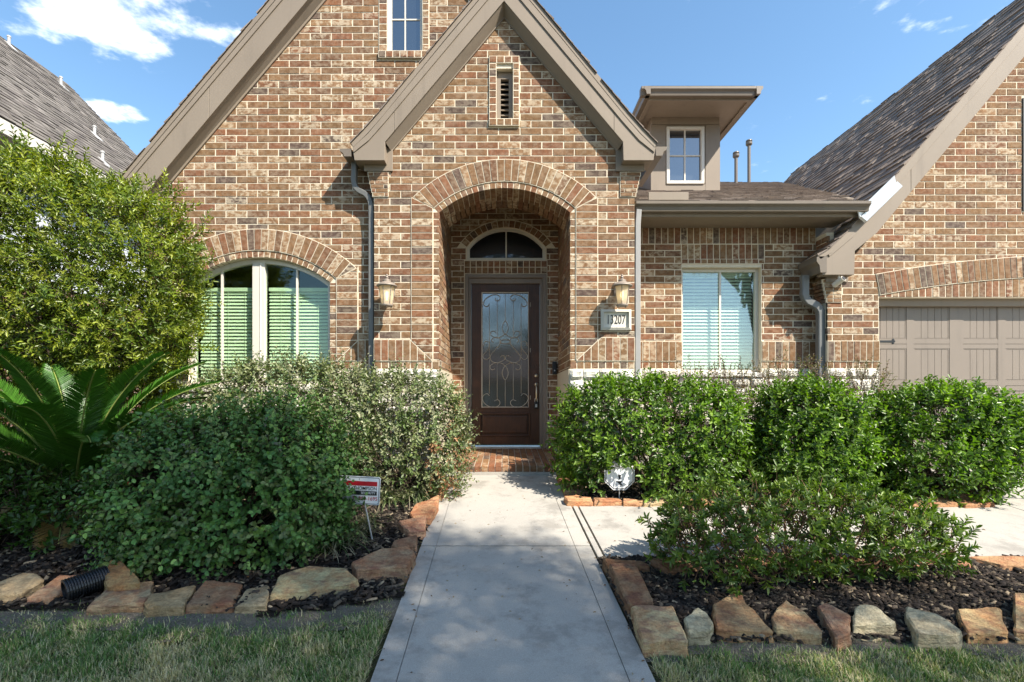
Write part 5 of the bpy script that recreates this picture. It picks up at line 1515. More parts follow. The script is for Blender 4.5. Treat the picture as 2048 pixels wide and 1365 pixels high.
# ------------------------------------------------------------------ edging stones
def edging(pts, h, mat, tint, label, group, tilt=0.0, flare=.06, name='edging_stone', seed=0):
    rg = random.Random(seed + int(pts[0][0]) * 7 + int(pts[0][1]))
    top = [gnd(a, b, h) for a, b in pts]
    cx_ = sum(p.x for p in top) / len(top); cy_ = sum(p.y for p in top) / len(top)
    bm = bmesh.new()
    ymin, ymax = min(p.y for p in top), max(p.y for p in top)
    tv = []
    for p in top:
        dz = tilt * ((p.y - ymin) / max(.01, ymax - ymin)) + rg.uniform(-.006, .006)
        tv.append(bm.verts.new((p.x, p.y, p.z + dz)))
    n = len(top); bv = []
    for p in top:
        q = Vector((cx_ + (p.x - cx_) * (1 + flare + rg.uniform(-.05, .06)), cy_ + (p.y - cy_) * (1 + flare + rg.uniform(-.05, .06)), 0)); q.z = G(q.x, q.y) - .045
        bv.append(bm.verts.new(q))
    bm.faces.new(tv); bm.faces.new(bv[::-1])
    for i in range(n): bm.faces.new((tv[i], bv[i], bv[(i + 1) % n], tv[(i + 1) % n]))
    bmesh.ops.recalc_face_normals(bm, faces=bm.faces)
    bmesh.ops.triangulate(bm, faces=bm.faces)
    bmesh.ops.bevel(bm, geom=[e for e in bm.edges if e.calc_face_angle(0) > .5], offset=.008, segments=1, affect='EDGES')
    for _ in range(2): bmesh.ops.subdivide_edges(bm, edges=[e for e in bm.edges if e.calc_length() > .022], cuts=1, use_grid_fill=True)
    bmesh.ops.triangulate(bm, faces=[f for f in bm.faces if len(f.verts) > 4])
    bm.normal_update()
    for v in bm.verts:
        s_ = Vector((v.co.x * 11, v.co.y * 11, v.co.z * 24)); v.co += v.normal * (noise.noise(s_) * .010 + noise.noise(s_ * 2.7) * .005)
    me = bpy.data.meshes.new(name); bm.to_mesh(me); bm.free()
    a = me.color_attributes.new('tone', 'FLOAT_COLOR', 'POINT'); a.data.foreach_set('color', [tint[0], tint[1], tint[2], 1.0] * len(me.vertices))
    me.materials.append(mat)
    o = bpy.data.objects.new(name, me); COL.objects.link(o); return tag(o, label, 'stone', group)
RF, LF, WL_, BK_, UP_ = 'stones edging the right bed by the lawn', 'stones edging the left bed by the lawn', 'stones edging the left bed along the walk', 'stones edging the right bed along the side walk', 'stones edging the hedge bed'
ST = [
 ([(1218, 1131), (1273, 1129), (1306, 1199), (1257, 1207)], .085, SAND, (.62, .60, .66), 'long dark red brown stone lying along the walk edge', RF, .01),
 ([(1205, 1115), (1285, 1122), (1301, 1131), (1214, 1129)], .075, SAND, (.62, .58, .6), 'dark brown corner stone where the two walks meet', BK_, .0),
 ([(1299, 1118), (1337, 1112), (1376, 1114), (1405, 1130), (1333, 1139)], .06, SAND, (.72, .66, .7), 'flat brown stone beside the round path light', BK_, .0),
 ([(1261, 1211), (1300, 1214), (1346, 1215), (1376, 1284), (1330, 1280), (1286, 1288)], .06, SAND, (1.25, 1.45, 1.5), 'big yellow ochre stone at the corner of walk and lawn', RF, .01),
 ([(1368, 1240), (1395, 1220), (1415, 1227), (1429, 1251), (1420, 1261), (1377, 1263)], .065, PALE, (.85, .88, .85), 'small rounded grey stone next to the yellow corner stone', RF, .02),
 ([(1425, 1213), (1468, 1189), (1481, 1188), (1494, 1209), (1547, 1261), (1432, 1258)], .05, SAND, (1.0, .95, .9), 'orange striped stone with a peaked back edge', RF, .02),
 ([(1540, 1235), (1571, 1206), (1610, 1232), (1642, 1260), (1640, 1267), (1550, 1257)], .05, SAND, (.95, 1.05, 1.1), 'triangular mottled brown and yellow stone', RF, .02),
 ([(1634, 1218), (1652, 1215), (1700, 1233), (1701, 1268), (1673, 1278)], .055, SAND, (.85, .85, 1.0), 'reddish wedge stone between the triangular and the rounded beige one', RF, .02),
 ([(1707, 1221), (1720, 1214), (1753, 1218), (1792, 1242), (1781, 1248), (1706, 1250)], .075, PALE, (.95, .95, .9), 'rounded beige stone with a shadowed front', RF, .015),
 ([(1808, 1227), (1813, 1217), (1873, 1230), (1924, 1259), (1914, 1272), (1835, 1267)], .075, PALE, (1.0, .98, .92), 'large pale beige slanting stone beside dry twigs', RF, .01),
 ([(1914, 1225), (1970, 1219), (2000, 1224), (2017, 1264), (1936, 1267), (1921, 1247)], .045, SAND, (1.3, 1.35, 1.25), 'flat bright orange stone at the lawn edge', RF, .02),
 ([(2027, 1202), (2052, 1203), (2078, 1230), (2066, 1265), (2028, 1262)], .05, SAND, (1.2, 1.25, 1.2), 'tall yellow orange stone past the flat orange one', RF, .05),
 ([(1936, 1111), (2075, 1111), (2080, 1132), (2005, 1129)], .045, SAND, (1.05, .95, .95), 'long flat tan flagstone at the driveway end of the bed', BK_, .0),
 ([(1905, 1111), (1933, 1112), (1943, 1134), (1908, 1126)], .035, SAND, (.9, .75, .8), 'small reddish flagstone behind the azalea', BK_, .0),
 ([(1480, 1113), (1580, 1112), (1600, 1128), (1490, 1130)], .04, SAND, (.8, .7, .75), 'flat brown flagstone hidden behind the azalea', BK_, .0),
 ([(1620, 1112), (1730, 1112), (1745, 1128), (1640, 1130)], .04, SAND, (.9, .8, .8), 'flat tan flagstone hidden behind the azalea stems', BK_, .0),
 ([(1765, 1112), (1880, 1112), (1888, 1128), (1772, 1130)], .04, SAND, (.9, .75, .8), 'flat reddish flagstone under the azalea', BK_, .0),
 ([(-12, 1170), (47, 1151), (76, 1151), (90, 1161), (42, 1187), (-12, 1192)], .05, PALE, (1.0, .85, .7), 'flat tan stone at the open end of the left row', LF, .01),
 ([(53, 1193), (119, 1153), (150, 1155), (170, 1159), (104, 1193)], .05, SAND, (1.15, 1.1, 1.2), 'slanting orange pink stone beside the black pipe', LF, .01),
 ([(209, 1155), (221, 1135), (243, 1136), (279, 1159), (278, 1167), (214, 1170)], .095, SAND, (.95, .9, .75), 'rusty peaked stone standing behind the black pipe', LF, .05),
 ([(173, 1213), (211, 1180), (306, 1169), (303, 1192), (288, 1206)], .04, SAND, (.85, .95, 1.05), 'long flat brown stone in front of the rusty peaked one', LF, .02),
 ([(290, 1207), (303, 1190), (392, 1175), (370, 1206), (366, 1213), (294, 1215)], .045, PALE, (.75, .62, .48), 'flat olive brown stone with a rounded front', LF, .02),
 ([(372, 1209), (410, 1166), (485, 1172), (465, 1207)], .045, SAND, (.75, .7, .75), 'flat dark red stone in the left row', LF, .02),
 ([(469, 1211), (492, 1180), (540, 1171), (533, 1211)], .035, PALE, (.8, .72, .62), 'small greyish tan stone before the long yellow one', LF, .01),
 ([(541, 1190), (557, 1156), (619, 1136), (690, 1141), (717, 1162), (700, 1170), (560, 1187)], .05, SAND, (1.1, 1.35, 1.35), 'long yellow stone under the dark leafy bush', LF, .02),
 ([(703, 1127), (763, 1098), (818, 1096), (829, 1106), (814, 1133), (714, 1139)], .085, SAND, (.85, .85, .95), 'big reddish block at the corner of bed and walk', WL_, .01),
 ([(782, 1090), (787, 1081), (835, 1069), (832, 1092)], .06, SAND, (.75, .72, .82), 'small dark brown stone behind the big reddish block', WL_, .01),
 ([(796, 1047), (852, 1036), (850, 1061), (817, 1064)], .06, SAND, (1.0, .9, 1.05), 'pointed pinkish stone along the walk', WL_, .02),
 ([(819, 1025), (831, 1011), (878, 995), (874, 1015), (861, 1036), (826, 1038)], .06, SAND, (1.0, .85, .85), 'rounded orange brown stone along the walk', WL_, .02),
 ([(858, 986), (876, 973), (894, 972), (886, 990)], .05, SAND, (.95, .75, .8), 'small red stone along the walk near the porch', WL_, .01),
 ([(877, 960), (905, 952), (896, 971), (879, 973)], .05, SAND, (.95, .8, .8), 'last orange stone along the walk by the porch step', WL_, .01),
 ([(1114, 950), (1138, 951), (1141, 961), (1118, 961)], .06, SAND, (.85, .7, .7), 'brown stone at the porch step under the hedge', UP_, .01),
 ([(1122, 965), (1158, 967), (1176, 982), (1128, 983)], .06, SAND, (.75, .8, .9), 'weathered brown stone under the hedge corner', UP_, .01),
 ([(1128, 992), (1152, 990), (1182, 996), (1185, 1001), (1134, 1001)], .06, SAND, (1.25, 1.05, 1.0), 'bright orange block at the corner of walk and side walk', UP_, .0),
 ([(1187, 997), (1213, 996), (1241, 997), (1243, 1001), (1188, 1002)], .055, SAND, (1.1, .95, .95), 'orange block below the octagonal sign', UP_, .0),
 ([(1245, 997), (1290, 998), (1282, 1004), (1246, 1003)], .05, SAND, (1.1, 1.0, 1.0), 'short orange stone next to the block below the sign', UP_, .0),
 ([(1285, 994), (1330, 993), (1340, 1003), (1288, 1006)], .045, PALE, (1.0, .88, .75), 'pale tan stone near the black path light', UP_, .0),
 ([(1345, 996), (1430, 996), (1445, 1005), (1350, 1006)], .045, SAND, (1.1, 1.0, .95), 'flat tan stone hidden behind the azalea top', UP_, .0),
 ([(1880, 987), (1938, 980), (1990, 1006), (1930, 1009)], .04, SAND, (.9, .75, .75), 'flat brown flagstone at the driveway corner of the hedge', UP_, .0),
 ([(1790, 990), (1862, 985), (1915, 1006), (1810, 1008)], .04, SAND, (1.0, .9, .9), 'flat tan flagstone at the hedge near the driveway', UP_, .0),
]
for (pts, h, mat, tint, lab, grp, tl_) in ST:
    k_ = sum(tint) / 3
    edging(pts, h * .92, mat, tuple(v * 1.0 for v in tint), lab, grp, tl_)

# ------------------------------------------------------------------ small things in the beds
# corrugated drain pipe
pA, pB = gnd(128, 1183, .065), gnd(216, 1152, .075)
ax = (pB - pA); Lp = ax.length; ax.normalize(); pr = []
for k in range(int(Lp / .013) + 1):
    pr += [(.058, k * .013), (.067, k * .013 + .002), (.067, k * .013 + .007), (.058, k * .013 + .009)]
inner = [(.052, pr[-1][1]), (.052, 0), (.058, 0)]
mb = MB(); v0_ = len(mb.v); mb.lathe(pr + inner, pA, ax, 24); mb.f = [f for f in mb.f if len(f) <= 4]
PIPE = mb.build('drain_pipe', BLACK, None); tag(PIPE, 'black corrugated drain pipe lying among the edging stones', 'pipe')
# path lights
for (pxc, pyc, hh, lab) in ((1288, 1134, .03, 'round black path light beside the dark corner stones'), (1346, 1002, .06, 'black path light between azalea and hedge')):
    g0 = gnd(pxc, pyc, hh); t = thing('path_light', (g0.x, g0.y, G(g0.x, g0.y)), lab, 'path light', 'path lights in the beds')
    mb = MB(); mb.lathe([(.02, -hh - .03), (.035, -.02), (.045, -.012), (.047, .0), (.042, .01), (.02, .012), (0, .012)], (g0.x, g0.y, g0.z), seg=22); mb.build('housing', BLACK, t, smooth=False)
    mb = MB(); mb.lathe([(.014, .0125), (.026, .0135), (.026, .0125)], (g0.x, g0.y, g0.z), seg=20); mb.build('lens_ring', ALU, t)
    mb = MB(); mb.tube([(g0.x, g0.y, g0.z - hh), (g0.x, g0.y, g0.z - hh - .08)], .01, 8); mb.build('spike', BLACK, t)
# security yard sign
sy = gnd(748, 1083).y - .0
ys2 = sy + .05
SB = P3(748, 1083, sy); SB.z = G(0, sy)
ST_ = P3(728, 1000, sy - .02)
SG = thing('yard_sign', SB, 'white and red security yard sign on a metal stake', 'sign')
MB().tube([SB + Vector((0, 0, -.05)), ST_, P3(724, 985, sy - .02)], .006, 8).build('stake', ALU, SG)
SWHITE = m_plain('sign_white', (.72, .73, .74), .4); SRED = m_plain('sign_red', (.42, .01, .02), .4); SBLK = m_plain('sign_black', (.012, .014, .018), .4)
sgy = sy - .03
org = P3(718, 981, sgy); kx = sgy / FPX
rotS = Matrix.Rotation(math.radians(3.0), 3, 'Y')
def sp(a, b, d=0.0): return org + rotS @ Vector((a * kx, -d, b * kx))   # a, b in photo pixels from the sign's middle
def rrect(w, h, r, n=5):
    out = []
    for cx_, cy_, a0 in ((w - r, h - r, 0), (-w + r, h - r, 90), (-w + r, -h + r, 180), (w - r, -h + r, 270)):
        for k in range(n + 1):
            a = math.radians(a0 + 90 * k / n); out.append((cx_ + r * math.cos(a), cy_ + r * math.sin(a)))
    return out
mb = MB(); mb.prism([sp(a, b) for a, b in rrect(42, 28, 4)], rotS @ Vector((0, .004, 0))); PL = mb.build('sign_panel', SWHITE, SG)
mb = MB(); o_ = [sp(a, b, .0015) for a, b in rrect(40.5, 26.5, 3.4)]; i_ = [sp(a, b, .0015) for a, b in rrect(39.5, 25.5, 3)]
for k in range(len(o_)): j = (k + 1) % len(o_); mb.add([o_[k], o_[j], i_[j], i_[k]], [(0, 1, 2, 3)])
mb.build('sign_border', SBLK, PL)
MB().add([sp(a, b, .002) for a, b in ((-36, 9.5), (36, 9.5), (36, 18.5), (-36, 18.5))], [(0, 1, 2, 3)]).build('red_band', SRED, PL)
MB().add([sp(a, b, .002) for a, b in ((-36, -9), (36, -9), (36, -.5), (-36, -.5))], [(0, 1, 2, 3)]).build('black_band', SBLK, PL)
RS = rotS @ FACE
text_mesh('THOMPSON', 9.5 * kx, SBLK, 'sign_text', PL, sp(36, 4.2, .002), RS, .92, 0, 'RIGHT', .0002)
text_mesh('SECURITY', 6.5 * kx, SWHITE, 'sign_text', PL, sp(33, -4.8, .003), RS, 1.0, 0, 'RIGHT', .0001)
text_mesh('38-888-1695', 10.5 * kx, SRED, 'sign_text', PL, sp(38, -16, .002), RS, .95, 0, 'RIGHT', .0003)
mb = MB()
for a, b in ((0, 22.5), (2, -22.8)): mb.lathe([(.0035, 0), (.003, .002), (0, .0025)], sp(a, b), (0, -1, 0), 8)
mb.build('sign_rivets', SBLK, PL)
# octagonal sign in the hedge
oy = gnd(1240, 1000).y - .02
oc = P3(1239, 952, oy); ko = oy / FPX
OS = thing('octagonal_sign', (oc.x, oc.y, G(0, oy)), 'white octagonal alarm sign half hidden in the green hedge', 'sign')
oct_ = [(31 * math.cos(math.radians(22.5 + 45 * k)) * 1.04, 31 * math.sin(math.radians(22.5 + 45 * k))) for k in range(8)]
def op(a, b, d=0.0): return Vector((oc.x + a * ko, oc.y - d, oc.z + b * ko))
OP = MB().prism([op(a, b) for a, b in oct_], (0, .005, 0)).build('sign_panel', SWHITE, OS)
mb = MB()
for k in range(8):
    j = (k + 1) % 8; f1, f2 = .94, .88
    mb.add([op(oct_[k][0] * f1, oct_[k][1] * f1, .001), op(oct_[j][0] * f1, oct_[j][1] * f1, .001), op(oct_[j][0] * f2, oct_[j][1] * f2, .001), op(oct_[k][0] * f2, oct_[k][1] * f2, .001)], [(0, 1, 2, 3)])
mb.build('sign_border', m_plain('sign_grey', (.10, .085, .08), .5), OP)
mb = MB()
mb.add([op(a, b, .0015) for a, b in ((-7, -10.5), (6, -10.5), (2.5, -15), (-2, -15))], [(0, 1, 2, 3)]); mb.add([op(a, b, .0015) for a, b in ((-2, -15), (2, -15), (7, -19), (5, -20), (0, -17.5))], [(0, 1, 2, 3, 4)]); mb.add([op(a, b, .0015) for a, b in ((-3, 2), (3, 2), (2, -7), (-1, -7))], [(0, 1, 2, 3)])
mb.build('sign_emblem', SBLK, OP)
MB().tube([(oc.x, oc.y + .01, oc.z), (oc.x, oc.y + .01, G(0, oy) - .05)], .006, 8).build('stake', ALU, OS)

# ------------------------------------------------------------------ the neighbour's house
nX = -6.9; nY0, nY1 = 3.0, 11.1; nZ = 4.72; ns = 1.035
NB = thing('neighbour_house', (nX - 3, 7, 0), 'neighbouring house with grey shingle roof and white eaves', 'house')
mb = MB(); ridge = nX - 3.4
mb.prism([(nX, nY0, nZ), (ridge, nY0, nZ + 3.4 * ns), (ridge, nY0, nZ + 3.4 * ns - .16), (nX, nY0, nZ - .12)], (0, nY1 - nY0, 0))
mb.prism([(2 * ridge - nX, nY0, nZ), (ridge - .001, nY0, nZ + 3.4 * ns), (ridge - .001, nY0, nZ + 3.4 * ns - .16), (2 * ridge - nX, nY0, nZ - .12)], (0, nY1 - nY0, 0))
NR = mb.build('roof', WHITE, NB)
gcols = [(.135, .12, .105), (.16, .142, .125), (.115, .10, .09), (.18, .16, .142)]
shingles(NR, (nX + .02, nY0, nZ - .0), (0, 1, 0), (-1, 0, ns), nY1 - nY0 + .03, 3.4 * math.hypot(1, ns), .14, .18, SHINGLE2, random.Random(5), cols=gcols, th=.012)
MB().box(nX - .005, nX + .02, nY0, nY1, nZ - .20, nZ - .012).build('fascia', WHITE, NB)
MB().box(nX - .5, nX - .006, nY0, nY1, nZ - .19, nZ - .17).build('soffit', m_paint('tan_soffit', (.36, .29, .22), .7), NB)
nwx = nX - .5
sid = m_siding()
zz = 2.7
while zz < nZ - .2:
    MB().prism([(nwx + .012, nY0, zz), (nwx, nY0, zz), (nwx, nY0, zz + .15), (nwx + .002, nY0, zz + .15)], (0, nY1 - nY0, 0)).build('siding_board', sid, NB); zz += .15
def m_fbrick():
    t = NT('far_brick'); p = t.pos()
    bt = t.n.new('ShaderNodeTexBrick'); bt.inputs['Scale'].default_value = 1; bt.inputs['Brick Width'].default_value = .254; bt.inputs['Row Height'].default_value = .082; bt.inputs['Mortar Size'].default_value = .006
    bt.inputs['Color1'].default_value = (.24, .115, .08, 1); bt.inputs['Color2'].default_value = (.17, .08, .06, 1); bt.inputs['Mortar'].default_value = (.35, .30, .26, 1)
    sp_ = t.n.new('ShaderNodeSeparateXYZ'); t.l.new(p, sp_.inputs[0]); cb = t.n.new('ShaderNodeCombineXYZ'); t.l.new(sp_.outputs[1], cb.inputs[0]); t.l.new(sp_.outputs[2], cb.inputs[1]); t.l.new(cb.outputs[0], bt.inputs['Vector'])
    return t.fin(bt.outputs['Color'], .9)
MB().box(nwx - .2, nwx, nY0, nY1, -.3, 2.7).build('brick_wall', m_fbrick(), NB)
MB().box(nwx - .2, nwx - .002, nY0, nY1, 2.701, nZ - .18).build('upper_wall', sid, NB)
# roof vents: ray from the camera to the slope
for (a, b) in ((18, 92), (122, 172), (189, 272), (205, 325)):
    d = Vector(((a - CX) / FPX, 1, -(b - CY) / FPX)); t_ = (nZ + (nX * ns) - CAMZ) / (d.z + d.x * ns); p = Vector((0, 0, CAMZ)) + d * t_
    mb = MB(); mb.tube([p + Vector((0, 0, -.05)), p + Vector((0, 0, .20))], .026, 10); mb.lathe([(.034, .0), (.034, .03), (.026, .035)], p + Vector((0, 0, .17)), seg=10)
    u_ = Vector((-1, 0, ns)).normalized(); n_ = Vector((ns, 0, 1)).normalized()
    q = [p + u_ * s + Vector((0, w, 0)) + n_ * .02 for s, w in ((-.16, -.07), (-.16, .07), (.08, .06), (.08, -.06))]
    mb.prism(q, n_ * .012); mb.build('roof_vent', m_plain('vent_grey', (.42, .41, .39), .5) if 'vent_grey' not in bpy.data.materials else bpy.data.materials['vent_grey'], NB)
# ------------------------------------------------------------------ planting
def unit(a): return a / np.maximum(np.linalg.norm(a, axis=-1, keepdims=True), 1e-9)
def leaf_mesh(name, pos, axis, nrm, L, Wd, col, fold=.25, curl=.15):
    """pos, axis, nrm (n,3); L, Wd (n,) -> two folded quads per leaf"""
    axis = unit(axis); nrm = unit(nrm - axis * np.sum(nrm * axis, 1, keepdims=True)); side = np.cross(nrm, axis)
    Lc, Wc = L[:, None], Wd[:, None]
    tip = pos + axis * Lc - nrm * Lc * curl
    f = nrm * Wc * fold
    l1 = pos + axis * Lc * .30 + side * Wc * .44 + f; l2 = pos + axis * Lc * .68 + side * Wc * .40 + f - nrm * Lc * curl * .4
    r1 = pos + axis * Lc * .30 - side * Wc * .44 + f; r2 = pos + axis * Lc * .68 - side * Wc * .40 + f - nrm * Lc * curl * .4
    V = np.stack([pos, l1, l2, tip, r2, r1], 1).reshape(-1, 3)
    n = len(pos); b = (np.arange(n) * 6)[:, None]
    F = np.concatenate([b + np.array([[0, 3, 2, 1]]), b + np.array([[0, 5, 4, 3]])], 1).reshape(-1, 4)
    C = np.repeat(np.concatenate([col, np.ones((n, 1))], 1), 6, 0)
    return np_mesh(name, V, F, C)
def shell(rg, n, blobs, p=2.6, inner=.72, lump=.13, lf=2.5, zmin=None):
    """points on the lumpy outside of a group of rounded blobs, with outward directions"""
    P = []; D = []
    wts = np.array([b[1][0] * b[1][1] + b[1][0] * b[1][2] + b[1][1] * b[1][2] for b in blobs]); wts = wts / wts.sum()
    for bi, (c, r) in enumerate(blobs):
        m = int(n * wts[bi] * 1.35); c = np.array(c); r = np.array(r)
        u = unit(rg.normal(size=(m, 3)))
        rad = 1 / (np.abs(u[:, 0]) ** p + np.abs(u[:, 1]) ** p + np.abs(u[:, 2]) ** p) ** (1 / p)
        q = u * rad[:, None]
        k = np.array([noise.noise(Vector((a[0] * lf + bi * 7, a[1] * lf, a[2] * lf))) for a in q]) * lump * 1.6 + 1
        dep = inner + (1.03 - inner) * rg.random(m) ** .45
        pt = c + q * r * (k * dep)[:, None]
        dn = unit(np.sign(u) * np.abs(u) ** (p - 1) / r)
        ok = np.ones(m, bool)
        for bj, (c2, r2) in enumerate(blobs):
            if bj != bi: ok &= np.sum(np.abs((pt - np.array(c2)) / np.array(r2)) ** p, 1) > .62
        if zmin is not None: ok &= pt[:, 2] > zmin(pt[:, 0], pt[:, 1])
        P.append(pt[ok]); D.append(dn[ok])
    P = np.concatenate(P); D = np.concatenate(D); i = rg.permutation(len(P))[:n]
    return P[i], D[i]
def foliage(name, mat, parent, P, D, rg, per, tw, ll, lw, cols, up=.35, jit=.55, ang=1.05, fold=.25, curl=.15, whorl=False, flat=0.0, young=None, cl=None):
    n = len(P); d = unit(D * .75 + np.array([0, 0, up]) + rg.normal(0, jit, (n, 3)) * .6)
    tl = tw * rg.uniform(.6, 1.3, n)
    A = unit(np.cross(d, rg.normal(size=(n, 3)))); B = np.cross(d, A)
    POS, AX, NR, LL, LW, CO = [], [], [], [], [], []
    base = np.array(cols)[rg.choice(len(cols), n)]
    clump = np.array([noise.noise(Vector((p[0] * 3, p[1] * 3, p[2] * 3))) for p in P])
    for k in range(per):
        t = (k + .6) / per if not whorl else .55 + .45 * (k + 1) / per
        th = k * 2.4 + rg.uniform(0, 6.28, n) * (0 if k else 1) + rg.normal(0, .25, n)
        if k == 0: th0 = th
        else: th = th0 + k * 2.4 + rg.normal(0, .25, n)
        s = A * np.cos(th)[:, None] + B * np.sin(th)[:, None]
        an = ang * (1.15 - .5 * t) + rg.normal(0, .15, n)
        ca, sa = np.cos(an)[:, None], np.sin(an)[:, None]
        ax = d * ca + s * sa; nr = d * sa - s * ca + rg.normal(0, .25, (n, 3)) + np.array([0, 0, flat])
        POS.append(P + d * (tl * t)[:, None]); AX.append(ax); NR.append(nr)
        sc = rg.uniform(.65, 1.15, n) * (1.05 - .25 * t); LL.append(ll * sc); LW.append(lw * sc)
        c = base * (1 + rg.normal(0, .16, (n, 1))) * (1 + .25 * clump[:, None])
        if young is not None: c = c * (1 - .6 * max(0, t - .55)) + np.array(young) * (.6 * max(0, t - .55)) * rg.uniform(.4, 1.6, (n, 1))
        CO.append(np.clip(c, .003, .9))
    me = leaf_mesh(name, np.concatenate(POS), np.concatenate(AX), np.concatenate(NR), np.concatenate(LL), np.concatenate(LW), np.concatenate(CO), fold, curl)
    me.materials.append(mat); o = bpy.data.objects.new(name, me); link(o, parent); return o, P, d, tl
def twigs(name, parent, P, d, tl, rg, mat, r=.0018, n=None):
    """short leaf-bearing shoots as thin three-sided rods"""
    n = min(n or len(P), len(P)); P, d, tl = P[:n], d[:n], tl[:n]
    A = unit(np.cross(d, np.array([.3, .5, .81]))); B = np.cross(d, A)
    b0 = P - d * tl[:, None] * .8; b1 = P + d * tl[:, None]
    ring = [A * math.cos(a) + B * math.sin(a) for a in (0, 2.09, 4.19)]
    V = np.stack([b0 + q * r * 1.4 for q in ring] + [b1 + q * r * .6 for q in ring], 1).reshape(-1, 3)
    k = (np.arange(n) * 6)[:, None]
    F = np.concatenate([k + np.array([[0, 1, 4, 3]]), k + np.array([[1, 2, 5, 4]]), k + np.array([[2, 0, 3, 5]])], 1).reshape(-1, 4)
    me = np_mesh(name, V, F); me.materials.append(mat); o = bpy.data.objects.new(name, me); return link(o, parent)
def stems(parent, base, tips, rg, mat, r0=.012, r1=.004, name='stem', bow=.12):
    for tp in tips:
        b = Vector(base) + Vector((rg.normal(0, .05), rg.normal(0, .04), -.03)); t = Vector(tp); m = (b + t) / 2 + Vector((rg.normal(0, bow), rg.normal(0, bow), rg.uniform(0, bow)))
        pts = [b * (1 - s) ** 2 + m * 2 * s * (1 - s) + t * s * s for s in np.linspace(0, 1, 7)]
        MB().tube(pts, [r0 + (r1 - r0) * s for s in np.linspace(0, 1, 7)], 6).build(name, mat, parent, smooth=True)
BARK = m_bark('shrub_bark', (.035, .026, .018), (.10, .075, .052))
gz = lambda x, y: np.where(y < Y0, -SLOPE * (Y0 - y), 0.0) + .04

# glossy green hedge, three bushes
HL = m_leaf('hedge_leaf', .36, .34, .45, (1.2, 1.5, .3))
hc = [(.095, .175, .020), (.065, .128, .017), (.13, .225, .024), (.045, .092, .014), (.175, .275, .030)]
rg = np.random.default_rng(21)
hedges = [
 ('glossy green hedge bush next to the porch step', (X(1305, 5.0), 5.02), [((X(1296, 5.0), 5.02, .46), (.88, .46, .54)), ((X(1228, 5.0), 4.98, .44), (.50, .44, .50)), ((X(1368, 4.95), 4.95, .40), (.44, .44, .50)), ((X(1290, 4.9), 4.85, .14), (.72, .36, .30))]),
 ('glossy green hedge bush below the front window', (X(1610, 4.95), 4.98), [((X(1615, 4.95), 4.98, .43), (.44, .46, .53)), ((X(1590, 4.85), 4.85, .25), (.34, .36, .40)), ((X(1650, 4.85), 4.85, .20), (.30, .34, .38))]),
 ('glossy green hedge bush beside the driveway', (X(1880, 4.9), 4.95), [((X(1880, 4.9), 4.95, .46), (.56, .48, .47)), ((X(1945, 4.8), 4.82, .44), (.40, .38, .36)), ((X(1850, 4.75), 4.74, .22), (.40, .34, .36)), ((X(1915, 4.72), 4.70, .18), (.30, .30, .26))]),
]
for i, (lab, (bx, by), blobs) in enumerate(hedges):
    t = thing('hedge_bush', (bx, by, G(bx, by)), lab, 'hedge', 'green hedge bushes along the side walk')
    P, D = shell(rg, 3000 if i == 0 else 2500, blobs, 3.4, .60, .13, 3.4, gz)
    if i == 0:
        ok = ~((np.abs(P[:, 0] - oc.x) < .19) & (P[:, 1] < 4.95) & (P[:, 2] < oc.z + .03)); P, D = P[ok], D[ok]
    o, P, d, tl_ = foliage('foliage', HL, t, P, D, rg, 8, .15, .064, .032, hc, up=.45, jit=.5, young=(.19, .29, .035), fold=.3)
    # taller sprigs on top
    n2 = 60; sel = [q for q in range(len(P)) if D[q][2] > .5][:n2]
    if sel: foliage('sprig_foliage', HL, t, P[sel] + np.array([0, 0, .03]), np.tile([0, 0, 1.0], (len(sel), 1)), rg, 9, .15, .050, .025, hc[:3], up=1.0, jit=.22, young=(.18, .32, .04))
    twigs('twigs', t, P, d, tl_, rg, BARK, .0022, 1200)
    stems(t, (bx, by, G(bx, by)), [P[q] * .8 + np.array([bx, by, .2]) * .2 for q in rg.choice(len(P), 16)], rg, BARK, .016, .005)
# thin brownish shrub behind the hedge, below the window
t = thing('sparse_shrub', (X(1500, 5.6), 5.6, 0), 'sparse brownish shrub behind the hedge below the front window', 'shrub')
LB_ = m_leaf('sparse_leaf', .5, .25, .3)
P, D = shell(rg, 1100, [((X(1420, 5.5), 5.55, .72), (.65, .28, .48)), ((X(1580, 5.5), 5.55, .72), (.75, .28, .50)), ((X(1720, 5.5), 5.45, .72), (.35, .25, .48))], 2.4, .6, .2, 3, gz)
o, P, d, tl_ = foliage('foliage', LB_, t, P, D, rg, 8, .17, .034, .016, [(.16, .15, .09), (.20, .16, .11), (.12, .13, .06), (.24, .19, .15)], up=.6, jit=.5)
twigs('twigs', t, P, d, tl_, rg, m_bark('reddish_twig', (.10, .05, .035), (.2, .12, .09)), .0022)
stems(t, (X(1500, 5.6), 5.6, 0), [P[q] for q in rg.choice(len(P), 12)], rg, BARK)

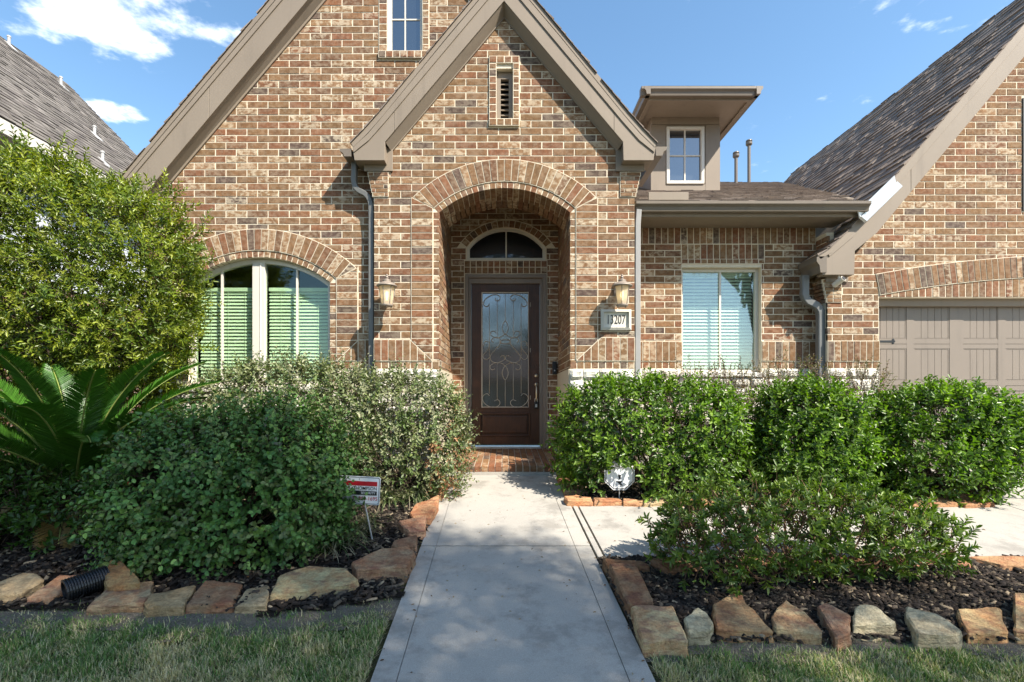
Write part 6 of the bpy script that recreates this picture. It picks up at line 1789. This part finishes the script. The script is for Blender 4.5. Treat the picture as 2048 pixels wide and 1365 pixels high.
# silvery hedge left of the porch
SL = m_leaf('silver_leaf', .45, .22, .45, (1.15, 1.3, .6))
scol = [(.155, .195, .060), (.105, .155, .038), (.21, .235, .10), (.075, .12, .028), (.27, .28, .15)]
rg = np.random.default_rng(33)
silv = [
 ('silvery green clipped bush left of the porch step', (X(810, 5.0), 5.0), [((X(792, 5.0), 5.0, .58), (.62, .42, .51)), ((X(842, 5.0), 4.95, .52), (.40, .40, .48)), ((X(735, 5.0), 5.0, .62), (.50, .40, .49)), ((X(815, 4.8), 4.75, .22), (.42, .32, .36)), ((X(880, 4.85), 4.85, .22), (.22, .28, .34))]),
 ('silvery green bush below the arched window', (X(560, 5.0), 5.1), [((X(560, 5.0), 5.1, .58), (.62, .38, .64)), ((X(640, 5.0), 5.08, .60), (.48, .38, .60)), ((X(470, 5.0), 5.1, .56), (.50, .38, .58))]),
]
for i, (lab, (bx, by), blobs) in enumerate(silv):
    t = thing('silverthorn_bush', (bx, by, G(bx, by)), lab, 'bush', 'silvery bushes left of the porch')
    P, D = shell(rg, 2300, blobs, 2.7, .62, .16, 3.2, gz)
    o, P, d, tl_ = foliage('foliage', SL, t, P, D, rg, 8, .15, .046, .024, scol, up=.3, jit=.6, young=(.30, .29, .22), fold=.22)
    sel = [q for q in range(len(P)) if D[q][2] > .4 or D[q][0] > .6][:150]
    if sel: foliage('sprig_foliage', SL, t, P[sel], D[sel], rg, 8, .24, .036, .017, scol[2:], up=.5, jit=.5, young=(.34, .33, .26))
    if i == 0:   # a dead patch near the step
        q = [k for k in range(len(P)) if P[k][0] > X(868, 4.9) and P[k][2] < .55 and P[k][1] < 4.95][:60]
        if q: foliage('dead_leaves', LB_, t, P[q] - np.array([0, .03, 0]), D[q], rg, 9, .12, .04, .017, [(.36, .19, .09), (.42, .25, .13), (.28, .14, .07)], up=-.5, jit=.4)
    twigs('twigs', t, P, d, tl_, rg, BARK, .002, 1000)
    stems(t, (bx, by, G(bx, by)), [P[k] * .8 + np.array([bx, by, .25]) * .2 for k in rg.choice(len(P), 14)], rg, BARK, .016, .005)

# dark round-leaved bush in front
LL_ = m_leaf('round_leaf', .5, .20, .4, (1.1, 1.5, .5))
lcol = [(.075, .165, .034), (.092, .195, .040), (.056, .130, .029), (.12, .215, .045), (.12, .165, .05)]
rg = np.random.default_rng(44)
bx, by = X(440, 3.5), 3.55
t = thing('loropetalum_bush', (bx, by, G(bx, by)), 'large dark green round-leaved bush beside the yard sign', 'bush')
blobs = [((X(455, 3.5), 3.58, .19), (.72, .44, .51)), ((X(365, 3.4), 3.44, .16), (.42, .36, .40)), ((X(545, 3.55), 3.62, .25), (.46, .40, .52)), ((X(480, 3.4), 3.38, .10), (.60, .32, .36)), ((X(560, 3.5), 3.56, .02), (.32, .34, .36)), ((X(355, 3.35), 3.38, .00), (.38, .28, .26))]
P, D = shell(rg, 4600, blobs, 2.3, .66, .16, 3.0, lambda x, y: gz(x, y) + .02)
o, P, d, tl_ = foliage('foliage', LL_, t, P, D, rg, 10, .20, .045, .034, lcol, up=.05, jit=.5, ang=1.2, flat=.75, fold=.1, curl=.12)
sel = [k for k in range(len(P)) if D[k][2] > .2 or D[k][0] < -.5][:260]
foliage('sprig_foliage', LL_, t, P[sel], D[sel], rg, 11, .24, .038, .027, lcol + [(.10, .11, .065)], up=.35, jit=.45, ang=1.2, flat=.5, young=(.11, .12, .075))
q = rg.choice(len(P), 45); foliage('red_leaves', LB_, t, P[q], D[q], rg, 1, .1, .03, .02, [(.30, .05, .03), (.35, .12, .04)], up=0, jit=.5)
twigs('twigs', t, P, d, tl_, rg, BARK, .002, 2500)
stems(t, (bx, by, G(bx, by)), [P[k] * .85 + np.array([bx, by, 0]) * .15 for k in rg.choice(len(P), 26)], rg, BARK, .013, .004)

# big yellow-green shrub by the corner of the house
YLf = m_leaf('waxmyrtle_leaf', .33, .36, .5, (1.35, 1.35, .3))
ycol = [(.155, .215, .022), (.105, .165, .02), (.205, .26, .026), (.07, .12, .016), (.25, .29, .034)]
rg = np.random.default_rng(55)
bx, by = X(160, 4.75), 4.75
t = thing('tall_shrub', (bx, by, G(bx, by)), 'tall yellow-green shrub at the corner of the house', 'shrub')
blobs = [((X(150, 4.75), 4.75, 2.35), (1.05, .62, .75)), ((X(248, 4.8), 4.85, 2.08), (.62, .50, .72)), ((X(40, 4.7), 4.7, 2.55), (.75, .60, .72)), ((X(272, 4.85), 4.9, 1.72), (.44, .40, .62)), ((X(120, 4.65), 4.6, 1.75), (.95, .50, .60)), ((X(-80, 4.7), 4.7, 2.2), (.7, .6, .9)), ((X(250, 4.7), 4.7, 1.5), (.55, .42, .42)), ((X(20, 5.0), 5.15, 1.15), (1.0, .40, .70)), ((X(190, 5.1), 5.25, 1.0), (.6, .35, .6))]
P, D = shell(rg, 11500, blobs, 2.1, .50, .22, 3.6, lambda x, y: np.full_like(x, .45))
o, P, d, tl_ = foliage('foliage', YLf, t, P, D, rg, 10, .16, .060, .020, ycol, up=.35, jit=.6, ang=.95, young=(.26, .27, .04))
twigs('twigs', t, P, d, tl_, rg, BARK, .0025, 2600)
for k in range(9):
    b0 = Vector((bx + rg.normal(0, .25), by + rg.normal(0, .12), G(bx, by) - .03)); tp = Vector(P[rg.integers(len(P))]); tp.z = max(tp.z, 2.0); mid = Vector((b0.x * .6 + tp.x * .4 + rg.normal(0, .08), b0.y, 1.0))
    pts = [b0 * (1 - s) ** 2 + mid * 2 * s * (1 - s) + tp * s * s for s in np.linspace(0, 1, 10)]
    MB().tube(pts, [.030 - .022 * s for s in np.linspace(0, 1, 10)], 8).build('stem', BARK, t, smooth=True)
stems(t, (bx, by, 1.2), [P[k] for k in rg.choice(len(P), 40)], rg, BARK, .010, .003, bow=.2)

# azalea in the right bed
AL = m_leaf('azalea_leaf', .38, .30, .45, (1.2, 1.45, .4))
acol = [(.13, .19, .030), (.095, .15, .026), (.17, .235, .036), (.07, .115, .022)]
rg = np.random.default_rng(66)
bx, by = X(1560, 3.1), 3.08
t = thing('azalea_bush', (bx, by, G(bx, by)), 'low open azalea bush in the right flower bed', 'bush')
blobs = [((X(1500, 3.08), 3.10, .00), (.50, .30, .30)), ((X(1620, 3.12), 3.14, -.01), (.45, .30, .28)), ((X(1420, 3.05), 3.06, -.04), (.34, .26, .24)), ((X(1740, 3.1), 3.12, -.02), (.38, .26, .24)), ((X(1830, 3.1), 3.10, -.05), (.24, .20, .19))]
P, D = shell(rg, 1400, blobs, 2.0, .42, .30, 4.5, lambda x, y: gz(x, y) + .05)
o, P, d, tl_ = foliage('foliage', AL, t, P, D, rg, 9, .10, .058, .022, acol, up=.45, jit=.55, ang=1.0, whorl=True, young=(.11, .18, .035))
foliage('lower_foliage', AL, t, P[::2] - d[::2] * .06, D[::2], rg, 4, .10, .04, .015, acol, up=.2, jit=.6)
twigs('twigs', t, P, d, tl_, rg, m_bark('azalea_twig', (.12, .06, .035), (.26, .16, .10)), .0025)
for k in range(34):
    cpt = P[rg.integers(len(P))]; b0 = Vector((cpt[0] * .45 + bx * .55 + rg.normal(0, .12), by + rg.normal(0, .06), G(bx, by) - .03))
    m = Vector((b0.x * .5 + cpt[0] * .5 + rg.normal(0, .05), b0.y * .5 + cpt[1] * .5, b0.z * .5 + cpt[2] * .5 + .03)); tp = Vector(cpt)
    MB().tube([b0 * (1 - s) ** 2 + m * 2 * s * (1 - s) + tp * s * s for s in np.linspace(0, 1, 7)], [.008 - .0055 * s for s in np.linspace(0, 1, 7)], 6).build('stem', bpy.data.materials['azalea_twig'], t, smooth=True)

# low dark plant at the left edge
rg = np.random.default_rng(77)
bx, by = X(55, 3.55), 3.6
t = thing('ground_plant', (bx, by, G(bx, by)), 'low dark green leafy plant below the palm fronds', 'plant')
P, D = shell(rg, 1100, [((bx - .25, by, .06), (.42, .30, .34)), ((bx + .25, by + .05, -.02), (.36, .26, .26)), ((bx - .2, by + .7, .25), (.7, .3, .45))], 2, .5, .2, 4, gz)
o, P, d, tl_ = foliage('foliage', HL, t, P, D, rg, 7, .12, .06, .03, [(.045, .105, .018), (.065, .135, .022)], up=.4)
twigs('stem', t, P, d, tl_, rg, BARK, .003)

# sago palm: every frond its own arching blade of leaflets
SGM = m_leaf('palm_leaflet', .3, .22, .5, (1.1, 1.6, .3))
rg = np.random.default_rng(88)
bx, by = X(150, 3.95), 3.95
t = thing('sago_palm', (bx, by, G(bx, by)), 'sago palm with long arching fronds left of the dark bush', 'palm')
mb = MB(); mb.lathe([(.16, -.05), (.17, .1), (.15, .26), (.10, .36), (0, .40)], (bx, by, G(bx, by)), seg=16); mb.build('trunk', m_bark('palm_trunk', (.05, .035, .022), (.13, .095, .06)), t)
crown = np.array([bx, by, G(bx, by) + .30])
RACH = m_plain('frond_rib', (.22, .26, .06), .5)
def frond(az, el, L, droop, dead=False):
    nseg = 66; ds = L / nseg; p = crown.copy(); e = el; pts = [p.copy()]; dirs = []
    for k in range(nseg):
        dv = np.array([math.cos(az) * math.cos(e), math.sin(az) * math.cos(e), math.sin(e)]); dirs.append(dv); p = p + dv * ds; pts.append(p.copy()); e -= droop * (k / nseg + .25) / nseg * 2
    POS, AX, NR, LN, WD = [], [], [], [], []
    hz = np.array([-math.sin(az), math.cos(az), 0])
    for k in range(6, nseg):
        s = k / nseg; dv = dirs[k]; up_ = np.cross(dv, hz); up_ = up_ if up_[2] > 0 else -up_
        ln = .19 * math.sin(math.pi * min(1, (s - .08) / .92 * .80 + .16)) ** .6
        for h_ in (0, .5):
            for sg in (-1, 1):
                POS.append(pts[k] + dv * ds * h_); AX.append(hz * sg * .85 + dv * (.42 + .3 * s) + up_ * (.38 + rg.normal(0, .05))); NR.append(up_ - hz * sg * .35); LN.append(ln * rg.uniform(.92, 1.05)); WD.append(.0115)
    n = len(POS); c = np.tile((.045, .125, .014) if not dead else (.22, .15, .05), (n, 1)) * rg.uniform(.75, 1.3, (n, 1))
    me = leaf_mesh('frond', np.array(POS), np.array(AX), np.array(NR), np.array(LN), np.array(WD), c, .2, .10); me.materials.append(SGM)
    o = bpy.data.objects.new('frond', me); link(o, t)
    MB().tube([tuple(q) for q in pts], [.009 - .006 * k / nseg for k in range(nseg + 1)], 6).build('rib', RACH, o, smooth=True)
for k in range(38):
    az = k * 2.3999 + rg.normal(0, .12); tier = k / 38
    if tier > .55 and math.sin(az) < -.45: continue
    frond(az, math.radians(72 - 62 * tier) + rg.normal(0, .05), rg.uniform(1.2, 1.5), .50 + .5 * tier)
for az in (-1.0, -2.2, -.3): frond(az, -.15, .8, .9, True)

# strap-leaved clumps by the sign and along the walk
GL_ = m_leaf('strap_leaf', .45, .25, .4)
def tuft(px_, py_, n, L, lab, seed, cols):
    rg = np.random.default_rng(seed); g0 = gnd(px_, py_)
    V = []; F = []; C = []
    for k in range(n):
        az = rg.uniform(0, 6.28); el = rg.uniform(.6, 1.45); ln = L * rg.uniform(.6, 1.2); w = .005; p = np.array([g0.x + rg.normal(0, .04), g0.y + rg.normal(0, .04), g0.z - .02]); b = len(V)
        hz = np.array([-math.sin(az), math.cos(az), 0]); m = 7; c = np.array(cols[rg.integers(len(cols))]) * rg.uniform(.7, 1.3)
        for s in range(m):
            ww = w * (1 - (s / (m - 1)) ** 2 * .9); V += [p - hz * ww, p + hz * ww]; C += [(*c, 1)] * 2
            p = p + np.array([math.cos(az) * math.cos(el), math.sin(az) * math.cos(el), math.sin(el)]) * ln / (m - 1); el -= rg.uniform(.25, .5)
        for s in range(m - 1): F.append((b + 2 * s, b + 2 * s + 1, b + 2 * s + 3, b + 2 * s + 2))
    me = np_mesh('grass_tuft', V, F, C); me.materials.append(GL_); o = bpy.data.objects.new('grass_tuft', me); COL.objects.link(o); tag(o, lab, 'grass tuft', 'strap-leaved tufts in the left bed')
tc_ = [(.06, .10, .03), (.18, .19, .10), (.24, .22, .14), (.09, .13, .045)]
tuft(705, 1075, 120, .30, 'strap-leaved tuft with dry tips at the foot of the sign stake', 1, tc_)
tuft(670, 1100, 100, .32, 'strap-leaved tuft below the dark bush near the sign', 2, tc_)
tuft(735, 1050, 110, .24, 'dry strap-leaved tuft behind the sign stake', 3, tc_[1:])
tuft(780, 1005, 120, .34, 'strap-leaved tuft under the silvery bush', 4, tc_)
tuft(832, 1000, 120, .34, 'strap-leaved tuft leaning over the orange walk stones', 5, tc_)
tuft(858, 985, 80, .28, 'strap-leaved tuft close to the last walk stones', 6, tc_)

# ------------------------------------------------------------------ lawn blades
GB = m_leaf('grass_blade', .55, .3, .3)
def blades(name, n, bb, fn, seed, hgt=(.014, .040)):
    rg = np.random.default_rng(seed); P = rg.uniform((bb[0], bb[2]), (bb[1], bb[3]), (n, 2)); P = np.array([q for q in P if fn(q[0], q[1], rg)])
    n = len(P); z = np.array([G(0, y) for y in P[:, 1]]) - .022
    base = np.concatenate([P, z[:, None]], 1); az = rg.uniform(0, 6.28, n); lean = rg.uniform(.1, 1.1, n); h = rg.uniform(hgt[0], hgt[1], n)
    dirh = np.stack([np.cos(az), np.sin(az), np.zeros(n)], 1); sd = np.stack([-np.sin(az), np.cos(az), np.zeros(n)], 1)
    w = rg.uniform(.0010, .0026, n)[:, None]
    h = h * (1 + .8 * np.array([noise.noise(Vector((p[0] * 9, p[1] * 9, 1))) for p in P]))
    mid = base + dirh * (np.sin(lean) * h * .5)[:, None] + np.array([0, 0, 1]) * (np.cos(lean) * h * .6)[:, None]
    tip = base + dirh * (np.sin(lean) * h * 1.2)[:, None] + np.array([0, 0, 1]) * (np.cos(lean) * h)[:, None]
    V = np.stack([base - sd * w, base + sd * w, mid + sd * w * .9, mid - sd * w * .9, tip + sd * w * .2, tip - sd * w * .2], 1).reshape(-1, 3)
    k = (np.arange(n) * 6)[:, None]; F = np.concatenate([k + np.array([[0, 1, 2, 3]]), k + np.array([[3, 2, 4, 5]])], 1).reshape(-1, 4)
    pn = np.array([noise.noise(Vector((p[0] * 2.2, p[1] * 2.2, 5))) + .6 * noise.noise(Vector((p[0] * 7, p[1] * 7, 9))) for p in P])
    straw = (rg.random(n) < np.clip(.50 - pn * .6, .08, .92))
    g = np.where(straw[:, None], np.array([.52, .45, .28]), np.array([.15, .24, .07])) * rg.uniform(.65, 1.35, (n, 1))
    C = np.repeat(np.concatenate([g, np.ones((n, 1))], 1), 6, 0)
    me = np_mesh(name, V, F, C); me.materials.append(GB); o = bpy.data.objects.new(name, me); COL.objects.link(o); o['kind'] = 'stuff'; return o
def lawn_l(x, y, rg):
    if x > wl_x(y) - .03: return False
    e = yl_front(x) - .13 + nz(x, y, 3, .14) - y
    return e > 0 and rg.random() < .55 + e * 5 or rg.random() < .10 and e > -.14
def lawn_r(x, y, rg):
    if x < wr_x(y) + .03: return False
    e = yr_front - .06 + nz(x, y, 3, .10) - y
    return e > 0 and rg.random() < .55 + e * 5 or rg.random() < .12 and e > -.1
tag(blades('grass', 170000, (-4.2, -.2, 1.75, 3.1), lawn_l, 1), 'short patchy lawn grass left of the walk', 'grass')
tag(blades('grass', 95000, (.5, 4.2, 1.75, 2.5), lawn_r, 2), 'short patchy lawn grass right of the walk', 'grass')

# ------------------------------------------------------------------ shade trees on the street side
TL = m_leaf('oak_leaf', .45, .28, .4)
ocol = [(.05, .085, .022), (.035, .066, .018), (.07, .105, .028)]
TB = m_bark('oak_bark', (.07, .055, .042), (.17, .14, .11))
def oak(x, y, blobs, n, seed, lab):
    rg = np.random.default_rng(seed); gz_ = G(x, y) - .05
    t = thing('oak_tree', (x, y, gz_), lab, 'tree', 'shade trees along the street')
    P, D = shell(rg, n, blobs, 2.0, .25, .3, 2.2)
    foliage('crown', TL, t, P, D, rg, 8, .34, .085, .036, ocol, up=.15, jit=.7)
    top = np.mean([b[0] for b in blobs], 0)
    mb = MB(); pts = [(x, y, gz_ - .1), (x + .03, y, gz_ + .5), (x + .02, y + .03, gz_ + 2.2), (x + (top[0] - x) * .5, y + (top[1] - y) * .5, top[2] - 1.2), tuple(top)]
    mb.tube(pts, [.24, .17, .14, .10, .03], 12)
    for q in rg.choice(len(P), 26):
        s = rg.uniform(.45, .9); b = Vector(pts[2]) * (1 - s) + Vector(pts[4]) * s; tp = Vector(P[q]); m = (b + tp) / 2 + Vector((0, 0, .25))
        mb.tube([b * (1 - v) ** 2 + m * 2 * v * (1 - v) + tp * v * v for v in np.linspace(0, 1, 6)], [.05, .042, .034, .026, .018, .008], 7)
    mb.build('trunk', TB, t, smooth=True)
oak(2.4, -2.4, [((1.8, -2.3, 7.0), (1.9, 1.5, 1.6)), ((3.8, -2.3, 7.3), (1.8, 1.4, 1.5)), ((0.2, -2.2, 6.9), (1.7, 1.3, 1.5)), ((2.6, -2.6, 8.3), (1.9, 1.1, .9)), ((5.0, -2.4, 7.0), (1.2, 1.1, 1.5))], 10500, 5, 'broad shade oak nearest the walk on the street side')
oak(8.4, -2.9, [((6.4, -2.8, 6.6), (1.6, 1.3, 1.4)), ((8.2, -2.8, 6.0), (1.5, 1.2, 1.3)), ((5.6, -2.7, 7.4), (1.3, 1.1, 1.2))], 3400, 6, 'smaller shade oak toward the driveway on the street side')

oak(-4.5, -13.0, [((-4.6, -13, 6.5), (2.8, 2.2, 2.2)), ((-3.0, -13, 5.4), (1.8, 1.8, 1.8)), ((-6.4, -13.2, 5.2), (2.0, 1.8, 1.9))], 2200, 8, 'shade oak across the street opposite the arched window')
oak(1.6, -13.0, [((1.4, -13, 5.6), (2.2, 2.0, 2.0)), ((3.4, -13, 5.0), (1.8, 1.8, 1.7)), ((-.6, -13, 4.6), (1.4, 1.4, 1.3))], 2400, 9, 'shade oak across the street opposite the porch')
OH = thing('opposite_house', (2, -26, -.9), 'low tan house with a brown hip roof across the street', 'house')
MB().box(-9, 12, -31, -23, -.95, 2.2).build('wall', m_paint('tan_wall', (.42, .33, .25), .8), OH)
mb = MB(); mb.add([(-9.6, -22.4, 2.2), (12.6, -22.4, 2.2), (12.6, -31.6, 2.2), (-9.6, -31.6, 2.2), (-5, -27, 5.4), (8, -27, 5.4)], [(0, 1, 5, 4), (1, 2, 5), (2, 3, 4, 5), (3, 0, 4), (3, 2, 1, 0)], (.16, .13, .115, 1)); mb.build('roof', SHINGLE, OH)
for x_ in (-6.5, -2, 6, 9.5): MB().box(x_ - .7, x_ + .7, -22.99, -22.9, -.1, 1.5).build('window', WHITE, OH)
MB().box(1.4, 2.5, -22.99, -22.88, -.9, 1.3).build('door', WOOD, OH)

LIT = m_attr('litter', .8)
rg = np.random.default_rng(99); POS, AX, NR, LN, WD, CO = [], [], [], [], [], []
for k in range(520):
    q = rg.random()
    if q < .22: y = rg.uniform(2.0, 5.4); x = wl_x(y) + (rg.random() ** 2) * 1.2 if rg.random() < .5 else wr_x(y) - (rg.random() ** 2) * 1.2; z = G(x, y) + .003
    elif q < .36: y = rg.uniform(yb0, yb1); x = wr_x(y) + .1 + rg.random() * 3.2; z = G(x, y) + .003
    elif q < .7: y = rg.uniform(2.65, 4.4); x = rg.uniform(-4.2, wl_x(y) - .05); z = bedz(x, y) + .012
    else: y = rg.uniform(2.42, 3.3); x = rg.uniform(wr_x(y) + .1, 4); z = bedz(x, y) + .012
    az = rg.uniform(0, 6.28); POS.append((x, y, z)); AX.append((math.cos(az), math.sin(az), rg.normal(0, .1))); NR.append((rg.normal(0, .3), rg.normal(0, .3), 1)); L_ = rg.uniform(.008, .026); LN.append(L_); WD.append(L_ * rg.uniform(.25, .6)); c = [(.22, .12, .05), (.30, .20, .09), (.12, .07, .04), (.34, .26, .14)][rg.integers(4)]; CO.append(c)
me = leaf_mesh('leaf_litter', np.array(POS, float), np.array(AX, float), np.array(NR, float), np.array(LN), np.array(WD), np.array(CO), .3, .1); me.materials.append(LIT)
o = bpy.data.objects.new('leaf_litter', me); COL.objects.link(o); tag(o, 'dry fallen leaves scattered on the walk and beds', 'litter', None, 'stuff')
